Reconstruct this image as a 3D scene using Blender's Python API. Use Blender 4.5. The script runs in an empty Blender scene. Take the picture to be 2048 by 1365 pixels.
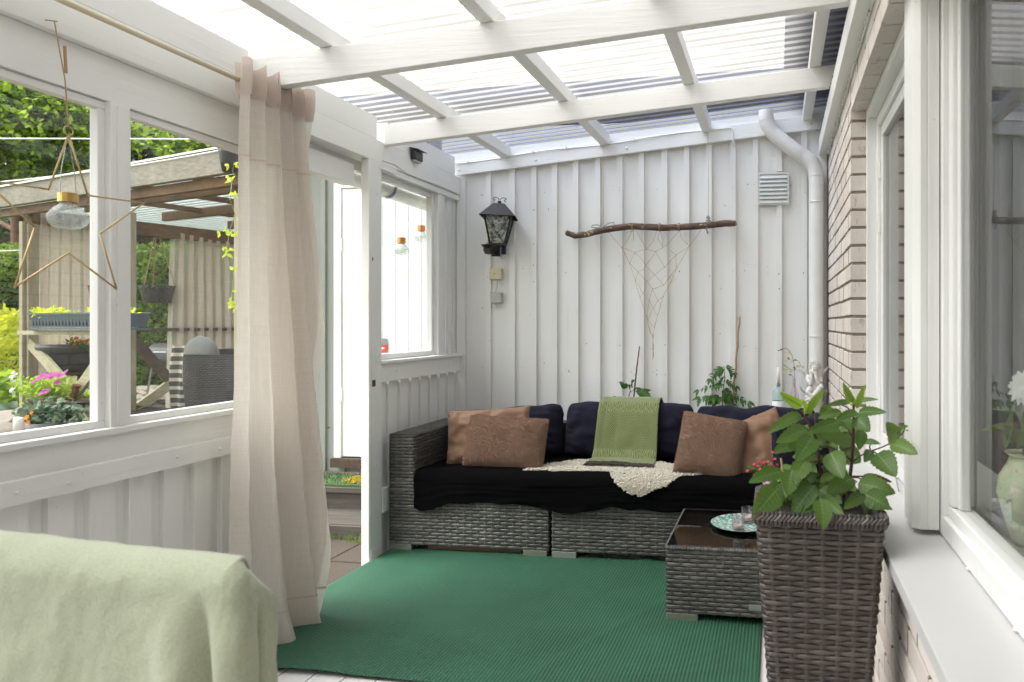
import bpy, bmesh, math, random
import numpy as np
from mathutils import Vector, Matrix, noise
C = bpy.context.scene.collection
R = math.radians
PI = math.pi
# ------------------------------------------------------------------ camera
F0, CU, CV, EYE = 1420.0, 1350.0, 648.0, 1.27      # focal length and principal point in photo pixels, eye height
TH = math.atan(205 / 1420)
cam_d = bpy.data.cameras.new('camera')
cam = bpy.data.objects.new('camera', cam_d)
C.objects.link(cam)
cam.location = (0, 0, EYE)
cam.rotation_euler = (R(90), 0, TH)
cam_d.sensor_width = 36
cam_d.lens = 36 * F0 / 2048
cam_d.shift_x = -(CU - 1024) / 2048
cam_d.shift_y = (CV - 682.5) / 2048
cam_d.clip_start = 0.05
cam_d.clip_end = 500
cam_d.dof.use_dof = True
cam_d.dof.focus_distance = 3.3
cam_d.dof.aperture_fstop = 4.0
bpy.context.scene.camera = cam
# ------------------------------------------------------------------ sky, sun, exposure
w = bpy.data.worlds.new('World')
bpy.context.scene.world = w
w.use_nodes = True
nt = w.node_tree
for n in list(nt.nodes): nt.nodes.remove(n)
sky = nt.nodes.new('ShaderNodeTexSky'); sky.sky_type = 'NISHITA'; sky.sun_disc = False
sky.sun_elevation = R(60); sky.sun_rotation = R(250)
sky.air_density = 1.0; sky.dust_density = 4.0
hs = nt.nodes.new('ShaderNodeHueSaturation'); hs.inputs['Saturation'].default_value = 0.06
bg = nt.nodes.new('ShaderNodeBackground'); bg.inputs[1].default_value = 0.15
wo = nt.nodes.new('ShaderNodeOutputWorld')
nt.links.new(sky.outputs[0], hs.inputs['Color']); nt.links.new(hs.outputs[0], bg.inputs[0]); nt.links.new(bg.outputs[0], wo.inputs[0])
sun_d = bpy.data.lights.new('sun', 'SUN'); sun_d.energy = .6; sun_d.angle = R(40); sun_d.color = (1, .96, .89)
sun = bpy.data.objects.new('sun', sun_d); C.objects.link(sun)
def aim_sun(elev, rot):
    d = Vector((math.sin(rot) * math.cos(elev), math.cos(rot) * math.cos(elev), math.sin(elev)))
    sun.rotation_euler = d.to_track_quat('Z', 'Y').to_euler()
aim_sun(R(60), R(250))
sc = bpy.context.scene
sc.view_settings.view_transform = 'Standard'
sc.view_settings.look = 'None'
sc.view_settings.exposure = 1.88
sc.view_settings.gamma = 1
sc.render.engine = 'CYCLES'
sc.cycles.use_denoising = True
sc.cycles.max_bounces = 10
sc.cycles.diffuse_bounces = 5
sc.cycles.transparent_max_bounces = 24
sc.cycles.transmission_bounces = 8
sc.cycles.caustics_refractive = False
sc.cycles.caustics_reflective = False
sc.cycles.sample_clamp_indirect = 6

# ------------------------------------------------------------------ photo measurements -> real points
def ray(u, v):
    a = (u - CU) / F0
    return Vector((a * math.cos(TH) - math.sin(TH), a * math.sin(TH) + math.cos(TH), (CV - v) / F0))
def at(u, v, f): return ray(u, v) * f + Vector((0, 0, EYE))
def on_x(u, v, x): d = ray(u, v); return d * (x / d.x) + Vector((0, 0, EYE))
def on_y(u, v, y): d = ray(u, v); return d * (y / d.y) + Vector((0, 0, EYE))
def on_z(u, v, z): d = ray(u, v); return d * ((z - EYE) / d.z) + Vector((0, 0, EYE))

# ------------------------------------------------------------------ mesh builder
class MB:
    def __init__(s): s.v = []; s.f = []
    def add(s, vs, fs):
        o = len(s.v); s.v += [tuple(p) for p in vs]; s.f += [tuple(i + o for i in f) for f in fs]; return s
    def box(s, a, b, m=None):
        x0, y0, z0 = [min(p, q) for p, q in zip(a, b)]; x1, y1, z1 = [max(p, q) for p, q in zip(a, b)]
        vs = [(x0, y0, z0), (x1, y0, z0), (x1, y1, z0), (x0, y1, z0), (x0, y0, z1), (x1, y0, z1), (x1, y1, z1), (x0, y1, z1)]
        if m: vs = [m @ Vector(p) for p in vs]
        return s.add(vs, [(0, 3, 2, 1), (4, 5, 6, 7), (0, 1, 5, 4), (1, 2, 6, 5), (2, 3, 7, 6), (3, 0, 4, 7)])
    def bar(s, p, q, w, h, up=(0, 0, 1)):
        p = Vector(p); q = Vector(q); d = (q - p); L = d.length; d.normalize(); up = Vector(up)
        x = d.cross(up).normalized(); z = x.cross(d)
        m = Matrix.Translation(p) @ Matrix((x, d, z)).transposed().to_4x4()
        return s.box((-w / 2, 0, -h / 2), (w / 2, L, h / 2), m)
    def tube(s, pts, r, n=8, cap=True):
        pts = [Vector(p) for p in pts]; rs = r if isinstance(r, (list, tuple)) else [r] * len(pts)
        vs = []; fs = []; ref = None
        for i, p in enumerate(pts):
            d = (pts[min(i + 1, len(pts) - 1)] - pts[max(i - 1, 0)])
            if d.length < 1e-9: d = Vector((0, 0, 1))
            d.normalize()
            if ref is None: ref = Vector((0, 0, 1)) if abs(d.z) < .9 else Vector((1, 0, 0))
            x = d.cross(ref).normalized(); y = d.cross(x).normalized(); ref = -y if False else x.cross(d)
            for k in range(n):
                t = 2 * PI * k / n
                vs.append(p + (x * math.cos(t) + y * math.sin(t)) * rs[i])
        for i in range(len(pts) - 1):
            for k in range(n):
                a = i * n + k; b = i * n + (k + 1) % n
                fs.append((a, b, b + n, a + n))
        if cap:
            fs.append(tuple(range(n))[::-1]); fs.append(tuple((len(pts) - 1) * n + k for k in range(n)))
        return s.add(vs, fs)
    def lathe(s, prof, c=(0, 0, 0), n=24, sx=1, sy=1, m=None):
        vs = []; fs = []
        for r, z in prof:
            for k in range(n):
                t = 2 * PI * k / n
                p = Vector((r * math.cos(t) * sx, r * math.sin(t) * sy, z))
                if m: p = m @ p
                vs.append(p + Vector(c))
        for i in range(len(prof) - 1):
            for k in range(n):
                a = i * n + k; b = i * n + (k + 1) % n
                fs.append((a, b, b + n, a + n))
        return s.add(vs, fs)
    def ball(s, c, r, n=8, m=6, rot=None):
        r = r if isinstance(r, (tuple, list)) else (r, r, r)
        vs = []; fs = []; c = Vector(c)
        for i in range(m + 1):
            ph = PI * i / m
            for k in range(n):
                t = 2 * PI * k / n
                p = Vector((r[0] * math.sin(ph) * math.cos(t), r[1] * math.sin(ph) * math.sin(t), r[2] * math.cos(ph)))
                if rot: p = rot @ p
                vs.append(p + c)
        for i in range(m):
            for k in range(n):
                a = i * n + k; b = i * n + (k + 1) % n
                fs.append((a, a + n, b + n, b))
        return s.add(vs, fs)
    def grid(s, P, nu, nv):
        vs = [P(i / nu, j / nv) for j in range(nv + 1) for i in range(nu + 1)]
        fs = [(j * (nu + 1) + i, j * (nu + 1) + i + 1, (j + 1) * (nu + 1) + i + 1, (j + 1) * (nu + 1) + i) for j in range(nv) for i in range(nu)]
        return s.add(vs, fs)
    def prism(s, poly, d):
        # poly: 3D points of a flat outline, d: extrusion vector
        n = len(poly); d = Vector(d)
        vs = [Vector(p) for p in poly] + [Vector(p) + d for p in poly]
        fs = [tuple(range(n)), tuple(range(2 * n - 1, n - 1, -1))] + [(i + n, (i + 1) % n + n, (i + 1) % n, i) for i in range(n)]
        return s.add(vs, fs)
    def build(s, name, mat, parent=None, smooth=False, bevel=0, weld=False, loc=None):
        me = bpy.data.meshes.new(name); me.from_pydata(s.v, [], s.f); me.validate()
        bm = bmesh.new(); bm.from_mesh(me)
        if weld: bmesh.ops.remove_doubles(bm, verts=bm.verts, dist=1e-5)
        bmesh.ops.recalc_face_normals(bm, faces=bm.faces) if weld or len(bm.faces) < 4000 else None
        bm.to_mesh(me); bm.free()
        o = bpy.data.objects.new(name, me); C.objects.link(o)
        if mat: me.materials.append(mat)
        if smooth: me.polygons.foreach_set('use_smooth', [True] * len(me.polygons))
        if bevel:
            b = o.modifiers.new('bevel', 'BEVEL'); b.width = bevel; b.segments = 2; b.limit_method = 'ANGLE'; b.angle_limit = R(40)
        if parent is not None:
            o.parent = parent
            o.matrix_parent_inverse = Matrix.Translation(-Vector(parent.location)) if parent.type == 'EMPTY' else Matrix()
        if loc: o.location = loc
        return o
def tag(o, label=None, cat=None, group=None, kind=None):
    if label: o['label'] = label
    if cat: o['category'] = cat
    if group: o['group'] = group
    if kind: o['kind'] = kind
    return o
def thing(name, label, cat, loc=(0, 0, 0), group=None):
    o = bpy.data.objects.new(name, None); C.objects.link(o); o.location = loc; o.empty_display_size = .1
    return tag(o, label, cat, group)
def copy_tree(o, parent=None):
    c = o.copy(); C.objects.link(c)
    if parent is not None: c.parent = parent
    for ch in [k for k in bpy.data.objects if k.parent == o]: copy_tree(ch, c)
    return c
def nz(x, y, z=0.0): return noise.noise(Vector((x, y, z)))

# ------------------------------------------------------------------ materials
class G:
    """small node graph helper"""
    def __init__(s, name):
        s.m = bpy.data.materials.new(name); s.m.use_nodes = True; s.t = s.m.node_tree
        for n in list(s.t.nodes): s.t.nodes.remove(n)
        s.out = s.n('ShaderNodeOutputMaterial')
    def n(s, typ, **kw):
        n = s.t.nodes.new(typ)
        for k, v in kw.items(): setattr(n, k, v)
        return n
    def set(s, node, **kw):
        for k, v in kw.items():
            k = k.replace('_', ' ')
            if hasattr(v, 'links') or isinstance(v, bpy.types.NodeSocket): s.t.links.new(v, node.inputs[k])
            else: node.inputs[k].default_value = v
        return node
    def link(s, a, b): s.t.links.new(a, b)
    def coord(s, scale=(1, 1, 1), rot=(0, 0, 0), kind='Object'):
        tc = s.n('ShaderNodeTexCoord'); mp = s.n('ShaderNodeMapping'); mp.inputs['Scale'].default_value = scale; mp.inputs['Rotation'].default_value = rot
        s.link(tc.outputs[kind], mp.inputs[0]); return mp.outputs[0]
    def noise(s, vec, scale=5, detail=4, rough=.55, dist=0):
        n = s.n('ShaderNodeTexNoise'); s.link(vec, n.inputs['Vector'])
        n.inputs['Scale'].default_value = scale; n.inputs['Detail'].default_value = detail; n.inputs['Roughness'].default_value = rough; n.inputs['Distortion'].default_value = dist
        return n.outputs['Fac']
    def ramp(s, fac, stops, interp='LINEAR'):
        r = s.n('ShaderNodeValToRGB'); r.color_ramp.interpolation = interp
        el = r.color_ramp.elements
        while len(el) < len(stops): el.new(.5)
        for e, (p, c) in zip(el, stops):
            e.position = p; e.color = (c, c, c, 1) if isinstance(c, (int, float)) else (*c[:3], 1)
        s.link(fac, r.inputs[0]); return r.outputs[0]
    def mix(s, fac, a, b, blend='MIX'):
        m = s.n('ShaderNodeMix', data_type='RGBA', blend_type=blend)
        for sock, v in ((m.inputs[0], fac), (m.inputs[6], a), (m.inputs[7], b)):
            if isinstance(v, bpy.types.NodeSocket): s.link(v, sock)
            elif isinstance(v, (int, float)): sock.default_value = v if sock.type == 'VALUE' else (v, v, v, 1)
            else: sock.default_value = (*v[:3], 1)
        return m.outputs[2]
    def math(s, op, a, b=0.0, c=None):
        m = s.n('ShaderNodeMath', operation=op)
        for sock, v in zip(m.inputs, (a, b, c)):
            if v is None: continue
            if isinstance(v, bpy.types.NodeSocket): s.link(v, sock)
            else: sock.default_value = v
        return m.outputs[0]
    def bump(s, h, strength=.3, dist=.01, normal=None):
        b = s.n('ShaderNodeBump'); b.inputs['Strength'].default_value = strength; b.inputs['Distance'].default_value = dist
        s.link(h, b.inputs['Height'])
        if normal: s.link(normal, b.inputs['Normal'])
        return b.outputs[0]
    def pr(s, col, rough=.5, normal=None, **kw):
        p = s.n('ShaderNodeBsdfPrincipled')
        if isinstance(col, bpy.types.NodeSocket): s.link(col, p.inputs['Base Color'])
        else: p.inputs['Base Color'].default_value = (*col[:3], 1)
        if isinstance(rough, bpy.types.NodeSocket): s.link(rough, p.inputs['Roughness'])
        else: p.inputs['Roughness'].default_value = rough
        if normal: s.link(normal, p.inputs['Normal'])
        for k, v in kw.items():
            k = k.replace('_', ' ')
            if isinstance(v, bpy.types.NodeSocket): s.link(v, p.inputs[k])
            else: p.inputs[k].default_value = v
        return p.outputs[0]
    def mixs(s, fac, a, b):
        m = s.n('ShaderNodeMixShader')
        if isinstance(fac, bpy.types.NodeSocket): s.link(fac, m.inputs[0])
        else: m.inputs[0].default_value = fac
        s.link(a, m.inputs[1]); s.link(b, m.inputs[2]); return m.outputs[0]
    def done(s, sh): s.link(sh, s.out.inputs[0]); return s.m
    def island(s):
        return s.n('ShaderNodeNewGeometry').outputs['Random Per Island']

def painted(name, col, axis='z', rough=.42, dirt=.6, wear=.22, dirtcol=(.30, .27, .20)):
    g = G(name)
    sc_ = {'z': (22, 22, 1.2), 'y': (22, 1.2, 22), 'x': (1.2, 22, 22)}[axis]
    v = g.coord(sc_); v1 = g.coord()
    grain = g.noise(v, 3.0, 5, .6)
    big = g.noise(v1, 1.3, 3, .5)
    c = g.mix(g.ramp(big, [(.35, 0), (.7, 1)]), tuple(x * .93 for x in col), tuple(min(.86, x * 1.03) for x in col))
    # faint grime streaks and specks with a shape of their own
    st = g.ramp(g.noise(v, 1.1, 6, .7, .4), [(.58, 0), (.78, 1)])
    c = g.mix(g.math('MULTIPLY', st, dirt * .28), c, dirtcol)
    sp = g.ramp(g.noise(v1, 42, 2, .5), [(.745, 0), (.775, 1)])
    c = g.mix(g.math('MULTIPLY', sp, wear), c, (.20, .16, .11))
    return g.done(g.pr(c, g.ramp(grain, [(.3, rough - .08), (.7, rough + .12)]), g.bump(grain, .35, .004)))
M = {}
def simple_white():
    g = G('smooth_white_ledge'); n = g.noise(g.coord(), 5, 4, .6)
    return g.done(g.pr(g.mix(n, (.50, .50, .495), (.56, .56, .555)), .38, g.bump(n, .08, .004)))
WHITE = (.81, .81, .785)
M['white'] = painted('white_paint_upright', WHITE, 'z')
M['white_x'] = painted('white_paint_across', WHITE, 'x')
M['white_y'] = painted('white_paint_along', WHITE, 'y')
M['white_clean'] = simple_white()
M['white_window'] = painted('white_window_paint', (.79, .79, .775), 'z', .35, .35, .25)
M['deck'] = painted('pale_deck_paint', (.72, .70, .69), 'y', .5, .6, .5)
M['grey_green'] = painted('grey_green_paint', (.25, .27, .24), 'z', .5, .8, .5, (.12, .12, .09))
M['door_white'] = painted('door_paint', (.82, .83, .82), 'z', .3, .25, .3)

def simple(name, col, rough=.5, metal=0, var=.12, scale=30, bump=.15, bdist=.002, **kw):
    g = G(name); v = g.coord(); n = g.noise(v, scale, 4, .6)
    c = g.mix(n, tuple(x * (1 - var) for x in col), tuple(min(1, x * (1 + var)) for x in col))
    return g.done(g.pr(c, rough, g.bump(n, bump, bdist) if bump else None, Metallic=metal, **kw))
M['metal_white'] = simple('white_enamel', (.74, .74, .71), .28, 0, .05, 6, .05)
M['vent'] = simple('vent_enamel', (.66, .68, .66), .4, 0, .08, 12, .05)
M['iron'] = simple('black_iron', (.022, .019, .017), .5, .3, .5, 60, .4)
M['steel'] = simple('galvanised_steel', (.35, .36, .37), .35, .8, .2, 40, .1)
M['cream_plastic'] = simple('cream_plastic', (.62, .55, .36), .45, 0, .06, 8, 0)
M['grey_plastic'] = simple('grey_plastic', (.42, .43, .40), .45, 0, .08, 8, 0)
M['black_plastic'] = simple('black_plastic', (.022, .022, .025), .4, 0, .2, 20, .05)
M['dark_grey_plastic'] = simple('dark_grey_plastic', (.06, .063, .068), .42, 0, .2, 20, .1)
M['blue_grey_plastic'] = simple('blue_grey_plastic', (.065, .09, .12), .4, 0, .12, 10, .05)
M['navy_paint'] = simple('navy_paint', (.02, .03, .10), .6, 0, .5, 60, .1)
M['brass'] = simple('brushed_brass', (.62, .42, .14), .32, .9, .1, 60, .05)
M['copper'] = simple('copper', (.72, .27, .08), .28, .85, .12, 20, .05)
M['gold_wire'] = simple('gold_wire', (.50, .36, .17), .4, .55, .1, 40, .05)
M['cream_rod'] = simple('cream_rod', (.62, .54, .38), .35, 0, .06, 10, .05)
M['jute'] = simple('jute_twine', (.40, .26, .13), .9, 0, .25, 300, .5)
M['twine_pale'] = simple('pale_twine', (.50, .38, .22), .9, 0, .2, 300, .5)
M['ribbon'] = simple('grey_ribbon', (.22, .21, .20), .5, 0, .15, 60, .1)
M['candle'] = simple('candle_wax', (.80, .76, .68), .45, 0, .04, 10, 0)
M['marble'] = simple('cast_stone_white', (.66, .65, .60), .6, 0, .14, 40, .3)
M['stone_shadow'] = simple('cast_stone_shaded', (.36, .36, .33), .7, 0, .3, 60, .3)  # darker copy of the white stone, shade put into its colour
M['soil'] = simple('potting_soil', (.03, .022, .016), .95, 0, .6, 80, 1, .01)
M['terracotta'] = simple('brown_pot', (.16, .09, .05), .7, 0, .2, 30, .1)
M['stem_red'] = simple('dark_red_stem', (.055, .018, .016), .5, 0, .3, 40, .2)
M['stem_green'] = simple('green_stem', (.12, .22, .05), .5, 0, .2, 40, .2)
M['bamboo'] = simple('bamboo_cane', (.36, .23, .11), .5, 0, .2, 50, .3)
M['cane_dark'] = simple('dark_cane', (.11, .045, .025), .6, 0, .3, 50, .3)
M['label_red'] = simple('red_sticker', (.55, .04, .03), .4, 0, .05, 5, 0)
M['label_white'] = simple('white_print', (.75, .75, .73), .4, 0, .03, 5, 0)
M['label_grey'] = simple('grey_print', (.22, .23, .24), .4, 0, .05, 5, 0)
M['rust'] = simple('rusty_iron', (.14, .06, .03), .8, .2, .4, 90, .4)
M['dark_eave'] = simple('dark_roof_underside', (.06, .10, .26), .7, 0, .4, 3, .1)
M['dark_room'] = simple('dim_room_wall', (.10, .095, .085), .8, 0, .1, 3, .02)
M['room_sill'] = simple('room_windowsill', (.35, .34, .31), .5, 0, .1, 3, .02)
M['gold_fleck'] = simple('nail_head', (.45, .42, .38), .4, .5, .2, 30, 0)

def wood(name, c1, c2, axis='y', rough=.75, knots=.0, green=None):
    g = G(name); sc_ = {'z': (30, 30, 1.6), 'y': (30, 1.6, 30), 'x': (1.6, 30, 30)}[axis]
    v = g.coord(sc_); n = g.noise(v, 1.6, 6, .65, .5); n2 = g.noise(g.coord(), 2.5, 3)
    c = g.mix(g.ramp(n, [(.3, 0), (.72, 1)]), c1, c2)
    c = g.mix(g.ramp(n2, [(.3, 0), (.75, .5)]), c, tuple(x * .7 for x in c1))
    if green: c = g.mix(g.ramp(g.noise(g.coord(), 6, 5), [(.5, 0), (.7, .45)]), c, green)
    return g.done(g.pr(c, rough, g.bump(n, .6, .004)))
M['old_wood'] = wood('weathered_grey_wood', (.17, .15, .12), (.36, .32, .27), 'x', green=(.13, .14, .07))
M['step_wood'] = wood('weathered_step_wood', (.042, .036, .028), (.13, .115, .094), 'x')
M['pale_wood'] = wood('pale_treated_wood', (.30, .26, .16), (.52, .47, .34), 'y', green=(.22, .24, .12))
M['pale_wood_z'] = wood('pale_post_wood', (.24, .205, .14), (.46, .40, .29), 'z', green=(.20, .20, .11))
M['brown_wood'] = wood('brown_rafter_wood', (.085, .042, .018), (.23, .125, .06), 'y')
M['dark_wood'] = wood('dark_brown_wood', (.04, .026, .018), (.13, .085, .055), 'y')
M['bark'] = wood('pine_bark', (.10, .05, .035), (.30, .16, .11), 'z', .95)
M['pallet'] = wood('pallet_wood', (.22, .14, .08), (.38, .26, .15), 'x')
M['foot_wood'] = simple('greenish_foot_block', (.17, .19, .145), .5, 0, .25, 18, .2)

def stick_mat():
    g = G('driftwood_bark'); v = g.coord((6, 40, 40)); n = g.noise(v, 1.5, 6, .7, .6)
    c = g.mix(g.ramp(n, [(.3, 0), (.7, 1)]), (.035, .022, .016), (.20, .13, .095))
    sp = g.ramp(g.noise(g.coord((10, 25, 25)), 1.6, 2), [(.62, 0), (.68, 1)])
    c = g.mix(sp, c, (.50, .40, .28))
    return g.done(g.pr(c, .85, g.bump(n, .9, .006)))
M['stick'] = stick_mat()
M['raw_end'] = simple('raw_wood_end', (.55, .38, .20), .8, 0, .2, 90, .5)

def brick_mat():
    g = G('pale_brick'); isl = g.island(); v = g.coord(); n = g.noise(v, 28, 5, .7)
    c = g.ramp(isl, [(0, (.56, .50, .455)), (.3, (.68, .63, .585)), (.6, (.61, .54, .49)), (1, (.70, .655, .61))])
    c = g.mix(g.ramp(n, [(.3, .0), (.75, .35)]), c, (.74, .67, .60))
    cr = g.ramp(g.noise(g.coord((9, 9, 3)), 4, 6, .75), [(.58, 0), (.63, 1)])
    c = g.mix(g.math('MULTIPLY', cr, .5), c, (.30, .23, .18))
    return g.done(g.pr(c, .8, g.bump(n, .5, .006)))
M['brick'] = brick_mat()
M['mortar'] = simple('brown_mortar', (.24, .20, .165), .95, 0, .25, 90, .8, .004)

def wicker(name, cols, rough=.42):
    g = G(name); isl = g.island(); v = g.coord((1, 1, 1)); n = g.noise(v, 9, 3, .6); n2 = g.noise(v, 160, 2, .5)
    c = g.ramp(isl, [(i / (len(cols) - 1), c) for i, c in enumerate(cols)])
    c = g.mix(g.ramp(n, [(.35, 0), (.7, .6)]), c, tuple(x * .62 for x in cols[0]))
    return g.done(g.pr(c, rough, g.bump(n2, .35, .002)))
M['wicker_grey'] = wicker('grey_rattan', [(.058, .057, .050), (.105, .103, .090), (.070, .068, .060), (.150, .146, .128), (.085, .080, .070)])
M['wicker_grey_back'] = simple('grey_rattan_backing', (.030, .028, .025), .7, 0, .2, 90, .1)
M['wicker_brown'] = wicker('brown_rattan', [(.052, .041, .035), (.082, .066, .057), (.043, .033, .029), (.110, .090, .078)])
M['wicker_brown_back'] = simple('brown_rattan_backing', (.022, .015, .012), .7, 0, .2, 90, .1)
M['wicker_black'] = wicker('black_rattan', [(.03, .03, .032), (.05, .05, .052), (.038, .038, .04)])

def cloth(name, c1, c2, scale=700, rough=.9, bump=.3, sheen=.3, big=.12, spec=.25):
    g = G(name); v = g.coord(); n = g.noise(v, scale, 2, .5); b = g.noise(v, 5, 3)
    c = g.mix(n, c1, c2); c = g.mix(g.ramp(b, [(.3, 0), (.75, big * 2)]), c, tuple(x * .75 for x in c1))
    return g.done(g.pr(c, rough, g.bump(n, bump, .0015), Sheen_Weight=sheen, Sheen_Roughness=.5, Specular_IOR_Level=spec))
M['navy'] = cloth('navy_canvas', (.011, .011, .022), (.019, .018, .033), 900, .9, .2, .04, .12, .12)
M['black_fleece'] = cloth('black_fleece', (.0018, .0018, .002), (.005, .005, .0055), 200, 1.0, .8, .0, .12, .05)
M['teddy'] = cloth('brown_teddy', (.30, .185, .125), (.42, .275, .195), 260, .95, .6, .3)
M['satin'] = cloth('rust_brown_cotton', (.20, .112, .066), (.25, .142, .086), 1200, .55, .1, .15)
M['sheep'] = cloth('cream_sheepskin', (.60, .56, .46), (.74, .70, .60), 220, .95, .5, .3)
M['throw_pale'] = cloth('pale_green_wool', (.31, .345, .235), (.46, .49, .365), 240, .95, 1.0, .3, .05)
M['grey_fabric'] = cloth('grey_fabric', (.16, .165, .16), (.24, .245, .24), 60, .9, .4, .3)
M['mat_green'] = cloth('green_doormat', (.03, .075, .02), (.09, .16, .05), 160, .95, 1, .1)
M['mat_yellow'] = cloth('yellow_pile', (.42, .32, .03), (.60, .46, .06), 160, .95, 1, .1)
M['fringe'] = cloth('dark_fringe', (.05, .045, .032), (.09, .08, .058), 300, .95, .5, .1)

def herring():
    g = G('green_herringbone'); tc = g.n('ShaderNodeTexCoord'); sx = g.n('ShaderNodeSeparateXYZ'); g.link(tc.outputs['Object'], sx.inputs[0])
    x = sx.outputs[0]; z = sx.outputs[2]; y = sx.outputs[1]
    zz = g.math('SUBTRACT', z, y)
    zig = g.math('MULTIPLY', g.math('PINGPONG', x, .019), 1.0)
    ph = g.math('SINE', g.math('MULTIPLY', g.math('ADD', zz, zig), 2 * PI / .0085))
    m = g.ramp(ph, [(.35, 0), (.65, 1)])
    n = g.noise(tc.outputs['Object'], 500, 2)
    c = g.mix(m, (.085, .11, .032), (.32, .345, .16)); c = g.mix(g.math('MULTIPLY', n, .4), c, (.12, .17, .05))
    return g.done(g.pr(c, .9, g.bump(g.math('ADD', m, n), .4, .002), Sheen_Weight=.3))
M['herring'] = herring()

def sheer(name, c1, c2, trans, open_):
    g = G(name); v = g.coord(); vz = g.coord((6, 6, 620)); vy = g.coord((640, 640, 5))
    n = g.noise(vz, 1, 4, .6); n2 = g.noise(vy, 1, 3, .6)
    s = g.math('MULTIPLY', g.math('ADD', n, n2), .5)
    c = g.mix(g.ramp(s, [(.25, 0), (.75, 1)]), c1, c2)
    d = g.n('ShaderNodeBsdfDiffuse'); g.link(c, d.inputs[0]); g.link(g.bump(s, .4, .001), d.inputs['Normal'])
    t = g.n('ShaderNodeBsdfTranslucent'); g.link(c, t.inputs[0])
    tr = g.n('ShaderNodeBsdfTransparent')
    a = g.mixs(trans, d.outputs[0], t.outputs[0])
    o = g.ramp(s, [(.3, min(1, open_ * 1.5)), (.7, open_ * .6)])
    return g.done(g.mixs(o, a, tr.outputs[0]))
M['linen'] = sheer('beige_linen', (.74, .685, .63), (.83, .785, .73), .45, .14)
M['linen_band'] = sheer('beige_linen_doubled', (.58, .49, .43), (.70, .61, .54), .32, .03)
M['linen_out'] = sheer('garden_linen', (.76, .67, .61), (.86, .79, .74), .60, .40)

def roofmat(name, mt, mo, tint, gl=.08):
    g = G(name); v = g.coord((1.2, 14, 1)); n = g.noise(v, 2, 5, .7); sp = g.noise(g.coord(), 26, 3, .6)
    c = g.mix(g.ramp(n, [(.5, 0), (.8, .16)]), tint, (.62, .54, .42))
    c = g.mix(g.ramp(sp, [(.74, 0), (.78, .8)]), c, (.10, .08, .06))
    sy = g.n('ShaderNodeSeparateXYZ'); g.link(g.n('ShaderNodeTexCoord').outputs['Object'], sy.inputs[0])
    gr = g.ramp(g.math('SINE', g.math('MULTIPLY', sy.outputs[1], 2 * PI / .076)), [(.84, 0), (.97, 1)])   # dirt settled in the grooves
    c = g.mix(g.math('MULTIPLY', gr, g.ramp(n, [(.3, .6), (.6, 1)])), c, (.40, .375, .335))
    t = g.n('ShaderNodeBsdfTranslucent'); g.link(c, t.inputs[0])
    tr = g.n('ShaderNodeBsdfTransparent'); g.link(c, tr.inputs[0])
    gs = g.n('ShaderNodeBsdfGlossy'); gs.inputs['Roughness'].default_value = .25; gs.inputs[0].default_value = (.9, .93, 1, 1)
    a = g.mixs(mt, t.outputs[0], tr.outputs[0])
    return g.done(g.mixs(gl, a, gs.outputs[0]))
M['roof'] = roofmat('milky_corrugated_plastic', .72, 0, (.70, .70, .695))
M['roof_blue'] = roofmat('clear_corrugated_plastic', .93, 0, (.52, .57, .68), .05)
M['roof_far'] = roofmat('garden_corrugated_plastic', .5, 0, (.62, .68, .66), .08)

def schlick(g, f0, gain=1.0):
    lw = g.n('ShaderNodeLayerWeight'); lw.inputs[0].default_value = .5
    p = g.math('POWER', lw.outputs['Facing'], 5.0)
    return g.math('MINIMUM', g.math('MULTIPLY', g.math('ADD', g.math('MULTIPLY', p, 1 - f0), f0), gain), 1.0)
def glass(name, tint=(.97, .985, .975), ior=1.5, rough=0.0):
    g = G(name); fr = schlick(g, ((ior - 1) / (ior + 1)) ** 2)
    tr = g.n('ShaderNodeBsdfTransparent'); tr.inputs[0].default_value = (*tint, 1)
    gl = g.n('ShaderNodeBsdfGlossy'); gl.inputs['Roughness'].default_value = rough
    return g.done(g.mixs(fr, tr.outputs[0], gl.outputs[0]))
M['glass'] = glass('window_glass')
M['glass_strong'] = glass('double_window_glass', (.93, .95, .94), 1.62)
M['tumbler'] = glass('tumbler_glass', (.90, .86, .88), 1.45)
M['bottle'] = glass('aqua_glass', (.84, .94, .93), 1.5)
M['pink_glass'] = glass('pink_glass', (.93, .86, .88), 1.5)
def crackle():
    g = G('frosted_crackle_glass'); v = g.coord(); n = g.noise(v, 60, 3, .6)
    p = g.pr(g.mix(g.ramp(n, [(.4, 0), (.6, 1)]), (.60, .65, .64), (.82, .85, .84)), .15, g.bump(n, .8, .004))
    tr = g.n('ShaderNodeBsdfTransparent'); tr.inputs[0].default_value = (.92, .95, .94, 1)
    return g.done(g.mixs(.68, p, tr.outputs[0]))
M['crackle'] = crackle()
def lantern_glass():
    g = G('rippled_lantern_glass'); v = g.coord(); n = g.noise(v, 38, 3, .6, 1)
    p = g.pr(g.ramp(n, [(.42, (.12, .13, .12)), (.52, (.5, .53, .5)), (.62, (.65, .68, .66))]), .12, g.bump(n, .9, .006))
    tr = g.n('ShaderNodeBsdfTransparent'); tr.inputs[0].default_value = (.85, .9, .87, 1)
    return g.done(g.mixs(.45, p, tr.outputs[0]))
M['lantern_glass'] = lantern_glass()
def table_glass():
    g = G('smoked_table_glass'); fr = schlick(g, .05, 1.5)
    tr = g.n('ShaderNodeBsdfTransparent'); tr.inputs[0].default_value = (.62, .60, .57, 1)
    gl = g.n('ShaderNodeBsdfGlossy'); gl.inputs['Roughness'].default_value = .03
    return g.done(g.mixs(fr, tr.outputs[0], gl.outputs[0]))
M['table_glass'] = table_glass()

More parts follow.
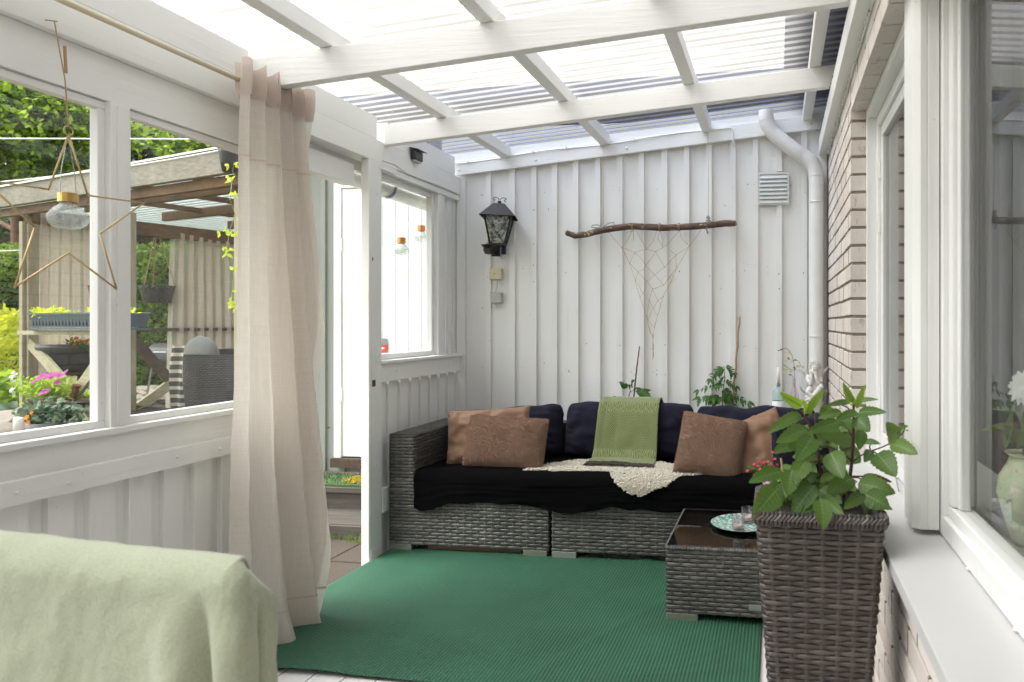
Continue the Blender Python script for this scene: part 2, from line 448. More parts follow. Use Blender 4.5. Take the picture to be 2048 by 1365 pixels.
def leaf(name, c1, c2, rough=.42, trans=.35, var=True, tcol=None):
    g = G(name); isl = g.island(); v = g.coord(); n = g.noise(v, 55, 3, .6)
    c = g.mix(isl, c1, c2) if var else g.mix(n, c1, c2)
    c = g.mix(g.math('MULTIPLY', n, .35), c, tuple(x * .6 for x in c1))
    p = g.pr(c, rough, g.bump(n, .35, .002), Specular_IOR_Level=.35)
    t = g.n('ShaderNodeBsdfTranslucent')
    tc = tcol or tuple(min(1, x * 1.5) for x in c2); t.inputs[0].default_value = (*tc, 1)
    return g.done(g.mixs(trans, p, t.outputs[0]))
M['dahlia'] = leaf('dahlia_leaf', (.050, .120, .020), (.150, .235, .050), .4, .38)
M['dahlia_young'] = leaf('young_dahlia_leaf', (.14, .26, .02), (.24, .36, .035), .4, .4)
M['tomato'] = leaf('tomato_leaf', (.035, .10, .015), (.075, .17, .03), .55, .25)
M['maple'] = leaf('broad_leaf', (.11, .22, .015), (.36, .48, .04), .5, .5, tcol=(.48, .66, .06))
M['maple_dark'] = leaf('shaded_leaf', (.035, .08, .014), (.10, .17, .03), .5, .4)  # darker copy of the broad leaf with shade put into the green
M['thuja'] = leaf('thuja_spray', (.07, .15, .018), (.20, .30, .04), .6, .35)
M['thuja_brown'] = leaf('dry_thuja_spray', (.13, .07, .02), (.22, .13, .035), .7, .2)
M['golden'] = leaf('golden_shrub_leaf', (.30, .40, .02), (.62, .62, .05), .5, .4)
M['pine'] = leaf('pine_needles', (.012, .030, .012), (.035, .065, .025), .7, .15)
M['ivy'] = leaf('grey_green_leaf', (.05, .10, .05), (.16, .22, .14), .45, .25)
M['lime'] = leaf('lime_leaf', (.35, .45, .02), (.62, .68, .05), .45, .5)
M['petal_magenta'] = leaf('magenta_petal', (.35, .02, .22), (.60, .07, .42), .5, .4, tcol=(.6, .1, .4))
M['petal_orange'] = leaf('orange_petal', (.70, .22, .01), (.85, .42, .03), .5, .4, tcol=(.9, .4, .05))
M['petal_red'] = leaf('crimson_petal', (.50, .03, .07), (.72, .12, .20), .5, .35, tcol=(.8, .1, .15))
M['petal_pink'] = leaf('pink_petal', (.62, .28, .48), (.78, .46, .64), .5, .4, tcol=(.8, .5, .7))
M['petal_cream'] = leaf('cream_petal', (.66, .66, .42), (.80, .78, .58), .5, .4, tcol=(.8, .8, .6))
M['petal_white'] = leaf('white_petal', (.74, .74, .68), (.84, .84, .80), .5, .4, tcol=(.85, .85, .8))
M['leaf_black'] = simple('dark_dried_leaf', (.02, .03, .02), .6, 0, .3, 60, .2)

def rugmat():
    g = G('green_woven_plastic'); tc = g.n('ShaderNodeTexCoord'); sx = g.n('ShaderNodeSeparateXYZ'); g.link(tc.outputs['Object'], sx.inputs[0])
    x, y = sx.outputs[0], sx.outputs[1]
    a = g.math('SINE', g.math('MULTIPLY', x, 2 * PI / .014)); 
    col = g.math('FLOOR', g.math('DIVIDE', x, .014))
    off = g.math('MULTIPLY', g.math('MODULO', col, 2.0), .0085)
    b = g.math('SINE', g.math('MULTIPLY', g.math('ADD', y, off), 2 * PI / .017))
    h = g.math('MULTIPLY', g.math('ADD', a, 1.0), g.math('ADD', b, 1.2))
    n = g.noise(tc.outputs['Object'], 3, 4, .6); n3 = g.noise(tc.outputs['Object'], 110, 2)
    c = g.mix(g.ramp(h, [(0.0, 0), (.9, 1)]), (.015, .053, .031), (.035, .118, .068))
    c = g.mix(g.ramp(n, [(.35, 0), (.7, .4)]), c, (.038, .145, .082))
    c = g.mix(g.ramp(n3, [(.70, 0), (.80, .35)]), c, (.16, .27, .2))
    return g.done(g.pr(c, .6, g.bump(h, .5, .0025), Specular_IOR_Level=.3))
M['rug'] = rugmat()

def groundmat():
    g = G('gravel_and_grass'); v = g.coord(); n = g.noise(v, 60, 4, .7); big = g.noise(v, .5, 4, .6)
    vo = g.n('ShaderNodeTexVoronoi'); g.link(v, vo.inputs['Vector']); vo.inputs['Scale'].default_value = 45
    c = g.mix(vo.outputs['Color'], (.16, .12, .085), (.34, .28, .22)); c = g.mix(n, c, (.13, .10, .07))
    sx = g.n('ShaderNodeSeparateXYZ'); g.link(g.n('ShaderNodeTexCoord').outputs['Object'], sx.inputs[0])
    far = g.math('ADD', g.math('MULTIPLY', sx.outputs[0], -1), g.math('MULTIPLY', big, 4))
    m = g.ramp(g.math('DIVIDE', far, 20), [(.40, 0), (.46, 1)])
    gr = g.mix(g.noise(v, 30, 4), (.045, .085, .014), (.13, .19, .03))
    c = g.mix(m, c, gr)
    return g.done(g.pr(c, .95, g.bump(vo.outputs['Distance'], .7, .01)))
M['ground'] = groundmat()

def plate_mat():
    g = G('patterned_plate'); v = g.coord()
    vo = g.n('ShaderNodeTexVoronoi', feature='DISTANCE_TO_EDGE'); g.link(v, vo.inputs['Vector']); vo.inputs['Scale'].default_value = 40
    c = g.ramp(vo.outputs['Distance'], [(.04, (.03, .17, .16)), (.09, (.16, .42, .38)), (.22, (.66, .66, .56))])
    return g.done(g.pr(c, .3))
M['plate'] = plate_mat()
def vase_mat():
    g = G('blue_speckled_china'); n = g.noise(g.coord(), 70, 3, .7)
    return g.done(g.pr(g.ramp(n, [(.42, (.76, .77, .76)), (.52, (.28, .34, .46)), (.60, (.78, .78, .77))]), .2))
M['china'] = vase_mat()
def floral_vase():
    g = G('mossy_floral_glaze'); v = g.coord(); n = g.noise(v, 9, 4, .6); n2 = g.noise(v, 30, 4, .7)
    c = g.mix(n, (.42, .48, .30), (.70, .68, .52)); c = g.mix(g.ramp(n2, [(.60, 0), (.66, .55)]), c, (.06, .08, .10))
    return g.done(g.pr(c, .3))
M['floral_vase'] = floral_vase()
def tiles():
    g = G('dark_roof_tiles'); n = g.noise(g.coord(), 30, 3)
    return g.done(g.pr(g.mix(n, (.05, .045, .05), (.12, .10, .11)), .6))
M['tiles'] = tiles()
# ================================================================== STRUCTURE
XL, YB, XR = -2.165, 4.67, 0.32
rnd = random.Random(5)
def jit(a): return rnd.uniform(-a, a)

# ---- unseen end wall added behind the camera to cut light on the ledge
t = thing('added_end_wall', 'white boarded wall added behind the viewer to hold back light', 'wall', (-.9, -2.45, 0))
m = MB(); x = XL
while x < XR: m.box((x, -2.5, -.09), (min(x + .14, XR + .3), -2.46, 2.7)); m.box((x + .125, -2.46, -.09), (x + .165, -2.44, 2.6)); x += .145
m.build('wall_boards', M['white'], t)
# ---- ground, one sheet, rising a little towards the garden
def gh(x, y):
    t = min(1, max(0, (-x - 3.4) / 3.2)); t = t * t * (3 - 2 * t)
    return -.09 + .36 * t
g = MB()
def fax(t, lo, hi, c, k=4.0):   # denser near c
    s = (t - .5) * 2; s = math.copysign(abs(s) ** k, s)
    return c + s * (hi - c if s > 0 else c - lo)
g.grid(lambda a, b: (fax(a, -150, 150, -3), fax(b, -150, 150, 4), gh(fax(a, -150, 150, -3), fax(b, -150, 150, 4))), 90, 90)
tag(g.build('ground', M['ground'], smooth=True), kind='structure')

# ---- white deck boards (run away from the camera)
d = MB(); x = XL + .01; k = 0
while x < XR + .0:
    d.box((x, -1.5, -.03 + jit(.0006)), (min(x + .118, XR - .003), YB - .03, -.0045 + jit(.0006))); x += .123
d.box((XL + .01, -1.5, -.08), (XR - .01, YB - .04, -.05))
tag(d.build('floor', M['deck'], bevel=.0015), kind='structure')

# ---- back wall of vertical boards and battens
t = thing('board_wall', 'white wall of vertical boards and battens behind the sofa', 'wall', (-.9, YB, 0))
bw = MB()
bat = [-1.97, -1.80, -1.645, -1.50, -1.35, -1.197, -1.047, -.898, -.744, -.595, -.447, -.289, -.142, .012, .170]
edges = [-2.32] + bat + [.335]
for i in range(len(edges) - 1):
    yy = YB + .004 + jit(.0025)
    bw.box((edges[i] + .001, yy, -.1), (edges[i + 1] - .001, YB + .03, 2.62))
    if rnd.random() < .45:
        zc = 1.607 if rnd.random() < .6 else rnd.uniform(.9, 2.1)
        bw.box((edges[i] + .02, yy - .0006, zc), (edges[i + 1] - .02, yy + .001, zc + .0015))
for xb in bat:
    wv = .0195 + jit(.002)
    if abs(xb - .012) < .01:
        bw.box((xb - wv, YB - .02, -.1), (xb + wv, YB + .003, 2.047)); bw.box((xb - wv, YB - .02, 2.258), (xb + wv, YB + .003, 2.50)); continue
    bw.box((xb - wv, YB - .02 + jit(.002), -.1), (xb + wv, YB + .003, 2.30 + .092 * (xb + 2.2)))
bw.box((XL - .03, YB - .032, -.1), (XL + .03, YB + .002, 2.27))
bw.box((.262, YB - .025, -.1), (.313, YB + .002, 2.40))
bw.build('wall_boards', M['white'], t, bevel=.0015)
# sloping trim board, upper fascia, cable
def zt(x): return 2.289 + .0925 * (x + 2.2)
m = MB(); m.prism([(-2.21, YB - .05, zt(-2.21)), (.30, YB - .05, zt(.30)), (.30, YB - .05, zt(.30) + .098), (-2.21, YB - .05, zt(-2.21) + .098)], (0, .028, 0))
m.build('trim_board', M['white_x'], t, bevel=.003)
m = MB(); m.prism([(-2.25, YB - .015, zt(-2.25) + .06), (.34, YB - .015, zt(.34) + .06), (.34, YB - .015, zt(.34) + .21), (-2.25, YB - .015, zt(-2.25) + .21)], (0, .03, 0))
m.build('fascia_board', M['white_x'], t)
m = MB(); pts = [(x, YB - .055 + .003 * math.sin(x * 9), zt(x) + .083 + .006 * math.sin(x * 7)) for x in np.linspace(-2.19, -.33, 30)]
pts += [(-.30, YB - .056, zt(-.30) + .078), (-.285, YB - .056, zt(-.29) + .05), (-.285, YB - .05, zt(-.29) - .02), (-.28, YB - .02, zt(-.29) - .04)]
m.tube(pts, .0042, 6)
for x in np.arange(-2.1, -.35, .232): m.box((x - .006, YB - .064, zt(x) + .075 + .006 * math.sin(x * 7)), (x + .004, YB - .050, zt(x) + .095 + .006 * math.sin(x * 7)))
m.build('cable', M['metal_white'], t, smooth=False)
m = MB()
for x in (-2.17, -1.62, -.99, -.02, .21): m.ball((x, YB - .053, zt(x) + .035), (.009, .006, .009), 8, 5)
m.build('bolt_heads', M['metal_white'], t, smooth=True)

m = MB(); nr = random.Random(31)
for i in range(85):
    k = nr.randrange(len(bat)); x = bat[k] + nr.choice((0, 0, .074, -.05)) + nr.uniform(-.006, .006); z = nr.choice((.95, 1.12, 1.60, 1.65, 2.05, 2.18, nr.uniform(.8, 2.2))) + nr.uniform(-.02, .02)
    on = abs(x - bat[k]) < .012; s_ = nr.uniform(.0016, .0034); m.ball((x, YB + (-.020 if on else .001), z), (s_, .0012, s_ * nr.uniform(1, 1.7)), 6, 4)
m.build('nail_heads', M['rust'], t)['kind'] = 'stuff'
# ---- lean-to roof: crossbeams, rafters, corrugated sheets
def zc(x): return 2.263 + .087 * (x + 2.15)
roof = thing('lean_to_roof', 'lean-to roof of milky corrugated plastic on white beams over the porch', 'roof', (-.9, 2, 2.4))
for (y0, zo, h) in ((3.67, 0, .108), (2.665, -.022, .13), (1.62, -.02, .13), (.5, -.02, .13), (-.6, -.02, .13), (-1.7, -.02, .13)):
    a, b = XL + .002, .30
    m = MB(); m.prism([(a, y0, zc(a) + zo), (b, y0, zc(b) + zo), (b, y0, zc(b) + zo + h), (a, y0, zc(a) + zo + h)], (0, .048, 0))
    m.build('crossbeam', M['white_x'], roof, bevel=.003)
def zr(x): return zc(x) + .108
for x0 in (-1.855, -1.165, -.485, .16):
    m = MB(); m.prism([(x0, -2.3, zr(x0) + .001), (x0 + .058, -2.3, zr(x0 + .058) + .001), (x0 + .058, -2.3, zr(x0) + .075), (x0, -2.3, zr(x0) + .070)], (0, YB + 2.3 - .035, 0))
    m.build('rafter', M['white_y'], roof, bevel=.003)
def sheet(x0, x1, y0, y1, dz, pitch=.076, amp=.009):
    s = MB(); n = int((y1 - y0) / pitch * 8)
    def P(a, b):
        x = x0 + (x1 - x0) * a; y = y0 + (y1 - y0) * b
        c = math.cos(2 * PI * y / pitch); c = math.copysign(abs(c) ** .6, c)
        return (x, y, zr(x) + .090 + dz + amp * c)
    s.grid(P, 12, n); return s
sheet(-2.42, 1.0, -2.4, 3.965, .006).build('roof_sheet', M['roof'], roof, smooth=True)
sheet(-2.42, 1.0, 3.92, 4.80, -.006).build('roof_sheet', M['roof_blue'], roof, smooth=True)['label'] = 'bluish clear corrugated sheet at the back wall'
# dirt line caught between the two sheets and on the crossbeam
m = MB()
for i in range(150):
    x = -2.1 + 2.1 * rnd.random(); y = 3.915 + jit(.006); s = rnd.uniform(.003, .008)
    m.ball((x, y, zr(x) + .076 + jit(.003)), (s * 2.2, s * .6, s * .35), 5, 3)
for i in range(26):
    x = rnd.uniform(-1.9, .3); y = rnd.uniform(3.9, 4.5); s = rnd.uniform(.008, .02)
    m.ball((x, y, zr(x) + .086), (s * 2.5, s * .5, .002), 6, 3)
for cx_, cy_ in ((-.62, 4.25), (-.60, 4.33), (-1.4, 4.3), (.02, 2.9), (.05, 2.82)):
    for i in range(10): m.ball((cx_ + jit(.09), cy_ + jit(.012), zr(cx_) + .084), (rnd.uniform(.01, .03), .006, .002), 6, 3)
tag(m.build('leaf_litter', M['rust'], roof), kind='stuff')
# beam along the house wall carrying the crossbeams, with a painted cable
t = thing('wall_plate', 'white peeling beam running along the top of the brick wall', 'beam', (.3, 2, 2.4))
m = MB(); m.box((.262, -1, 2.352), (.318, YB - .02, 2.455)); m.build('beam', M['white_y'], t, bevel=.004)
m = MB(); m.tube([(.316, y, 2.344 + .004 * math.sin(y * 11)) for y in np.linspace(-1, YB - .1, 60)], .0055, 6)
for y in np.arange(.5, 4.5, .19): m.box((.306, y, 2.334), (.321, y + .012, 2.356))
m.build('cable', M['metal_white'], t)
m = MB()
for i in range(170):
    y = rnd.uniform(1.8, 4.5); s = rnd.uniform(.0015, .0045); lo = rnd.random() < .5
    m.ball((.262 + jit(.003) if not lo else .315 + jit(.003), y + jit(.01), 2.4535 + jit(.003) if not lo else 2.348 + jit(.004)), (s, s * rnd.uniform(1, 4), s), 5, 3)
m.build('moss', simple('dry_moss', (.10, .085, .055), .95, 0, .4, 90, .3), t)['kind'] = 'stuff'
# roof overhang of the house and of the outbuilding above the plastic
m = MB(); m.prism([(.04, -2, 2.80), (.04, 6, 2.80), (.04, 6, 2.92), (.04, -2, 2.92)], (2.4, 0, .5))
t = thing('house_eave', 'dark overhanging eave of the brick house above the plastic roof', 'eave', (1, 2, 2.9))
m.build('soffit', M['dark_eave'], t)
m = MB(); m.prism([(-4.2, 4.62, 2.78), (.6, 4.62, 2.84), (.6, 4.62, 2.92), (-4.2, 4.62, 2.86)], (0, 3, .35))
t = thing('outbuilding_eave', 'dark blue eave of the outbuilding seen through the back roof sheet', 'eave', (-1, 5, 2.9))
m.build('soffit', M['dark_eave'], t)

# ---- left half wall with windows
t = lw = thing('window_wall', 'white timber side wall with windows and an open doorway', 'wall', (XL, 2, 0))
m = MB(); m.box((XL - .095, -2.4, 2.156), (XL, YB - .034, 2.277)); m.build('beam', M['white_y'], t, bevel=.003)
for (y0, y1) in ((-2.3, .5), (.6, 1.60), (1.70, 2.66), (2.715, 3.612), (3.722, 4.56)):
    m = MB(); m.box((XL - .08, y0, 2.279), (XL - .004, y1, 2.402 if y1 > 2 else 2.42)); m.build('blocking_board', M['white_y'], t, bevel=.002)
m = MB(); m.box((XL - .07, -2.4, 2.008), (XL - .03, 2.80, 2.155)); m.box((XL - .066, 2.8, 2.008), (XL - .13, 3.5, 2.12)); m.build('frieze_board', M['white_y'], t, bevel=.002)
# near windows: frames, mullion, panes
def frame_rect(m, x0, x1, y0, y1, z0, z1, wf):
    m.box((x0, y0, z0), (x1, y1, z0 + wf)); m.box((x0, y0, z1 - wf), (x1, y1, z1))
    m.box((x0, y0, z0 + wf), (x1, y0 + wf, z1 - wf)); m.box((x0, y1 - wf, z0 + wf), (x1, y1, z1 - wf))
for (y0, y1) in ((-.5, .83), (.9, 2.062), (2.130, 2.738)):
    m = MB(); frame_rect(m, XL - .075, XL - .042, y0, y1, .925, 2.006, .026); m.box((XL - .066, y0 + .026, .951), (XL - .05, y0 + .034, 1.98))
    f = m.build('window_frame', M['white_window'], t, bevel=.003)
    m = MB(); m.box((XL - .062, y0 + .02, .945), (XL - .058, y1 - .02, 1.99)); m.build('pane', M['glass'], f)
m = MB(); m.box((XL - .072, 2.060, .915), (XL - .020, 2.132, 2.008)); m.box((XL - .0205, 2.081, .93), (XL - .016, 2.111, 2.0)); m.build('mullion', M['white'], t, bevel=.003)
m = MB(); m.box((XL - .08, 2.74, -.05), (XL - .012, 2.845, 2.155)); m.build('doorway_post', M['white'], t, bevel=.004)
m = MB(); m.box((XL - .09, -2.4, .905), (XL - .005, 2.74, .926)); m.build('window_sill', M['white_y'], t, bevel=.004)
m = MB(); m.box((XL - .06, -2.4, .815), (XL - .022, 2.74, .904)); m.box((XL - .048, -2.4, .747), (XL - .0, 2.74, .819)); m.build('rail', M['white_y'], t, bevel=.003)
m = MB(); m.box((XL - .05, -2.4, .10), (XL - .005, 2.74, .19)); m.build('rail', M['white_y'], t, bevel=.003)
m = MB(); y = -2.4; k = 0
while y < 2.72:
    wv = .085 + jit(.008); m.box((XL - .058, y, -.06), (XL - .034, min(y + wv, 2.735), .80)); y += wv + .004
    wv = .045 + jit(.004); m.box((XL - .075, y - .012, -.06), (XL - .056, min(y + wv + .012, 2.739), .80)); y += wv + .004
m.build('cladding_boards', M['white'], t, bevel=.002)
# square post between doorway and far window
m = MB(); m.box((XL - .045, 3.527, -.06), (XL + .002, 3.650, 2.156)); m.build('corner_post', M['white'], t, bevel=.004)
m = MB(); m.box((XL + .0015, 3.545, .02), (XL + .006, 3.60, .05)); m.box((XL + .0, 3.63, 2.12), (XL + .014, 3.79, 2.150)); m.build('latch_block', M['white_window'], t, bevel=.002)
m = MB(); m.box((XL + .0, 3.556, .93), (XL + .004, 3.585, .965)); m.ball((XL + .002, 3.56, 1.62), (.004, .004, .012)); m.build('lock_hole', M['rust'], t)
# far window with its frame, sill and panel
m = MB(); frame_rect(m, XL - .085, XL - .045, 3.66, 4.345, 1.068, 2.148, .030); m.box((XL - .08, 3.69, 2.085), (XL - .05, 4.315, 2.118))
f = m.build('window_frame', M['white_window'], t, bevel=.003)
m = MB(); m.box((XL - .067, 3.68, 1.08), (XL - .063, 4.33, 2.10)); m.build('pane', M['glass'], f)
m = MB(); m.box((XL - .05, 4.347, 1.05), (XL - .016, 4.415, 2.15)); m.box((XL - .03, 3.652, 2.118), (XL - .008, 4.66, 2.1545)); m.build('window_casing', M['white'], t, bevel=.003)
m = MB(); m.box((XL - .09, 3.652, 1.046), (XL + .018, YB - .035, 1.066)); m.build('window_sill', M['white_y'], t, bevel=.004)
m = MB(); m.box((XL - .035, 3.652, .945), (XL + .002, YB - .035, 1.045)); m.build('rail', M['white_y'], t, bevel=.003)
m = MB(); m.box((XL - .035, 3.652, .22), (XL + .004, YB - .035, .355)); m.build('rail', M['white_y'], t, bevel=.003)
m = MB(); y = 3.655; k = 0
while y < YB - .03:
    m.box((XL - .045, y, -.06), (XL - .028 + jit(.002), min(y + .088, YB - .02), .946)); 
    if y + .09 < YB - .05: m.box((XL - .06, y + .082, -.06), (XL - .046, min(y + .13, YB - .04), .946))
    y += .122
y = 4.418
for yy in (4.418, 4.515, 4.60): m.box((XL - .05, yy, 1.066), (XL - .034 + jit(.002), yy + .06, 2.12)); m.box((XL - .068, yy + .055, 1.066), (XL - .0505, yy + .1, 2.12))
m.build('cladding_boards', M['white'], t, bevel=.002)
m = MB()
for i, (yy, zz) in enumerate(((1.9, .78), (2.3, .785), (2.5, .78), (1.75, .785), (4.45, 1.0), (3.8, 1.0), (3.605, 1.98), (3.61, 1.1), (3.60, .5))): m.ball((XL + .003, yy, zz), .006, 8, 5)
m.build('screw_heads', M['metal_white'], t, smooth=True)
# gutter outside the low edge
t = thing('roof_gutter', 'black and white half round gutter outside the doorway head', 'gutter', (-2.4, 3, 2.05))
m = MB(); n = 12
def gut(a, b):
    th = PI * b; return (-2.38 + .06 * math.cos(th), .5 + 4.1 * a, 2.135 - .03 * a - .062 * math.sin(th))
m.grid(gut, 20, n); m.build('trough', M['metal_white'], t, smooth=True)
m = MB()
for y in (2.95, 3.4, 4.05):
    m = MB(); m.grid(lambda a, b: (-2.38 + .063 * math.cos(PI * b), y + .03 * a, 2.133 - .03 * (y - .5) / 4.1 - .066 * math.sin(PI * b)), 2, n)
    m.build('bracket', M['black_plastic'], t)
m = MB(); m.box((-2.31, -1, 2.11), (-2.285, YB, 2.30)); m.build('fascia_board', M['white_y'], t)

# ---- brick wall of the house
def bricks(m, mo, y0, y1, z0, z1, x, z_off=0.0, reveal=None, depth=.09):
    row = 0; z = z0
    while z < z1 - .01:
        h = min(.066, z1 - z)
        y = y1; first = (.24 if row % 2 == 0 else .115)
        while y > y0 + .005:
            L = min(first, y - y0)
            jx = jit(.0015); dz = jit(.001)
            m.box((x + jx, y - L + .002, z + dz), (x + depth, y - .001, z + h + dz))
            if mo is not None and y - L > y0 + .01: mo.box((x + .0006, y - L - .0085, z - .002), (x + depth, y - L + .0015, z + h + .002))
            y -= L + .010; first = .24
        z += .0785; row += 1
br = thing('brick_wall', 'pale pinkish brick house wall with brown mortar', 'wall', (.4, 2, 0))
m = MB(); mo = MB()
bricks(m, mo, 3.217, YB + .02, 0.052, 2.42, XR)
bricks(m, mo, -1.2, 3.205, 0.052, .665, XR)
bricks(m, mo, -1.2, 3.205, 2.2925, 2.60, XR + .001)
# soldier course over the windows
y = 3.215
while y > -1: m.box((XR + .0 + jit(.001), y - .146, 2.208), (XR + .07, y - .004, 2.285)); y -= .152
m.build('brickwork', M['brick'], br, bevel=.0025)
m = mo; m.box((XR + .008, 3.222, -.1), (XR + .3, YB + .02, 2.6)); m.box((XR + .008, -1.2, -.1), (XR + .3, 3.22, .66)); m.box((XR + .008, -1.2, 2.213), (XR + .3, 3.22, 2.7))
m.build('mortar', M['mortar'], br)
t = thing('window_ledge', 'smooth white window ledge along the brick wall', 'ledge', (.36, 1, .69))
m = MB(); m.prism([(.274, -1.2, .690), (.47, -1.2, .700), (.47, -1.2, .672), (.29, -1.2, .668), (.29, -1.2, .655), (.274, -1.2, .655)], (0, 4.414, 0)); m.build('ledge_sheet', M['white_clean'], t, bevel=.002)
m = MB()
for y in np.arange(.4, 3.1, .33): m.ball((.437, y, .704), (.006, .006, .005), 8, 5)
m.tube([(.446, -1, .7035), (.446, 3.2, .7035)], .004, 6)
m.build('screw_heads', M['metal_white'], t, smooth=True)
# far window of the house
t = thing('house_window', 'narrow far white house window next to the brick corner', 'window', (.45, 2.7, .7))
m = MB(); m.box((.386, 3.180, .70), (.47, 3.2165, 2.205)); m.box((.386, 2.0, 2.165), (.47, 3.180, 2.206)); m.box((.44, 2.0, .702), (.49, 3.18, .76)); m.box((.425, 3.13, .703), (.475, 3.180, 2.164)); m.box((.425, 2.14, 2.115), (.475, 3.13, 2.164)); m.build('frame', M['white_window'], t, bevel=.003)
s = MB(); frame_rect(s, .437, .470, 2.13, 3.128, .762, 2.113, .05); s_ = s.build('sash', M['white_window'], t, bevel=.004)
m = MB(); m.box((.452, 2.17, .80), (.456, 3.085, 2.07)); m.build('pane', M['glass_strong'], s_)
for z in (1.93, 1.70, .95):
    m = MB(); m.tube([(.432, 3.123, z - .04), (.432, 3.123, z + .04)], .006, 8); m.box((.424, 3.132, z - .04), (.4252, 3.150, z + .04)); m.build('hinge', M['metal_white'], t)
m = MB(); m.tube([(.40, 2.45, .712), (.43, 2.75, .735), (.445, 2.9, .76)], .0025, 5); m.build('stay_wire', M['steel'], t)
# cover post standing on the ledge
m = MB(); m.prism([(.364, 2.02, .712), (.384, 2.0, .712), (.401, 2.0, .712), (.402, 2.003, .712), (.405, 2.0, .712), (.433, 2.0, .712), (.433, 2.12, .712), (.364, 2.134, .712)], (0, 0, 1.85))
o = m.build('window_post', M['white'], None, bevel=.002); tag(o, 'tall white boxed post standing between the two house windows', 'post')
# near window
t = thing('house_window', 'wide near white house window with vase behind its glass', 'window', (.45, 1, .7))
m = MB(); m.box((.436, -1.2, .703), (.49, 2.04, .757)); m.box((.436, 1.975, .757), (.49, 2.04, 2.30)); m.box((.436, -1.2, 2.30), (.49, 2.04, 2.36)); m.build('frame', M['white_window'], t, bevel=.003)
m = MB(); m.box((.450, -1.2, .758), (.505, 1.974, .788)); m.box((.450, 1.932, .79), (.495, 1.974, 2.298)); m.box((.462, 1.906, .79), (.49, 1.931, 2.298)); m.box((.45, -1.2, 2.25), (.495, 1.93, 2.298))
s_ = m.build('sash', M['white_window'], t, bevel=.004)
m = MB(); m.add([(.507, -1.2, .785), (.4700, 1.912, .785), (.4700, 1.912, 2.26), (.507, -1.2, 2.26)], [(0, 1, 2, 3)]); m.build('pane', M['glass_strong'], s_)
m = MB(); m.add([(.549, -1.2, .785), (.511, 1.94, .785), (.513, 1.94, 2.26), (.549, -1.2, 2.26)], [(0, 1, 2, 3)]); m.build('pane', M['glass'], s_)
m = MB(); m.box((.4955, 1.945, .79), (.509, 1.99, 2.3)); m.box((.512, -1.2, .73), (.524, 1.99, .77)); m.build('inner_casing', M['white_window'], t, bevel=.004)
# dim room behind the windows
m = MB(); m.box((.33, -2.5, -.1), (.62, -1.21, 2.6)); tag(m.build('brick_pier', M['brick']), 'brick wall end beyond the near window, behind the viewer', 'wall')
t = thing('house_room', 'dim room inside the house behind the window glass', 'room', (2, 1.5, 0))
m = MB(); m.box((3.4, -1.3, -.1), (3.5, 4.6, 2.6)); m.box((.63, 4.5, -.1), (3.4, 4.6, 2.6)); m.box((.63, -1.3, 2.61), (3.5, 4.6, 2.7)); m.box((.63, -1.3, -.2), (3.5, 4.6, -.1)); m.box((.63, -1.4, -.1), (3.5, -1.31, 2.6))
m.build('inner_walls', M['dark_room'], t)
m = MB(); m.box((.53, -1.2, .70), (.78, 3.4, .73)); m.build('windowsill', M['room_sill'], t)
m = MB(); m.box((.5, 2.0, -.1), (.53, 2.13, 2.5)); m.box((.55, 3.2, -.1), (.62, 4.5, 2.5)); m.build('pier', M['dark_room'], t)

# ---- outbuilding wall, door, steps seen through the doorway
t = ob = thing('outbuilding', 'grey green boarded outbuilding beyond the open doorway', 'building', (-3, 4.9, 0))
m = MB(); x = -3.95
while x < -2.34:
    m.box((x, 4.83, .18), (x + .150, 4.9, 2.75)); m.box((x + .135, 4.812, .18), (x + .175, 4.83, 2.75)); x += .158
m.build('wall_boards', M['grey_green'], t, bevel=.003)
m = MB(); m.box((-3.215, 4.785, .29), (-3.16, 4.835, 2.30)); m.box((-3.16, 4.785, 2.262), (-2.20, 4.835, 2.30)); m.box((-2.26, 4.785, .29), (-2.20, 4.835, 2.262)); m.build('door_frame', M['door_white'], t, bevel=.003)
m = MB(); x = -3.155
m.box((-3.155, 4.80, .30), (-2.94, 4.83, 2.258))
x = -2.94
while x < -2.27: m.box((x + .001, 4.803, .30), (min(x + .098, -2.262), 4.83, 2.258)); x += .1
m.box((-3.10, 4.798, .62), (-2.96, 4.80, .623)); m.box((-3.10, 4.798, .34), (-2.96, 4.80, .343))
do = m.build('door', M['door_white'], t, bevel=.003)
for z in (1.85, .75):
    m = MB(); m.tube([(-3.157, 4.792, z - .05), (-3.157, 4.792, z + .05)], .007, 8); m.build('hinge', M['metal_white'], do)
m = MB(); m.box((-3.22, 4.75, .225), (-2.2, 4.83, .289)); m.build('threshold', M['dark_wood'], t)
m = MB(); m.box((-3.275, 4.80, .50), (-3.262, 4.81, .51)); m.build('hook', M['rust'], t)
# small red sticker with an arrow
px = on_y(767, 690, 4.795)
m = MB(); m.box((px.x - .03, 4.793, px.z - .055), (px.x + .03, 4.7965, px.z + .0)); st = m.build('warning_sticker', M['label_red'], ob)
m = MB(); m.box((px.x - .03, 4.793, px.z + .001), (px.x + .03, 4.7965, px.z + .045)); m.build('sticker_top', M['label_grey'], ob)
m = MB(); m.prism([(px.x - .012, 4.792, px.z - .035), (px.x + .014, 4.792, px.z - .025), (px.x - .012, 4.792, px.z - .015)], (0, .0008, 0)); m.box((px.x - .026, 4.792, px.z - .028), (px.x - .012, 4.7928, px.z - .022)); m.build('arrow', M['label_white'], st)
t = thing('doorstep', 'weathered wooden steps up to the white outbuilding door', 'steps', (-2.8, 4.5, -.1))
def brd(x0, x1, y0, y1, z0, z1):
    m = MB(); m.box((x0, y0, z0), (x1, y1, z1)); return m
brd(-3.7, -2.24, 4.42, 4.78, .125, .165).build('tread', M['step_wood'], t, bevel=.006)
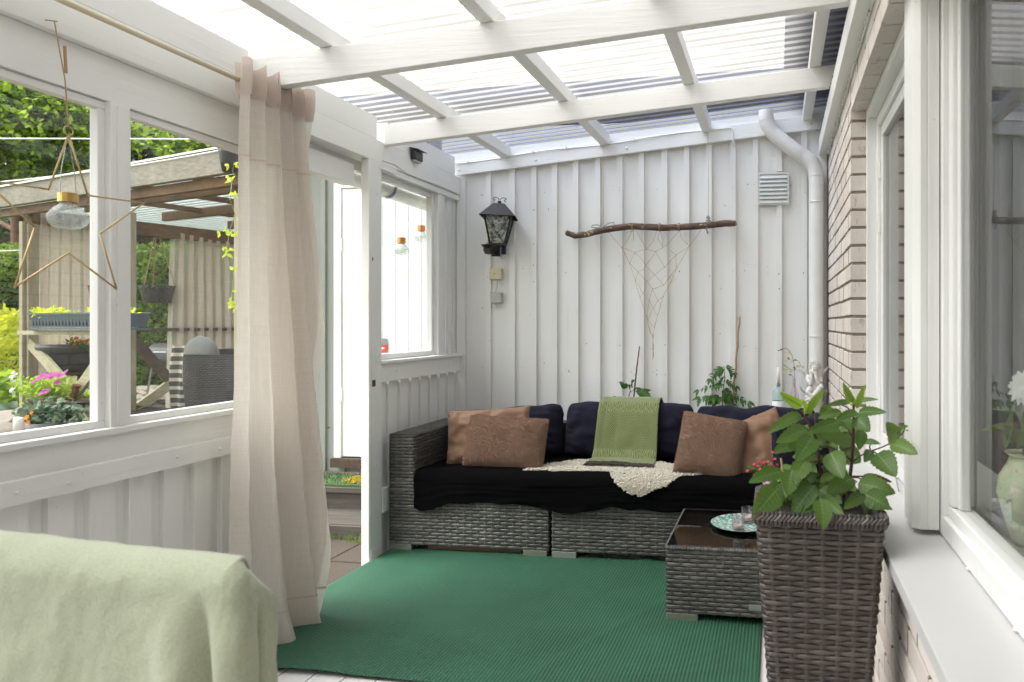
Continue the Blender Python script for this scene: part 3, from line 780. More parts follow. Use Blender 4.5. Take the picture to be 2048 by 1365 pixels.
brd(-3.68, -2.24, 4.452, 4.48, -.08, .124).build('riser', M['step_wood'], t, bevel=.003)
brd(-3.7, -2.26, 4.12, 4.45, -.028, .014).build('tread', M['step_wood'], t, bevel=.006)
m = brd(-3.7, -2.26, 4.10, 4.118, -.085, .005); m.box((-3.6, 4.15, -.2), (-3.5, 4.4, -.03)); m.build('riser', M['step_wood'], t, bevel=.003)
t = thing('doormat', 'green doormat with a yellow flower patch on the top step', 'doormat', (-2.8, 4.6, .167))
m = MB(); m.box((-3.45, 4.44, .167), (-2.45, 4.76, .180)); m.build('mat', M['mat_green'], t)
def tufts(m, n, fn, L=.012, wd=.003, rr=rnd):
    for _ in range(n):
        p, nn = fn(); p = Vector(p); nn = Vector(nn)
        d = (nn + Vector((jit(.7), jit(.7), jit(.7)))).normalized(); s = d.cross(Vector((jit(1), jit(1), jit(1)))).normalized() * wd
        m.add([p - s, p + s, p + d * L * rr.uniform(.6, 1.2)], [(0, 1, 2)])
m = MB(); tufts(m, 1800, lambda: ((rnd.uniform(-3.45, -2.45), rnd.uniform(4.44, 4.76), .18), (0, 0, 1)), .014, .003); m.build('pile', M['mat_green'], t)['kind'] = 'stuff'
m = MB()
for k in range(7):
    a = k / 7 * 2 * PI; c = (-2.84 + .10 * math.cos(a), 4.60 + .08 * math.sin(a))
    tufts(m, 160, lambda: ((c[0] + rnd.gauss(0, .028), c[1] + rnd.gauss(0, .022), .18), (0, 0, 1)), .022, .003)
m.build('flower_patch', M['mat_yellow'], t)['kind'] = 'stuff'
# paving slab and weeds outside the doorway
m = MB()
for (x0, y0) in ((-2.95, 3.3), (-2.95, 3.72), (-2.53, 3.3), (-2.53, 3.72), (-3.38, 3.3), (-3.38, 3.72), (-2.53, 2.88), (-2.95, 2.88)):
    m.box((x0, y0, -.12), (x0 + .41, y0 + .41, -.078 + jit(.003)))
M['slab'] = simple('exposed_aggregate', (.060, .047, .034), .9, 0, .45, 70, .8, .006)
tag(m.build('path', M['slab'], bevel=.006), kind='structure')
m = MB()
for c in ((-2.98, 4.08), (-2.75, 4.09), (-2.55, 4.05), (-2.62, 4.09), (-3.0, 3.715)):
    for i in range(40):
        b = Vector((c[0] + rnd.gauss(0, .05), c[1] + rnd.gauss(0, .012), -.085)); a = rnd.uniform(0, 2 * PI); L = rnd.uniform(.03, .08)
        tip = b + Vector((math.cos(a) * L * .6, math.sin(a) * L * .6, L)); s = Vector((-math.sin(a), math.cos(a), 0)) * .002
        m.add([b - s, b + s, tip], [(0, 1, 2)])
tag(m.build("weeds", M["thuja"]), "tufts of grass growing along the step and slab joints", "weeds", kind='stuff')
# ================================================================== FURNITURE
def weave(m, P, N, U, V, row, stake, th, closed=False, per=4, ph=0, seg=None):
    """woven strands: P(u,v) surface point, N(u,v) normal; strands run along u, one per row; upright stakes in between"""
    nr = max(1, int(round(V / row))); row = V / nr; ns = max(1, int(round(U / stake))); 
    if closed and ns % 2: ns += 1
    stake = U / ns; n = ns * per
    for j in range(nr):
        v0 = (j + .5) * row; hw = row * .47
        # break strands into islands a few stakes long so their colour varies
        L = seg or ns; k0 = 0; first = (j * 7) % L if seg else 0
        cuts = [0] + [c for c in range(first if first else L, ns, L)] + [ns]
        for c0, c1 in zip(cuts[:-1], cuts[1:]):
            if c1 <= c0: continue
            vs = []; cnt = (c1 - c0) * per
            for i in range(cnt + 1):
                u = (c0 * per + i) / n * U; off = th * math.cos(PI * (u / stake + j + ph))
                p = Vector(P(u, v0)); nn = Vector(N(u, v0)); up = (Vector(P(u, v0 + .001)) - Vector(P(u, v0 - .001))).normalized()
                ww = hw * (1 - .12 * (1 - abs(off) / th))
                for a, b in ((-1, -.0024), (-.5, .0006), (.5, .0006), (1, -.0024)):
                    vs.append(p + up * ww * a + nn * (off + b))
            m.add(vs, [(i * 4 + q, i * 4 + 4 + q, i * 4 + 5 + q, i * 4 + 1 + q) for i in range(cnt) for q in range(3)])
    for k in range(ns + (0 if closed else 1)):
        u = k * stake
        if not closed: u = min(max(u, .003), U - .003)
        vs = []; nv = nr * 2
        for i in range(nv + 1):
            v = i / nv * V; off = -.4 * th * math.cos(PI * (k + v / row - .5 + ph)) 
            p = Vector(P(u, v)); nn = Vector(N(u, v)); tv = (Vector(P(u + .001, v)) - Vector(P(u - .001, v))).normalized()
            for a, b in ((-1, -.001), (0, .0004), (1, -.001)): vs.append(p + tv * stake * .13 * a + nn * (off + b))
        m.add(vs, [(i * 3 + q, i * 3 + 3 + q, i * 3 + 4 + q, i * 3 + 1 + q) for i in range(nv) for q in range(2)])
def path_fn(pts, r=.012, closed=False, step=.006):
    """rounded polyline in plan -> position and outward normal by length (outward = right hand side when walking)"""
    pts = [Vector((p[0], p[1])) for p in pts]; out = []
    n = len(pts); rng = range(n) if closed else range(1, n - 1)
    seq = []
    for i in range(n):
        if not closed and i in (0, n - 1): seq.append(pts[i]); continue
        a = pts[i - 1]; b = pts[i]; c = pts[(i + 1) % n]
        p = b + (a - b).normalized() * r; q = b + (c - b).normalized() * r
        for t in np.linspace(0, 1, 5): seq.append(p * (1 - t) ** 2 + b * 2 * t * (1 - t) + q * t * t)
    if closed: seq.append(seq[0])
    L = [0]
    for a, b in zip(seq[:-1], seq[1:]): L.append(L[-1] + (b - a).length)
    T = L[-1]
    def f(u):
        if closed: u = u % T
        u = min(max(u, 0), T)
        for i in range(len(L) - 1):
            if u <= L[i + 1] + 1e-9: break
        d = seq[i + 1] - seq[i]; l = d.length or 1e-9
        p = seq[i] + d * ((u - L[i]) / l); d = d / l
        return p, Vector((d.y, -d.x))
    return f, T
def woven_wall(name, pts, z0, z1, mat, back, parent, row=.0185, stake=.04, th=.0022, closed=False, seg=5, taper=None, r=.012):
    f, T = path_fn(pts, r, closed)
    tp = taper or (lambda p, z: p)
    def P(u, v): p, n = f(u); z = z0 + v; q = tp(p, z); return (q[0], q[1], z)
    def N(u, v): p, n = f(u); return (n.x, n.y, 0)
    m = MB(); weave(m, P, N, T, z1 - z0, row, stake, th, closed, 4, 0, seg)
    return m
def flat_weave(m, o, ax, ay, U, V, row=.0185, stake=.04, th=.002, seg=5):
    o = Vector(o); ax = Vector(ax).normalized(); ay = Vector(ay).normalized(); nn = ax.cross(ay)
    weave(m, lambda u, v: o + ax * u + ay * v, lambda u, v: nn, U, V, row, stake, th, False, 4, 0, seg)

def cushion(m, w, h, d, T, seed=0, n=26, pinch=.10, wr=.006, puff=.5, sag=0.0, box_=False, skew=0.0):
    """closed pillow in the local x (width) / z (height) plane, thickness along y"""
    def out(a, b):
        x = w / 2 * a * (1 - pinch * (1 - a * a) * 0 - pinch * (1 - b * b) * .45 * abs(a)); z = h / 2 * b * (1 - pinch * (1 - a * a) * .45 * abs(b))
        z -= sag * (1 - a * a) * (b + 1) / 2
        if box_: x = w / 2 * a * (1 - .07 * b ** 6 if b > 0 else 1); z = h / 2 * b * (1 - .10 * a ** 6) - skew * (1 - a) * (b + 1) / 2 + .010 * (b + 1) * nz(a * 2.5, seed)
        return x, z
    for side in (1, -1):
        def P(s, t):
            a = (2 * s - 1); b = (2 * t - 1); a = math.sin(a * PI / 2) * .35 + a * .65; b = math.sin(b * PI / 2) * .35 + b * .65
            x, z = out(a, b); k = max(0, (1 - a ** 4) * (1 - b ** 4)) ** puff
            wv = 0
            if wr:
                e = max(abs(a), abs(b))
                wv = wr * (nz(x * 14 + seed * 3, z * 14, seed) * .8 + nz(x * 34, z * 9 + seed, seed + side) * .5 * e + nz((a + b) * 6 + seed, (a - b) * 3, seed) * .7 * e) * min(1, k * 2)
            y = side * (d / 2 * k + .002) + wv
            return T @ Vector((x, -y, z))
        m.grid(P, n, n)
def xf(loc, rz=0, rx=0, ry=0): return Matrix.Translation(Vector(loc)) @ Matrix.Rotation(R(rz), 4, 'Z') @ Matrix.Rotation(R(rx), 4, 'X') @ Matrix.Rotation(R(ry), 4, 'Y')
def piping(m, w, h, T, r=.004, pinch=.10, sag=0):
    pts = []
    def out(a, b): return (w / 2 * a * (1 - pinch * (1 - b * b) * .45), h / 2 * b * (1 - pinch * (1 - a * a) * .45) - sag * (1 - a * a) * (b + 1) / 2)
    for s in np.linspace(-1, 1, 16): pts.append(out(s, -1))
    for s in np.linspace(-1, 1, 16): pts.append(out(1, s))
    for s in np.linspace(1, -1, 16): pts.append(out(s, 1))
    for s in np.linspace(1, -1, 16): pts.append(out(-1, s))
    m.tube([T @ Vector((x, 0, z)) for x, z in pts], r, 6, False)
def fur(m, src, n, L, wd, seed=1, lean=(0, 0, -.35), curl=0.6):
    """short pile: thin triangles standing on the faces already in src"""
    r = random.Random(seed); vs = [Vector(v) for v in src.v]; fs = src.f; tri = []; ar = []
    for f in fs:
        a = (vs[f[2]] - vs[f[0]]).cross(vs[f[3 if len(f) > 3 else 1]] - vs[f[1]]); ar.append(a.length / 2)
    cum = np.cumsum(ar); tot = cum[-1]
    for _ in range(n):
        k = int(np.searchsorted(cum, r.random() * tot)); f = fs[min(k, len(fs) - 1)]
        a, b = r.random(), r.random(); q = [vs[i] for i in f]
        if len(q) < 4: q.append(q[-1])
        p = (q[0] * (1 - a) + q[1] * a) * (1 - b) + (q[3] * (1 - a) + q[2] * a) * b
        nn = (q[2] - q[0]).cross(q[3] - q[1])
        if nn.length < 1e-12: continue
        nn.normalize(); yield p, nn, r
def add_fur(m, src, n, L, wd, seed=1, lean=(0, 0, -.3), curl=.6, centre=None):
    for p, nn, r in fur(m, src, n, L, wd, seed):
        if centre is not None and nn.dot(p - Vector(centre)) < 0: nn = -nn
        sw = Vector((0, 0, .25 * nz(p.x * 30, p.z * 60)))
        d = (nn + Vector(lean) + sw + Vector((r.uniform(-curl, curl), r.uniform(-curl, curl), r.uniform(-curl, curl)))).normalized()
        s = d.cross(Vector((r.uniform(-1, 1), r.uniform(-1, 1), r.uniform(-1, 1)))).normalized() * wd
        m.add([p - s, p + s, p + d * L * r.uniform(.6, 1.2)], [(0, 1, 2)])

SF = 3.70   # front plane of the sofa
def sofa_module(name, label, x0, x1, arm=None, feet=()):
    t = thing(name, label, 'sofa', ((x0 + x1) / 2, 4.1, 0), 'grey rattan sofa modules')
    z0, z1 = .040, .335
    m = MB()
    if arm:
        pts = [(x0, 4.50), (x0, SF), (x1, SF), (x1, 4.5)]
    else: pts = [(x0, 4.50), (x0, SF), (x1, SF), (x1, 4.5)]
    g_ = woven_wall('b', pts, z0, z1, None, None, None); g_.build('woven_base', M['wicker_grey'], t)
    m = MB(); m.box((x0 + .007, SF + .007, z0 + .004), (x1 - .007, 4.49, z1 - .002)); m.build('base_backing', M['wicker_grey_back'], t)
    m = MB(); m.box((x0 + .006, 4.37, z1), (x1 - .006, 4.492, .64)); m.build('backrest', M['wicker_grey_back'], t)
    if arm:
        ax = x0 + .152
        w_ = woven_wall('a', [(x0, 4.50), (x0, SF), (ax, SF), (ax, 4.36)], z1, .652, None, None, None)
        # flat top of the arm
        flat_weave(w_, (x0 + .004, SF + .004, .654), (0, 1, 0), (-1, 0, 0), .79, 0.0001) if False else None
        m2 = MB()
        o = Vector((x0 + .004, SF + .002, .654))
        weave(w_, lambda u, v: (x0 + .002 + v, SF + .002 + u, .654), lambda u, v: (0, 0, 1), .79, .148, .0185, .04, .002, False, 4, 0, 5)
        w_.build('woven_arm', M['wicker_grey'], t)
        m = MB(); m.box((x0 + .007, SF + .007, z1), (ax - .007, 4.49, .649)); m.build('arm_backing', M['wicker_grey_back'], t)
    for fx, mat in feet:
        m = MB(); m.box((fx, SF - .004, .0085), (fx + .135, SF + .10, .042)); m.build('foot', mat, t, bevel=.002)
    m = MB(); m.box((x0 + .02, 4.38, .001), (x0 + .14, 4.48, .042)); m.build('foot', M['foot_wood'], t)
    m = MB(); xc0 = x0 + (.155 if arm else .004)
    def P(s, tt): return (xc0 + (x1 - .004 - xc0) * s, 0, 0)
    m.box((xc0, SF + .012, z1 + .001), (x1 - .004, 4.36, .432)); m.build('seat_cushion', M['navy'], t, bevel=.02)
    return t
M['foot_silver'] = simple('silver_foot_block', (.27, .30, .25), .4, .3, .2, 18, .2)
sofa_module('rattan_sofa', 'left corner module of the grey rattan sofa with the woven armrest', -2.152, -1.222, True, ((-2.15, M['foot_wood']), (-1.368, M['foot_wood'])))
sofa_module('rattan_sofa', 'middle module of the grey rattan sofa under the green throw', -1.210, -.262, False, ((-1.205, M['foot_silver']), (-.42, M['foot_wood'])))
sofa_module('rattan_sofa', 'right end module of the grey rattan sofa behind the glass table', -.250, .262, False, ((-.245, M['foot_wood']),))
m = MB(); m.box((-1.95, 3.76, .004), (-1.40, 4.2, .034)); tag(m.build('wooden_pallet', M['pallet']), 'strip of brown timber lying under the left sofa module', 'plank')

# black fleece over the seat
def fleece(s, t):
    x = -1.992 + 2.24 * s
    hem = .280 + .014 * math.sin(x * 7) + .022 * nz(x * 4, 3) + .010 * nz(x * 11, 5) - .03 * max(0, 1 - abs(x + 1.95) / .1)
    if abs(x + 1.22) < .02: hem += 0
    L = t * 1.0
    if L < .62:
        y = 4.36 - L; z = .448 + .010 * nz(x * 5, y * 6) + .007 * max(0, math.sin(x * 5 + y * 22 + 3 * nz(x * 2, 1))) - .016 * math.exp(-((x + 1.215) / .02) ** 2) * .6
        z += .010 * math.exp(-((y - 3.78) / .1) ** 2)
    elif L < .70:
        a = (L - .62) / .08 * PI / 2; y = 3.74 - .053 * math.sin(a); z = .458 - .05 * (1 - math.cos(a)) + .004 * nz(x * 9, 0)
    else:
        k = (L - .70) / .30; y = 3.687 - .006 * k + .012 * nz(x * 8, k * 2) * k + .008 * math.sin(x * 15 + 6 * nz(x * 2, 1) + k) * k + .006 * nz(x * 4 + k * 6, k * 8, 3); z = .408 + (hem - .408) * k
    return (x + .008 * nz(y * 5, x * 3), y, z)
m = MB(); m.grid(fleece, 170, 70)
o = tag(m.build('fleece_blanket', M['black_fleece'], smooth=True), 'black fleece blanket covering the sofa seat and hanging over its front', 'blanket')
s_ = o.modifiers.new('thick', 'SOLIDIFY'); s_.thickness = .005; s_.offset = 0

# back cushions
def back_cushion(label, x0, x1, zt_, seed, y=4.28, rz=0, skew=0.0):
    w = x1 - x0; h = zt_ - .45; m = MB(); T = xf(((x0 + x1) / 2, y, .45 + h / 2), rz, -10)
    cushion(m, w, h, .20, T, seed, 34, .03, .020, .40, 0, True, skew)
    t = thing('back_cushion', label, 'cushion', ((x0 + x1) / 2, y, .45), 'navy back cushions')
    m.build('cover', M['navy'], t, smooth=True, weld=True)
    return t
back_cushion('navy back cushion at the left end behind the brown cushions', -2.08, -1.315, .785, 3, 4.27, -3, .045)
back_cushion('navy back cushion carrying the green throw', -1.300, -.50, .79, 8, 4.27, 0)
back_cushion('navy back cushion at the right end behind the fluffy square cushion', -.488, .235, .775, 12, 4.27, 0)
m = MB(); T = xf((.13, 3.98, .60), 66, -8); cushion(m, .60, .30, .14, T, 21, 22, .03, .01, .35)
tag(m.build('back_cushion', M['navy'], smooth=True, weld=True), 'navy side cushion leaning against the brick wall behind the plant', 'cushion', 'navy back cushions')

def soft(name, label, loc, w, h, d, rz, rx, ry, mat, seed, furry=None, pinch=.12, wr=.006, group=None, puff=.5, sag=0):
    m = MB(); T = xf(loc, rz, rx, ry); cushion(m, w, h, d, T, seed, 30, pinch, wr, puff, sag)
    t = thing(name, label, 'cushion', loc, group)
    m.build('cover', mat, t, smooth=True, weld=True)
    if furry:
        f = MB(); add_fur(f, m, furry * 3, .0085, .0009, seed, (0, -.1, -.2), .55, loc); f.build('pile', mat, t)['kind'] = 'stuff'
    return t
G1 = 'brown scatter cushions on the sofa'
# left satin cushion, crumpled, against the arm
soft('satin_cushion', 'smooth rust brown cotton cushion crumpled against the left armrest', (-1.70, 4.02, .598), .50, .34, .15, 8, -16, -4, M['satin'], 31, None, .10, .030, G1, .45)
soft('teddy_cushion', 'wide fluffy brown cushion on the left of the sofa', (-1.532, 3.865, .595), .475, .285, .15, -2, -18, 1.5, M['teddy'], 5, 26000, .05, .006, G1)
soft('satin_cushion', 'smooth rust brown cushion leaning behind the fluffy square one at the right', (-.13, 3.98, .575), .42, .36, .15, 4, -26, -22, M['satin'], 44, None, .10, .028, G1, .45)
soft('teddy_cushion', 'square fluffy brown cushion tilted on the right of the sofa', (-.36, 3.86, .60), .355, .335, .16, 6, -20, 10, M['teddy'], 9, 24000, .06, .006, G1)

# sheepskin
def sheep_map(x, s):
    if s > .035: return Vector((x, 3.70 + s, .462))
    if s > -.02: a = (.035 - s) / .055 * PI / 2; return Vector((x, 3.715 - .048 * math.sin(a) + .02, .462 - .04 * (1 - math.cos(a))))
    return Vector((x, 3.677, .422 + (s + .02)))
outl = []
for u, v in ((1033, 948), (1060, 938), (1095, 930), (1150, 922), (1230, 921), (1320, 926), (1366, 934), (1408, 951), (1385, 955), (1365, 955)):
    p = on_z(u, v, .462); outl.append((p.x, max(.045, p.y - 3.70)))
for u, v in ((1335, 966), (1310, 980), (1285, 993), (1262, 988), (1245, 975), (1228, 960)):
    p = on_y(u, v, 3.675); s = p.z - .422 - .02 if p.z < .40 else .0 - (.462 - p.z) * .8; outl.append((p.x, s))
for u, v in ((1205, 957), (1170, 952), (1130, 950), (1112, 949), (1075, 951)):
    p = on_z(u, v, .462); outl.append((p.x, max(.052, p.y - 3.70)))
def inside(x, y, poly):
    c = False; j = len(poly) - 1
    for i in range(len(poly)):
        if (poly[i][1] > y) != (poly[j][1] > y) and x < (poly[j][0] - poly[i][0]) * (y - poly[i][1]) / (poly[j][1] - poly[i][1]) + poly[i][0]: c = not c
        j = i
    return c
xs = [p[0] for p in outl]; ss = [p[1] for p in outl]
sk = MB(); st_ = .009; X0, S0 = min(xs), min(ss)
for i in range(int((max(xs) - X0) / st_)):
    for j in range(int((max(ss) - S0) / st_)):
        x, s = X0 + i * st_, S0 + j * st_
        if inside(x + .0045, s + .0045, outl): sk.add([sheep_map(x, s), sheep_map(x + st_, s), sheep_map(x + st_, s + st_), sheep_map(x, s + st_)], [(0, 1, 2, 3)])
t = thing('sheepskin', 'cream curly sheepskin laid over the black seat under the green throw', 'sheepskin', (-.9, 3.8, .46))
sk.build('hide', M['sheep'], t, smooth=True, weld=True)
m = MB(); r2 = random.Random(4)
for p, nn, r in fur(m, sk, 11000, 0, 0, 3):
    if nn.y > 0 or nn.z < 0: nn = -nn
    q = p + nn * r.uniform(.001, .008) + Vector((r.uniform(-.004, .004),) * 3)
    s = r.uniform(.004, .0085) * .62; m.ball(q, (s, s * .8, s * .75), 5, 4)
o = m.build('curls', M['sheep'], t, smooth=True); o['kind'] = 'stuff'

# green herringbone throw over the middle back cushion
tx0, tx1 = on_y(1197, 850, 4.16).x, on_y(1316, 850, 4.16).x
t = thing('herringbone_throw', 'green herringbone throw with dark fringe hung over the middle navy cushion', 'throw', (-.95, 4.2, .45))
prof = [(4.36, .55), (4.37, .70), (4.355, .785), (4.31, .812), (4.255, .812), (4.205, .790), (4.165, .74), (4.135, .67), (4.11, .60), (4.085, .53), (4.05, .485), (3.99, .473), (3.93, .470)]
def pl(pr_, t):
    k = t * (len(pr_) - 1); i = min(int(k), len(pr_) - 2); f = k - i
    return tuple(a * (1 - f) + b * f for a, b in zip(pr_[i], pr_[i + 1]))
def thr(s, t_):
    y, z = pl(prof, t_); fl = .018 * max(0, t_ - .4)
    x = tx0 - fl + (tx1 - tx0 + 2 * fl) * s + .012 * max(0, t_ - .85) * math.sin(s * 9)
    return (x + .003 * nz(t_ * 6, s), y - .008 * nz(s * 5, t_ * 6) - .006 * math.exp(-((s - .03) / .06) ** 2), z + .006 * nz(s * 8, t_ * 3) + (.012 * math.sin(s * 5) * max(0, t_ - .85) * 3))
m = MB(); m.grid(thr, 60, 90); o = m.build('cloth', M['herring'], t, smooth=True); q = o.modifiers.new('thick', 'SOLIDIFY'); q.thickness = .006
m = MB(); r2 = random.Random(6)
for i in range(230):
    s = r2.random(); b = Vector(thr(s, .98)); pts = [b + Vector((0, 0, .012))]
    dx = r2.uniform(-.35, .35)
    for k in range(1, 5): pts.append(b + Vector((dx * .012 * k + .003 * math.sin(k * 2 + i), -.017 * k, .014 + .005 * math.sin(k + i) - .0012 * k)))
    m.tube(pts, .0028, 4)
m.build('fringe', M['fringe'], t)

# ---- coffee table
t = thing('coffee_table', 'low grey rattan coffee table with a smoked glass top', 'table', (-.15, 3.3, 0))
cx0, cx1, cy0, cy1 = -.470, .13, 2.978, 3.60
w_ = woven_wall('t', [(cx0, cy0), (cx1, cy0), (cx1, cy1), (cx0, cy1)], .043, .312, None, None, None, .0175, .036, .0022, True, 5)
# thicker rolled edge
for z, rr in ((.320, .0085),):
    f, T_ = path_fn([(cx0 + .003, cy0 + .003), (cx1 - .003, cy0 + .003), (cx1 - .003, cy1 - .003), (cx0 + .003, cy1 - .003)], .01, True)
    nseg = int(T_ / .012)
    for i in range(nseg):
        p, n1 = f(i * T_ / nseg); q, _ = f((i + .93) * T_ / nseg)
        w_.tube([(p.x, p.y, z - rr * .2), ((p.x + q.x) / 2 + n1.x * .002, (p.y + q.y) / 2 + n1.y * .002, z), (q.x, q.y, z - rr * .2)], [rr * .9, rr, rr * .9], 8)
w_.build('woven_body', M['wicker_grey'], t)
m = MB(); m.box((cx0 + .008, cy0 + .008, .045), (cx1 - .008, cy1 - .008, .308)); m.build('body_backing', M['wicker_grey_back'], t)
m = MB(); weave(m, lambda u, v: (cx0 + .01 + u, cy0 + .012 + v, .3125), lambda u, v: (0, 0, 1), cx1 - cx0 - .02, cy1 - cy0 - .02, .0175, .036, .0018, False, 4, 0, 5); m.build('woven_top', M['wicker_grey'], t)
m = MB(); m.box((cx0 + .004, cy0 + .004, .3255), (cx1 - .004, cy1 - .004, .3315)); m.build('glass_top', M['table_glass'], t, bevel=.0015)
for fx, fy in ((cx0 + .002, cy0 - .002), (cx1 - .14, cy0 - .002), (cx0 + .002, cy1 - .1), (cx1 - .14, cy1 - .1)):
    m = MB(); m.box((fx, fy, .0085), (fx + .135, fy + .1, .044)); m.build('foot', M['foot_wood'], t, bevel=.002)
bp = on_y(1510, 1216, cy0 - .006)
m = MB(); m.box((bp.x - .026, cy0 - .008, bp.z - .012), (bp.x + .026, cy0 - .004, bp.z + .012)); bo = m.build('badge', simple('badge_metal', (.30, .33, .30), .35, .5, .1, 40, .1), t, bevel=.001)
m = MB(); m.box((bp.x - .018, cy0 - .0088, bp.z - .005), (bp.x + .018, cy0 - .0082, bp.z - .0035)); m.box((bp.x - .006, cy0 - .0088, bp.z + .001), (bp.x + .002, cy0 - .0082, bp.z + .003)); m.box((bp.x - .009, cy0 - .0088, bp.z + .003), (bp.x - .005, cy0 - .0082, bp.z + .006)); m.build('emblem', M['label_grey'], bo)
# plate, glasses, candles, vase
pc = on_z(1487, 1052, .332); pc = Vector((pc.x, pc.y, .332))
m = MB(); m.lathe([(0, .004), (.10, .004), (.132, .008), (.150, .015), (.152, .017), (.149, .0175), (.13, .011), (.10, .0075), (0, .0075)], pc, 48)
tag(m.build('plate', M['plate'], smooth=True), 'round plate with a green and cream pattern on the glass table', 'plate')
for (u, v, r_, h, lab) in ((1477, 1062, .030, .072, 'nearer clear glass candle holder on the patterned plate'), (1495, 1046, .030, .072, 'farther clear glass candle holder on the patterned plate behind the nearer one')):
    c = on_z(u, v, .341); 
    t = thing('candle_holder', lab, 'candle holder', c, 'glass candle holders')
    m = MB(); m.lathe([(0, 0), (r_ * .93, 0), (r_ * .96, .004), (r_, h), (r_ - .002, h + .001), (r_ - .004, h), (r_ * .88, .010), (0, .010)], c, 32); m.build('tumbler', M['tumbler'], t, smooth=True)
    m = MB(); m.lathe([(0, .012), (.019, .012), (.019, .027), (.017, .028), (0, .026)], c, 20); m.tube([c + Vector((0, 0, .025)), c + Vector((.001, 0, .034))], .0008, 5); m.build('tealight', M['candle'], t, smooth=True)
vc = on_z(1545, 1072, .332)
t = thing('china_vase', 'white china vase with blue specks on the table holding red and pink flowers', 'vase', vc)
m = MB(); m.lathe([(0, .001), (.045, .001), (.048, .006), (.050, .06), (.048, .15), (.044, .185), (.040, .187), (.043, .15), (.044, .06), (0, .01)], vc, 32); m.build('body', M['china'], t, smooth=True)

# ---- rug
def rugp(s, t_):
    x = -2.137 + 2.073 * s; y = 2.345 + (3.735 - 2.345) * t_
    if s < .5: x += (1 - 2 * s) * .0
    z = .0035
    ed = max(0, 1 - t_ / .06)
    z += .010 * ed * max(0, math.sin(x * 7 + 1) + nz(x * 4, 1)) 
    e2 = max(0, (t_ - .93) / .07) if -.75 < x < -.1 or x < -1.2 and False else 0
    z += .010 * e2 * max(0, math.sin(x * 34)) 
    z += .005 * (1 + nz(x * 3.1, y * 2.2)) * .8 + .0022 * (1 + nz(x * 5, y * 5)) * min(1, 12 * min(s, 1 - s, t_, 1 - t_)) + .004 * max(0, nz(x * 2.2 + 4, y * 1.2)) 
    z += .003 * math.exp(-((x - .5 * y + 3.0 - .9) / .03) ** 2)
    y += .012 * math.sin(x * 3) * (1 - t_) - (.012 * math.sin(x * 30) * e2)
    return (x, y, z)
m = MB(); m.grid(rugp, 170, 110)
o = tag(m.build('rug', M['rug'], smooth=True), 'green woven plastic rug lying on the pale deck', 'rug')
q = o.modifiers.new('thick', 'SOLIDIFY'); q.thickness = .004; q.offset = 1

# ---- tall planter in the foreground
PF = 1.788; PXC, PYC = .105, PF + .162
t = pl_ = thing('rattan_planter', 'tall tapered brown rattan planter holding the leafy plant', 'planter', (PXC, PYC, 0))
PH = .795
def tap(p, z):
    k = .66 + .34 * (z / PH); return (PXC + (p[0] - PXC) * k, PYC + (p[1] - PYC) * k)
hw_ = .160
pts = [(PXC - hw_, PYC - hw_), (PXC + hw_, PYC - hw_), (PXC + hw_, PYC + hw_), (PXC - hw_, PYC + hw_)]
w_ = woven_wall('p', pts, .01, PH - .022, None, None, None, .0135, .044, .0022, True, 7, tap, .02)
f, T_ = path_fn(pts, .022, True)
nseg = int(T_ / .0105)
for i in range(nseg):
    p, n1 = f(i * T_ / nseg); q_, n2 = f((i + 1.3) * T_ / nseg); e_ = rnd.uniform(-.0012, .0012); r0_ = rnd.uniform(.0042, .0054)
    w_.tube([(p.x - n1.x * .001, p.y - n1.y * .001, PH - .030), (p.x + n1.x * (.005 + e_), p.y + n1.y * (.005 + e_), PH - .016), (q_.x + n2.x * (.003 + e_), q_.y + n2.y * (.003 + e_), PH - .004), (q_.x - n2.x * .007, q_.y - n2.y * .007, PH + e_), (q_.x - n2.x * .016, q_.y - n2.y * .016, PH - .008)], [r0_ * .8, r0_, r0_, r0_, r0_ * .8], 6)
w_.build('woven_sides', M['wicker_brown'], t)
m = MB()
def shell(s, v):
    p, n_ = f(s * T_); z = .005 + v * (PH - .02); q_ = tap((p.x - n_.x * .006, p.y - n_.y * .006), z); return (q_[0], q_[1], z)
m.grid(shell, 80, 2); m.box((PXC - .10, PYC - .10, .004), (PXC + .10, PYC + .10, .012)); m.build('inner_frame', M['wicker_brown_back'], t)
m = MB()
def liner(s, v):
    p, n_ = f(s * T_); d_ = .008 + .03 * v; z = PH - .004 + .004 * math.sin(v * PI) - .05 * max(0, v - .5); return (p.x - n_.x * d_, p.y - n_.y * d_, z)
m.grid(liner, 80, 6); m.build('liner', M['black_plastic'], t, smooth=True)
m = MB(); m.grid(lambda a, b: (PXC - .13 + .26 * a, PYC - .13 + .26 * b, PH - .032 + .008 * nz(a * 9, b * 9)), 24, 24); m.build('soil', M['soil'], t, smooth=True)
# flat legs strip at the planter's foot is hidden below the frame

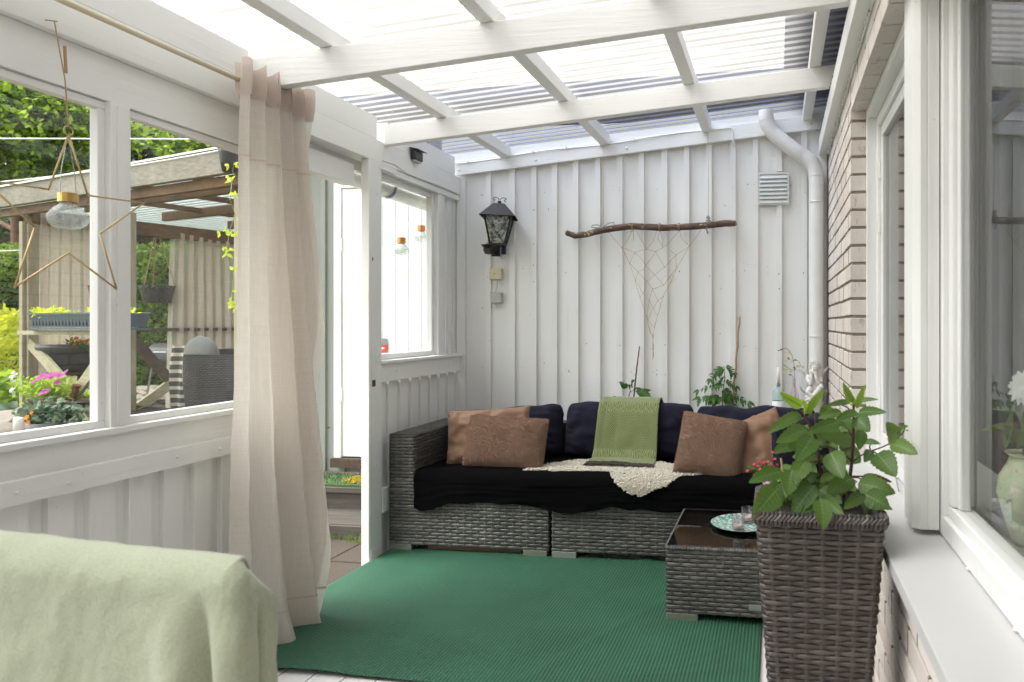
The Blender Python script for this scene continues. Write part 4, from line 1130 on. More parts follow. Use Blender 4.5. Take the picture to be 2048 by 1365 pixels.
# ---- curtain rod and the linen curtain
rod = thing('curtain_rod', 'thin cream curtain rod running under the white side beam', 'curtain rod', (-2.05, 2.5, 2.2))
m = MB(); m.tube([(-2.055, .9, 2.204), (-2.055, 2.84, 2.213)], .0095, 12); m.build('rod', M['cream_rod'], rod, smooth=True)
m = MB(); m.tube([(-2.055, 2.18, 2.211), (-2.055, 2.855, 2.2135)], .0075, 12); m.ball((-2.055, 2.86, 2.2135), .010); m.build('inner_rod', M['cream_rod'], rod, smooth=True)
t = thing('linen_curtain', 'long beige linen curtain pooling on the green rug beside the doorway', 'curtain', (-2.0, 2.6, 0))
cr = random.Random(11)
def curt(s, v, band=0.0):
    # s along the cloth, v: 0 top .. 1 floor
    z = 2.262 * (1 - v) + .012
    yl = 2.465 - .085 * v ** .8; yr = 2.862 - .045 * v * v
    fold = 2 * PI * (s * (5.2 - 2.3 * v) + .35 * nz(s * 2, v * .7))
    amp = (.030 + .020 * v)
    ss = s + .045 * math.sin(2 * PI * s) * (1 - v) + .03 * math.sin(2 * fold + .6) * (1 - .7 * v) * 4 * s * (1 - s)
    y = yl + (yr - yl) * ss + .008 * nz(s * 7, v * 3, 2)
    x = -2.045 + amp * math.sin(fold) + .10 * v * (.35 + .65 * s) + .022 * nz(s * 3, v * 2.2, 7) * v
    x += .0035 * nz(s * 14, v * 9, 3) + .004 * nz(s * 5, v * 24, 9) * (.3 + v)
    # the hem drags forward on the rug
    d_ = max(0, v - .955) / .045
    x += .03 * d_ * (1 - s)
    z += .012 * d_ * (1 - s) * nz(s * 4, 2) - .004 * d_
    return Vector((x, y, z))
m = MB(); m.grid(lambda a, b: curt(a, b * 1.0), 220, 110); m.build('panel', M['linen'], t, smooth=True)
# second ply: the side folded back behind, makes the right part denser
m = MB(); m.grid(lambda a, b: curt(.42 + .56 * a, b * .995) + Vector((-.018 - .012 * math.sin(a * 9 + b * 3), .01 * math.sin(a * 5), .004)), 120, 60); m.build('back_ply', M['linen'], t, smooth=True)
# heading with pleats and casing
def head(a, b):
    p = curt(a, .055 * b + .0001); p.x += .006 + .004 * math.sin(b * PI); p.z += .006; 
    p.z += .028 * max(0, math.sin(2 * PI * (a * 5.2) + 1.1)) * (1 - b) - .008 * (1 - b)
    return p
m = MB(); m.grid(head, 220, 8); m.build('heading', M['linen_band'], t, smooth=True)
m = MB(); m.grid(lambda a, b: curt(a, .055 * b + .0001) + Vector((-.022, 0, .004)), 220, 6); m.build('heading', M['linen_band'], t, smooth=True)
m = MB(); m.grid(lambda a, b: curt(a, .945 + .004 * b) + Vector((.0035, 0, 0)), 200, 2); m.build('seam', M['linen_band'], t, smooth=True); m = MB()
m.grid(lambda a, b: curt(a, .157 + .003 * b) + Vector((.0035, 0, 0)), 200, 2); m.build('seam', M['linen_band'], t, smooth=True)

# ---- foreground chair with pale green throw
t = thing('garden_chair', 'chair in the foreground hidden beneath the pale green throw', 'chair', (-1.35, .8, 0))
m = MB(); m.box((-1.46, .985, .42), (-.855, 1.035, .872)); m.build('backrest', M['wicker_grey_back'], t, bevel=.015)
m = MB(); m.box((-1.40, 1.036, .38), (-.80, 1.52, .43)); m.build('seat', M['wicker_grey_back'], t, bevel=.01)
for lx in (-1.37, -.83):
    for ly in (1.01, 1.48):
        m = MB(); m.box((lx - .02, ly - .02, -.004), (lx + .02, ly + .02, .38)); m.build('leg', M['wicker_grey_back'], t)
def thr2(s, v):
    # s: 0 left .. .78 right corner .. 1 round the side; v: 0 ridge of the backrest .. 1 lower hem
    xl, xr = -1.50, -.803
    top = .924 - .018 * min(1, max(0, (s / .78))) + .004 * math.sin(s * 8)
    if s < .74: x = xl + (xr - .03 - xl) * s / .74; y = .958; nx, ny = 0, -1
    elif s < .84: a = (s - .74) / .10 * PI / 2; x = xr - .03 + .03 * math.sin(a); y = .988 - .03 * math.cos(a); nx, ny = math.sin(a), -math.cos(a)
    else: x = xr + .0; y = .988 + (s - .84) / .16 * .055; nx, ny = 1, 0
    cnr = max(0, (s - .55) / .45)
    if v < .12:
        a = v / .12 * PI / 2; k = math.sin(a); z = top - .045 * (1 - math.cos(a)) - .055 * cnr ** 2.5 * 1.0
        cy = 1.012; cx = min(x, xr - .035)
        y = cy + (y - cy) * k; x = cx + (x - cx) * k
    else:
        z = top - .045 - .055 * cnr ** 2.5 - (v - .12) / .88 * .56
    d = max(0, v - .10)
    off = .014 * nz(s * 5, v * 3, 1) * min(1, d * 6) + .004 * nz(s * 16 + v * 6, v * 9, 4) + .0012 * nz(s * 50 + 9 * v, v * 30, 4)
    off -= .030 * math.exp(-((s - .70 - .05 * v) / .018) ** 2) * min(1, d * 5)
    off += .020 * math.exp(-((s - .655 - .02 * v) / .03) ** 2) * min(1, d * 4)
    off += .016 * math.exp(-((s - .80) / .05) ** 2) * min(1, d * 8)
    off -= .025 * math.exp(-((s - .88) / .018) ** 2) * min(1, d * 5)
    x += (xr - x) * .10 * math.exp(-((s - .7) / .06) ** 2) * (1 - v)
    return (x + nx * off, y + ny * off, z)
m = MB(); m.grid(thr2, 260, 110); m.grid(lambda a, b: (thr2(a * .84, 0)[0], 1.012 + .05 * b, thr2(a * .84, 0)[2] - .20 * b ** 2), 60, 10)
o = tag(m.build('wool_throw', M['throw_pale'], smooth=True), 'pale green wool throw draped over the chair back in the foreground', 'throw')
q = o.modifiers.new('thick', 'SOLIDIFY'); q.thickness = .004; q.offset = -1
# ================================================================== SMALL THINGS ON AND NEAR THE WALLS
# ---- wall lantern
L0 = Vector((-1.905, 4.50, 0))
t = thing('wall_lantern', 'black iron wall lantern with crossed bars and rippled glass', 'lantern', (-1.905, 4.55, 1.74))
def frus(zb, rb, zt_, rt, c=L0):
    return [c + Vector((sx * rb, sy * rb, zb)) for sx, sy in ((-1, -1), (1, -1), (1, 1), (-1, 1))], [c + Vector((sx * rt, sy * rt, zt_)) for sx, sy in ((-1, -1), (1, -1), (1, 1), (-1, 1))]
lt = Matrix.Translation(L0) @ Matrix.Rotation(R(16), 4, 'Z') @ Matrix.Rotation(R(2), 4, 'Y') @ Matrix.Translation(-L0)
def tf(m): m.v = [tuple(lt @ Vector(p)) for p in m.v]; return m
zb, zt1, zt2 = 1.80, 1.985, 2.07
B, T1 = frus(zb, .048, zt1, .086)
m = MB()
for i in range(4): m.bar(B[i], T1[i], .009, .009)
for i in range(4): m.bar(B[i], B[(i + 1) % 4], .008, .008); m.bar(T1[i], T1[(i + 1) % 4], .008, .010)
for i in range(4):
    a, b, c_, d_ = B[i], B[(i + 1) % 4], T1[(i + 1) % 4], T1[i]
    m.tube([a, c_], .0022, 5); m.tube([b, d_], .0022, 5)
tf(m).build('cage', M['iron'], t)
m = MB()
b1, t1 = frus(zt1 - .004, .115, zt2, .036)
m.add(b1 + t1, [(0, 1, 5, 4), (1, 2, 6, 5), (2, 3, 7, 6), (3, 0, 4, 7), (4, 5, 6, 7)]); b2, t2_ = frus(zt1 - .008, .113, zt2 - .006, .034); m.add(b2 + t2_, [(0, 4, 5, 1), (1, 5, 6, 2), (2, 6, 7, 3), (3, 7, 4, 0)])
m.tube([L0 + Vector((0, 0, zt2)), L0 + Vector((0, 0, zt2 + .02))], .012, 8)
for sx in (-1, 1):
    m.tube([L0 + Vector((sx * (.004 + .026 * (1 - math.cos(a)) * .8 if a < PI else .004 + .0416 - .012 * (1 - math.cos(a * 1.3))), 0, zt2 + .018 + .017 * math.sin(a * .95) + .008)) for a in np.linspace(.0, 4.2, 14)], .0025, 6)
tf(m).build('roof_cap', M['iron'], t)
m = MB()
for i in range(4):
    a, b, c_, d_ = [L0 + (p - L0) * 1.0 for p in (B[i], B[(i + 1) % 4], T1[(i + 1) % 4], T1[i])]
    q = [p + (Vector((L0.x, L0.y, p.z)) - p) * .04 for p in (a, b, c_, d_)]; m.add(q, [(0, 1, 2, 3)])
tf(m).build('glass_panes', M['lantern_glass'], t)
m = MB(); m.lathe([(.0, 1.80), (.014, 1.80), (.014, 1.85), (.012, 1.86), (.018, 1.88), (.022, 1.91), (.014, 1.935), (0, 1.94)], (L0.x, L0.y, 0), 14); m.build('bulb', M['candle'], t, smooth=True)
m = MB(); m.lathe([(0, 1.795), (.05, 1.795), (.03, 1.775), (.018, 1.77), (.018, 1.765)], (L0.x, L0.y, 0), 14)
m.box((L0.x - .020, L0.y - .02, 1.735), (L0.x + .020, L0.y + .035, 1.785)); m.box((L0.x - .014, L0.y + .035, 1.74), (L0.x + .014, 4.62, 1.77)); m.box((L0.x - .02, 4.60, 1.73), (L0.x + .03, 4.632, 1.95))
m.tube([(L0.x - .02, L0.y, 1.780), (L0.x - .032, L0.y, 1.772), (L0.x - .032, L0.y, 1.755), (L0.x - .02, L0.y, 1.748)], .004, 6)
m.build('bracket', M['iron'], t, bevel=.002)
m = MB(); m.box((-1.868, 4.632, 1.745), (-1.838, 4.651, 1.93)); m.build('mounting_board', M['navy_paint'], t)
m = MB(); m.box((-1.878, 4.645, 1.735), (-1.826, 4.652, 1.94)); m.build('backing_strip', M['white'], t)
# ---- junction boxes and cable
a, b = on_y(983, 538, YB), on_y(1007, 560, YB)
t = thing('junction_box', 'square cream junction box under the black lantern', 'junction box', ((a.x + b.x) / 2, YB, b.z))
m = MB(); m.box((a.x, YB - .045, b.z), (b.x, YB - .0, a.z)); m.build('cover', M['cream_plastic'], t, bevel=.006)
m = MB(); m.ball(((a.x + b.x) / 2 - .003, YB - .046, (a.z + b.z) / 2), (.004, .002, .004), 8, 4); m.build('screw', M['rust'], t)
m = MB()
P = lambda u, v: on_y(u, v, YB - .03)
m.tube([P(1001, 510), P(1005, 522), P(1010, 535), P(1013, 550), P(1013, 562), P(1009, 570), P(1003, 573), P(998, 568), P(996, 560)], .004, 6); m.build('cable', M['metal_white'], t, smooth=True)
m = MB(); m.tube([P(995, 561), P(994, 572), P(991, 585)], .003, 6); m.build('cable', M['grey_plastic'], t)
a, b = on_y(987, 586, YB), on_y(1007, 607, YB)
t = thing('junction_box', 'small grey junction box hanging below the cream one', 'junction box', ((a.x + b.x) / 2, YB, b.z))
m = MB(); m.box((a.x, YB - .05, b.z), (b.x, YB, a.z)); m.build('cover', M['grey_plastic'], t, bevel=.005)
m = MB(); m.tube([P(990, 607), P(992, 614), P(998, 614), P(999, 607)], .004, 6); m.build('cable', M['metal_white'], t)
# ---- vent
a, b = on_y(1517, 346, YB - .03), on_y(1578, 409, YB - .03)
t = thing('wall_vent', 'white slatted metal vent on the board wall beside the downpipe', 'vent', ((a.x + b.x) / 2, YB, b.z))
m = MB(); yv = YB - .03; frame_y = .011
m.box((a.x, yv, b.z), (b.x, yv + .008, b.z + frame_y)); m.box((a.x, yv, a.z - frame_y), (b.x, yv + .008, a.z)); m.box((a.x, yv, b.z + frame_y), (a.x + .008, yv + .008, a.z - frame_y)); m.box((b.x - .012, yv, b.z + frame_y), (b.x, yv + .008, a.z - frame_y)); m.build('frame', M['vent'], t)
m = MB(); H_ = a.z - b.z - .024; k = 7
for i in range(k):
    z = b.z + .012 + H_ * i / k; m.add([(a.x + .009, yv - .004, z), (b.x - .013, yv - .004, z), (b.x - .013, yv + .010, z + H_ / k * 1.05), (a.x + .009, yv + .010, z + H_ / k * 1.05)], [(0, 1, 2, 3)]); m.box((a.x + .009, yv - .005, z - .0015), (b.x - .013, yv - .001, z + .0015))
m.build('louvres', M['vent'], t)
m = MB(); m.box((a.x + .005, yv + .02, b.z + .005), (b.x - .005, yv + .024, a.z - .005)); m.build('duct_back', M['dark_eave'], t)
# ---- downpipe
t = thing('downpipe', 'white round downpipe bending down the corner of the board wall', 'downpipe', (.24, 4.58, 0))
yp = YB - .085
def pp(u, v, y=yp): return on_y(u, v, y)
c = [pp(1532, 222, yp - .02), pp(1533, 240, yp - .02), pp(1540, 257, yp - .015), pp(1552, 272, yp - .01), pp(1590, 302, yp - .01), pp(1604, 311, yp), pp(1618, 322, yp), pp(1627, 334, yp), pp(1631.5, 350, yp), pp(1632.5, 372, yp)]
m = MB(); rp = .0475
# smooth the centreline
cc = []
for i in range(len(c) - 1):
    p0, p1, p2, p3 = c[max(i - 1, 0)], c[i], c[i + 1], c[min(i + 2, len(c) - 1)]
    for s in np.linspace(0, 1, 5)[:-1]: cc.append(.5 * ((2 * p1) + (p2 - p0) * s + (2 * p0 - 5 * p1 + 4 * p2 - p3) * s * s + (3 * p1 - p0 - 3 * p2 + p3) * s ** 3))
cc.append(c[-1]); m.tube(cc, rp, 24, False); m.build('swan_neck', M['metal_white'], t, smooth=True)
xb = c[-1].x
m = MB(); m.tube([(xb, yp, c[-1].z + .0), (xb, yp, .02)], rp - .001, 24, False); m.build('pipe', M['metal_white'], t, smooth=True)
for p_, q_ in ((1533, 238), (1568, 285)):
    i = min(range(len(cc)), key=lambda k: (cc[k] - pp(p_, q_, yp - .015)).length); d = (cc[min(i + 1, len(cc) - 1)] - cc[i - 1]).normalized()
    m = MB(); m.tube([cc[i] - d * .004, cc[i] + d * .004], rp + .002, 24, False); m.build('socket_ring', M['metal_white'], t, smooth=True)
for v in (352, 405, 673):
    z = pp(1632, v).z; m = MB(); m.lathe([(rp, -.004), (rp + .003, -.003), (rp + .003, .003), (rp, .004)], (xb, yp, z), 24); m.build('socket_ring', M['metal_white'], t, smooth=True)
z = pp(1632, 436).z; m = MB(); m.tube([(xb + .04, yp, z), (XR + .004, yp + .03, z)], .004, 6); m.build('bracket', M['metal_white'], t)
# ---- solar lamp on the beam
p = on_x(828, 312, XL)
t = thing('solar_lamp', 'small black solar lamp screwed to the white side beam', 'lamp', p)
m = MB(); m.box((XL, p.y - .045, p.z - .03), (XL + .035, p.y + .045, p.z + .025)); m.build('body', M['black_plastic'], t, bevel=.004)
m = MB(); m.prism([(XL, p.y - .055, p.z + .040), (XL + .055, p.y - .055, p.z + .028), (XL + .055, p.y - .055, p.z + .024), (XL, p.y - .055, p.z + .034)], (0, .11, 0)); m.build('solar_panel', M['black_plastic'], t)
m = MB(); m.box((XL + .004, p.y - .036, p.z - .042), (XL + .030, p.y + .036, p.z - .030)); m.build('diffuser', M['grey_plastic'], t, bevel=.003)
m = MB(); m.tube([on_x(u, v, XL + .003) for u, v in ((765, 322), (790, 330), (815, 348), (840, 358), (880, 372), (915, 388))], .0018, 5)
tag(m.build('lamp_cable', M['grey_plastic']), 'thin grey cable stapled along the lower edge of the side beam', 'cable')

# ---- driftwood wall hanging
t = thing('driftwood_hanging', 'knotted twine net hung from a bark covered branch on the wall', 'wall hanging', (-.85, 4.58, 1.9))
ys = YB - .07
sp_ = [(1133, 466), (1150, 472), (1172, 469), (1200, 462), (1230, 457), (1262, 453), (1290, 454), (1330, 456), (1380, 454), (1420, 451), (1450, 447), (1471, 447)]
m = MB(); pts = [on_y(u, v, ys) + Vector((0, .006 * math.sin(i * 1.3), 0)) for i, (u, v) in enumerate(sp_)]
fine = []
for i in range(len(pts) - 1):
    for s in np.linspace(0, 1, 6)[:-1]: fine.append(pts[i].lerp(pts[i + 1], s))
fine.append(pts[-1]); k = len(fine)
m.tube(fine, [(.018 + .004 * min(1, i / 12) + .0025 * nz(i * .9, 3) - (.003 if i > k - 3 else 0)) for i in range(k)], 12); m.build('branch', M['stick'], t, smooth=True)
for p, d in ((fine[0], -1), (fine[-1], 1)): m = MB(); m.ball(p + Vector((d * .003, 0, 0)), (.008, .016, .015), 8, 5); m.build('cut_end', M['raw_end'], t, smooth=True)
for u, v in ((1170, 470), (1178, 471), (1290, 448)): m = MB(); m.ball(on_y(u, v, ys - .018), (.006, .003, .005), 6, 4); m.build('knot', M['raw_end'], t, smooth=True)
def W(x, y): return on_y(1100 + x / 4.265, 420 + y / 4.265, ys - .004)
net = [[(465, 150), (610, 320), (680, 455), (725, 600), (768, 750), (815, 885), (860, 1050), (878, 1080)], [(1330, 115), (1190, 310), (1080, 500), (1020, 640), (965, 740), (940, 830), (905, 950), (880, 1060)],
 [(700, 180), (660, 270), (615, 322), (725, 365), (823, 335), (900, 358), (1000, 300), (1103, 178)], [(735, 180), (823, 335)], [(910, 180), (880, 270), (823, 335)], [(935, 185), (920, 240), (965, 320)], [(940, 180), (960, 250), (963, 320)],
 [(1105, 180), (1120, 240), (1190, 310)], [(725, 365), (680, 455)], [(725, 365), (790, 430), (815, 475)], [(900, 358), (870, 410), (815, 475)], [(900, 358), (978, 490)], [(978, 490), (1075, 385), (1190, 312)], [(1075, 385), (1030, 350)], [(1070, 390), (1080, 500)],
 [(680, 455), (750, 530), (825, 610)], [(815, 475), (800, 510), (755, 525), (728, 600)], [(815, 475), (895, 555), (970, 642)], [(978, 490), (895, 555), (825, 610)], [(1040, 545), (1060, 580), (1020, 640)], [(1080, 500), (1040, 545), (1020, 600)], [(970, 642), (1040, 545)],
 [(728, 600), (795, 715), (768, 750)], [(825, 610), (875, 675), (920, 775)], [(825, 610), (815, 680), (795, 715)], [(970, 642), (900, 670), (875, 675)], [(875, 675), (845, 770), (830, 880)], [(920, 775), (965, 740)], [(845, 770), (880, 840), (840, 930)], [(920, 775), (880, 840), (915, 900)], [(920, 775), (942, 800), (940, 830)],
 [(815, 885), (850, 960), (880, 1000)], [(830, 880), (835, 980), (855, 1050), (878, 1075)], [(905, 950), (885, 1010)], [(878, 1060), (880, 1150), (876, 1280)], [(874, 1070), (884, 1160), (882, 1270)], [(882, 1070), (876, 1170), (886, 1245)], [(700, 180), (650, 195)], [(712, 180), (715, 265)]]
m = MB()
for i, ln in enumerate(net):
    q = [W(*p) for p in ln]; m.tube([p + Vector((0, -.001 * (i % 3), 0)) for p in q], .0016, 5)
for p in ((610, 320), (725, 365), (823, 335), (900, 358), (680, 455), (815, 475), (978, 490), (895, 555), (825, 610), (875, 675), (970, 642), (728, 600), (795, 715), (1075, 385), (1080, 500), (920, 775), (880, 840), (845, 770), (1190, 312), (965, 740), (940, 830), (878, 1065)): m.ball(W(*p), .0042, 6, 5)
m.build('net', M['twine_pale'], t)
for x in (705, 935, 1100):
    m = MB()
    for dx in (-5, 5):
        c0 = W(x + dx, 148); 
        m.tube([c0 + Vector((0, math.cos(a) * .026 + .004, math.sin(a) * .028)) for a in np.linspace(0, 2 * PI, 13)], .0016, 5)
    m.build('binding', M['jute'], t)
m = MB(); m.tube([on_y(1207, 455, ys - .004), on_y(1206.5, 380, ys - .03), on_y(1206, 292, YB - .06)], .0014, 5); m.build('hanging_cord', M['twine_pale'], t)
m = MB(); m.tube([on_y(1417, 440, ys - .004), on_y(1417, 350, ys - .03), on_y(1415.5, 262, YB - .06)], .0014, 5); m.build('hanging_cord', M['twine_pale'], t)
m = MB()
def strip(m, pts, w_, nrm=(0, 0, 1)):
    pts = [Vector(p) for p in pts]; vs = []
    for i, p in enumerate(pts):
        d = (pts[min(i + 1, len(pts) - 1)] - pts[max(i - 1, 0)]).normalized(); s = d.cross(Vector((0, -1, .3))).normalized() * w_
        vs += [p - s, p + s]
    m.add(vs, [(2 * i, 2 * i + 2, 2 * i + 3, 2 * i + 1) for i in range(len(pts) - 1)])
B_ = lambda x, y, d=0: on_y(1100 + x / 4.265, 420 + y / 4.265, ys - .022 - d)
for ln in ([(455, 148), (400, 128), (360, 132), (352, 150), (400, 155), (455, 148)], [(455, 145), (500, 115), (548, 108), (545, 135), (520, 158), (480, 150)], [(440, 150), (400, 170), (355, 200)]): strip(m, [B_(*p) for p in ln], .004)
m.build('ribbon_bow', M['ribbon'], t)
m = MB()
for ln in ([(1345, 50), (1362, 70), (1350, 95), (1340, 120), (1335, 170), (1348, 205)], [(1335, 60), (1350, 80), (1372, 100), (1345, 110)], [(1330, 90), (1360, 100), (1375, 130)]): strip(m, [B_(*p) for p in ln], .005)
m.build('ribbon_bow', M['ribbon'], t)

# ---- star of gold wire with a jar light inside
zx = -2.10
def S(u, v): return on_x(u, v, zx)
t = thing('star_ornament', 'open gold wire star hanging in front of the left window', 'ornament', S(137, 430))
cy_, cz_ = 1.846, 1.60
pts = []
for k in range(10):
    a = PI / 2 + k * PI / 5; r_ = .243 if k % 2 == 0 else .113
    pts.append(Vector((zx + (.012 if k % 2 else -.006), cy_ - r_ * math.cos(a) * 1.0, cz_ + r_ * math.sin(a))))
pts = [Vector((zx, *p)) for p in ((1.844, 1.836), (1.785, 1.661), (1.615, 1.655), (1.747, 1.546), (1.692, 1.372), (1.844, 1.482), (2.0, 1.381), (1.943, 1.552), (2.099, 1.674), (1.903, 1.665))]
m = MB()
for i in range(10): m.tube([pts[i], pts[(i + 1) % 10]], .0028, 6)
for p in pts: m.ball(p, .0029, 6, 4)
m.tube([pts[0] + Vector((0, .014 * math.sin(a), .012 - .014 * math.cos(a))) for a in np.linspace(0, 2 * PI, 12)], .0018, 5)
m.build('wire_frame', M['gold_wire'], t, smooth=True)
m = MB(); tp_ = S(135, 42); m.tube([pts[0] + Vector((0, 0, .024)), Vector((zx - .01, 1.842, 2.0)), Vector((XL + .02, tp_.y, tp_.z))], .0018, 5)
m.tube([Vector((zx - .006, 1.842, 2.02)), Vector((zx - .010, 1.841, 2.10))], .0045, 5); m.tube([Vector((XL, tp_.y - .01, tp_.z + .002)), Vector((XL + .03, tp_.y, tp_.z))], .0018, 5)
m.build('jute_string', M['jute'], t)
def jar(name, label, top, r_, cap, capmat, glassmat, group, hang=None):
    t = thing(name, label, 'jar light', top, group)
    cr_, ch = cap
    m = MB(); m.lathe([(0, 0), (cr_, 0), (cr_, -ch), (cr_ - .002, -ch)], top, 24); m.build('cap', capmat, t, smooth=False)
    m = MB(); z0 = -ch; H2 = r_ * 1.55
    m.lathe([(cr_ * .8, z0), (cr_ * .8, z0 - .006), (r_ * .72, z0 - H2 * .25), (r_ * .98, z0 - H2 * .5), (r_, z0 - H2 * .62), (r_ * .9, z0 - H2 * .85), (r_ * .6, z0 - H2), (0, z0 - H2)], top, 28); m.build('glass_bulb', glassmat, t, smooth=True)
    if hang is not None:
        m = MB(); q = Vector(hang); tp2 = Vector(top)
        m.tube([tp2 + Vector((0, -cr_, -.004)), tp2 + Vector((0, -cr_ * .8, (q.z - tp2.z) * .4)), q, tp2 + Vector((0, cr_ * .8, (q.z - tp2.z) * .4)), tp2 + Vector((0, cr_, -.004))], .0012, 5); m.build('wire_handle', M['steel'], t)
    return t
jar('jar_light', 'frosted glass jar light with a brass lid hanging inside the gold star', (zx + .0, 1.842, 1.660), .050, (.0245, .027), M['brass'], M['crackle'], None, (zx, 1.842, 1.835))
for (u, v, ub, lab, hg) in ((803, 476, 0, 'lower left of the two copper capped jar lights behind the small window', 458), (843, 452, 0, 'upper right of the two copper capped jar lights behind the small window', 434)):
    p = on_x(u, v, -2.40); h = on_x(u, hg, -2.40)
    jar('jar_light', lab, p, .047, (.026, .036), M['copper'], M['crackle'], 'copper capped jar lights', (p.x, p.y, h.z))
    m = MB()

# ---- things on the shelf behind the sofa
t = thing('plant_shelf', 'narrow white shelf behind the sofa backrest', 'shelf', (-.3, 4.57, 0))
m = MB(); m.box((-1.15, 4.515, .60), (.30, 4.640, .62)); m.build('shelf_board', M['white_x'], t, bevel=.002)
for x in (-1.1, -.42, .26):
    m = MB(); m.box((x - .015, 4.53, -.004), (x + .015, 4.63, .60)); m.build('leg', M['white'], t)
def pot(label, x, y, r_, h, z=.62):
    t = thing('plant_pot', label, 'pot', (x, y, z), 'pots on the shelf behind the sofa')
    m = MB(); m.lathe([(0, 0), (r_ * .75, 0), (r_ * .98, h - .01), (r_, h - .01), (r_, h), (r_ - .006, h), (r_ * .7, .01)], (x, y, z), 24); m.build('pot_body', M['terracotta'], t, smooth=True)
    m = MB(); m.lathe([(0, h - .012), (r_ * .93, h - .014)], (x, y, z), 20); m.build('soil', M['soil'], t)
yp2 = 4.57
pl1 = on_y(1452, 800, yp2); pl2 = on_y(1262, 800, yp2)
pot('brown pot of the tomato plant behind the right navy cushion', pl1.x, yp2, .055, .10); pot('brown pot of the cucumber plant behind the green throw', pl2.x, yp2, .055, .10)
c0 = on_y(1464, 806, yp2 - .01)
m = MB(); a_ = on_y(1479, 634, yp2 + .01); b_ = Vector((c0.x + .0, yp2, .70)); q = [a_.lerp(b_, k) for k in np.linspace(0, 1, 14)]
m.tube([p + Vector((.003 * math.sin(i * 2), 0, 0)) for i, p in enumerate(q)], [.0062 if i % 4 else .0078 for i in range(14)], 8)
tag(m.build('bamboo_cane', M['bamboo'], smooth=True), 'pale bamboo cane leaning beside the tomato plant', 'cane')
m = MB(); m.tube([on_y(1279, 693, yp2), on_y(1273, 740, yp2), on_y(1267, 800, yp2), on_y(1264, 840, yp2)], [.0042, .005, .005, .005], 7)
tag(m.build('plant_stake', M['cane_dark'], smooth=True), 'thin dark stake standing beside the cucumber plant', 'stake')

# ---- leaves
def leafmesh(m, b, tip, width, nrm, fold=.25, droop=.15, seg=7, serr=0, shape=.45, wav=0.0, rib=None):
    b = Vector(b); tip = Vector(tip); d = tip - b; L = d.length; d.normalize(); n_ = Vector(nrm) - d * Vector(nrm).dot(d); n_.normalize(); s = d.cross(n_)
    vs = []
    for i in range(seg + 1):
        t_ = i / seg; wv = width / 2 * (math.sin(PI * min(1, t_ ** (.78 if shape < .42 else .72))) ** (.62 if shape < .42 else .8)) * (1 - .25 * t_)
        if serr and 0 < i < seg: wv *= 1 + (serr if i % 2 else -serr)
        c = b + d * L * t_ + n_ * (L * droop * (4 * t_ * (1 - t_)) * .5 - L * droop * .4 * t_ * t_)
        e = wv * (1 - fold * .3)
        vs += [c - s * e + n_ * (wv * fold + wav * math.sin(i * 2.1)), c - s * e * .5 + n_ * wv * fold * .35, c, c + s * e * .5 + n_ * wv * fold * .35, c + s * e + n_ * (wv * fold + wav * math.sin(i * 1.7 + 1))]
    m.add(vs, [(i * 5 + q, i * 5 + 1 + q, i * 5 + 6 + q, i * 5 + 5 + q) for i in range(seg) for q in range(4)])
    if rib is not None:
        e = n_ * .0006; cs = [vs[i * 5 + 2] for i in range(seg + 1)]
        for sg in (1, -1):
            for i in range(seg): w1 = .0009 * (1 - i / seg) + .0003; rib.add([cs[i] - s * w1 + e * sg, cs[i] + s * w1 + e * sg, cs[i + 1] + s * w1 * .9 + e * sg, cs[i + 1] - s * w1 * .9 + e * sg], [(0, 1, 2, 3)])
            for i in range(2, seg - 2, 2):
                for q in (1, -1):
                    a_ = cs[i] + e * sg; b1 = vs[(i + 1) * 5 + 2 + q] + e * sg; b2 = vs[min(i + 2, seg) * 5 + 2 + 2 * q].lerp(vs[min(i + 2, seg) * 5 + 2 + q], .3) + e * sg; o_ = d * .0005
                    rib.add([a_ - o_, a_ + o_, b1 + o_, b1 - o_, b2], [(0, 1, 2, 3), (3, 2, 4)])
# tomato plant
lr = random.Random(3)
def Z5(x, y, yy=yp2): return on_y(1180 + x / 3.938, 620 + y / 3.938, yy)
t = thing('tomato_plant', 'young tomato plant with feathery leaves beside the bamboo cane', 'plant', (pl1.x, yp2, .72))
st = [Z5(1045, 760), Z5(1040, 690), Z5(1050, 620), Z5(1062, 540), Z5(1058, 460), Z5(1050, 440)]
m = MB(); m.tube([Vector((pl1.x, yp2, .70))] + st, [.004, .004, .0035, .003, .0028, .002, .0015], 7)
fr = [((1058, 455), (1000, 450), (952, 550), 46), ((1058, 450), (1100, 440), (1128, 500), 42), ((1056, 470), (1040, 455), (1010, 500), 38), ((1062, 560), (1000, 575), (852, 640), 44), ((1060, 560), (1090, 560), (1150, 610), 40), ((1050, 590), (1030, 580), (985, 610), 36),
      ((1042, 690), (1000, 690), (868, 705), 60), ((1045, 650), (1120, 660), (1250, 735), 56), ((1045, 640), (1070, 620), (1080, 680), 50), ((1044, 690), (1080, 680), (1115, 745), 50), ((1060, 520), (1040, 540), (1020, 590), 36), ((1042, 730), (1000, 700), (960, 700), 60), ((1043, 720), (1010, 715), (985, 735), 40)]
lm = MB()
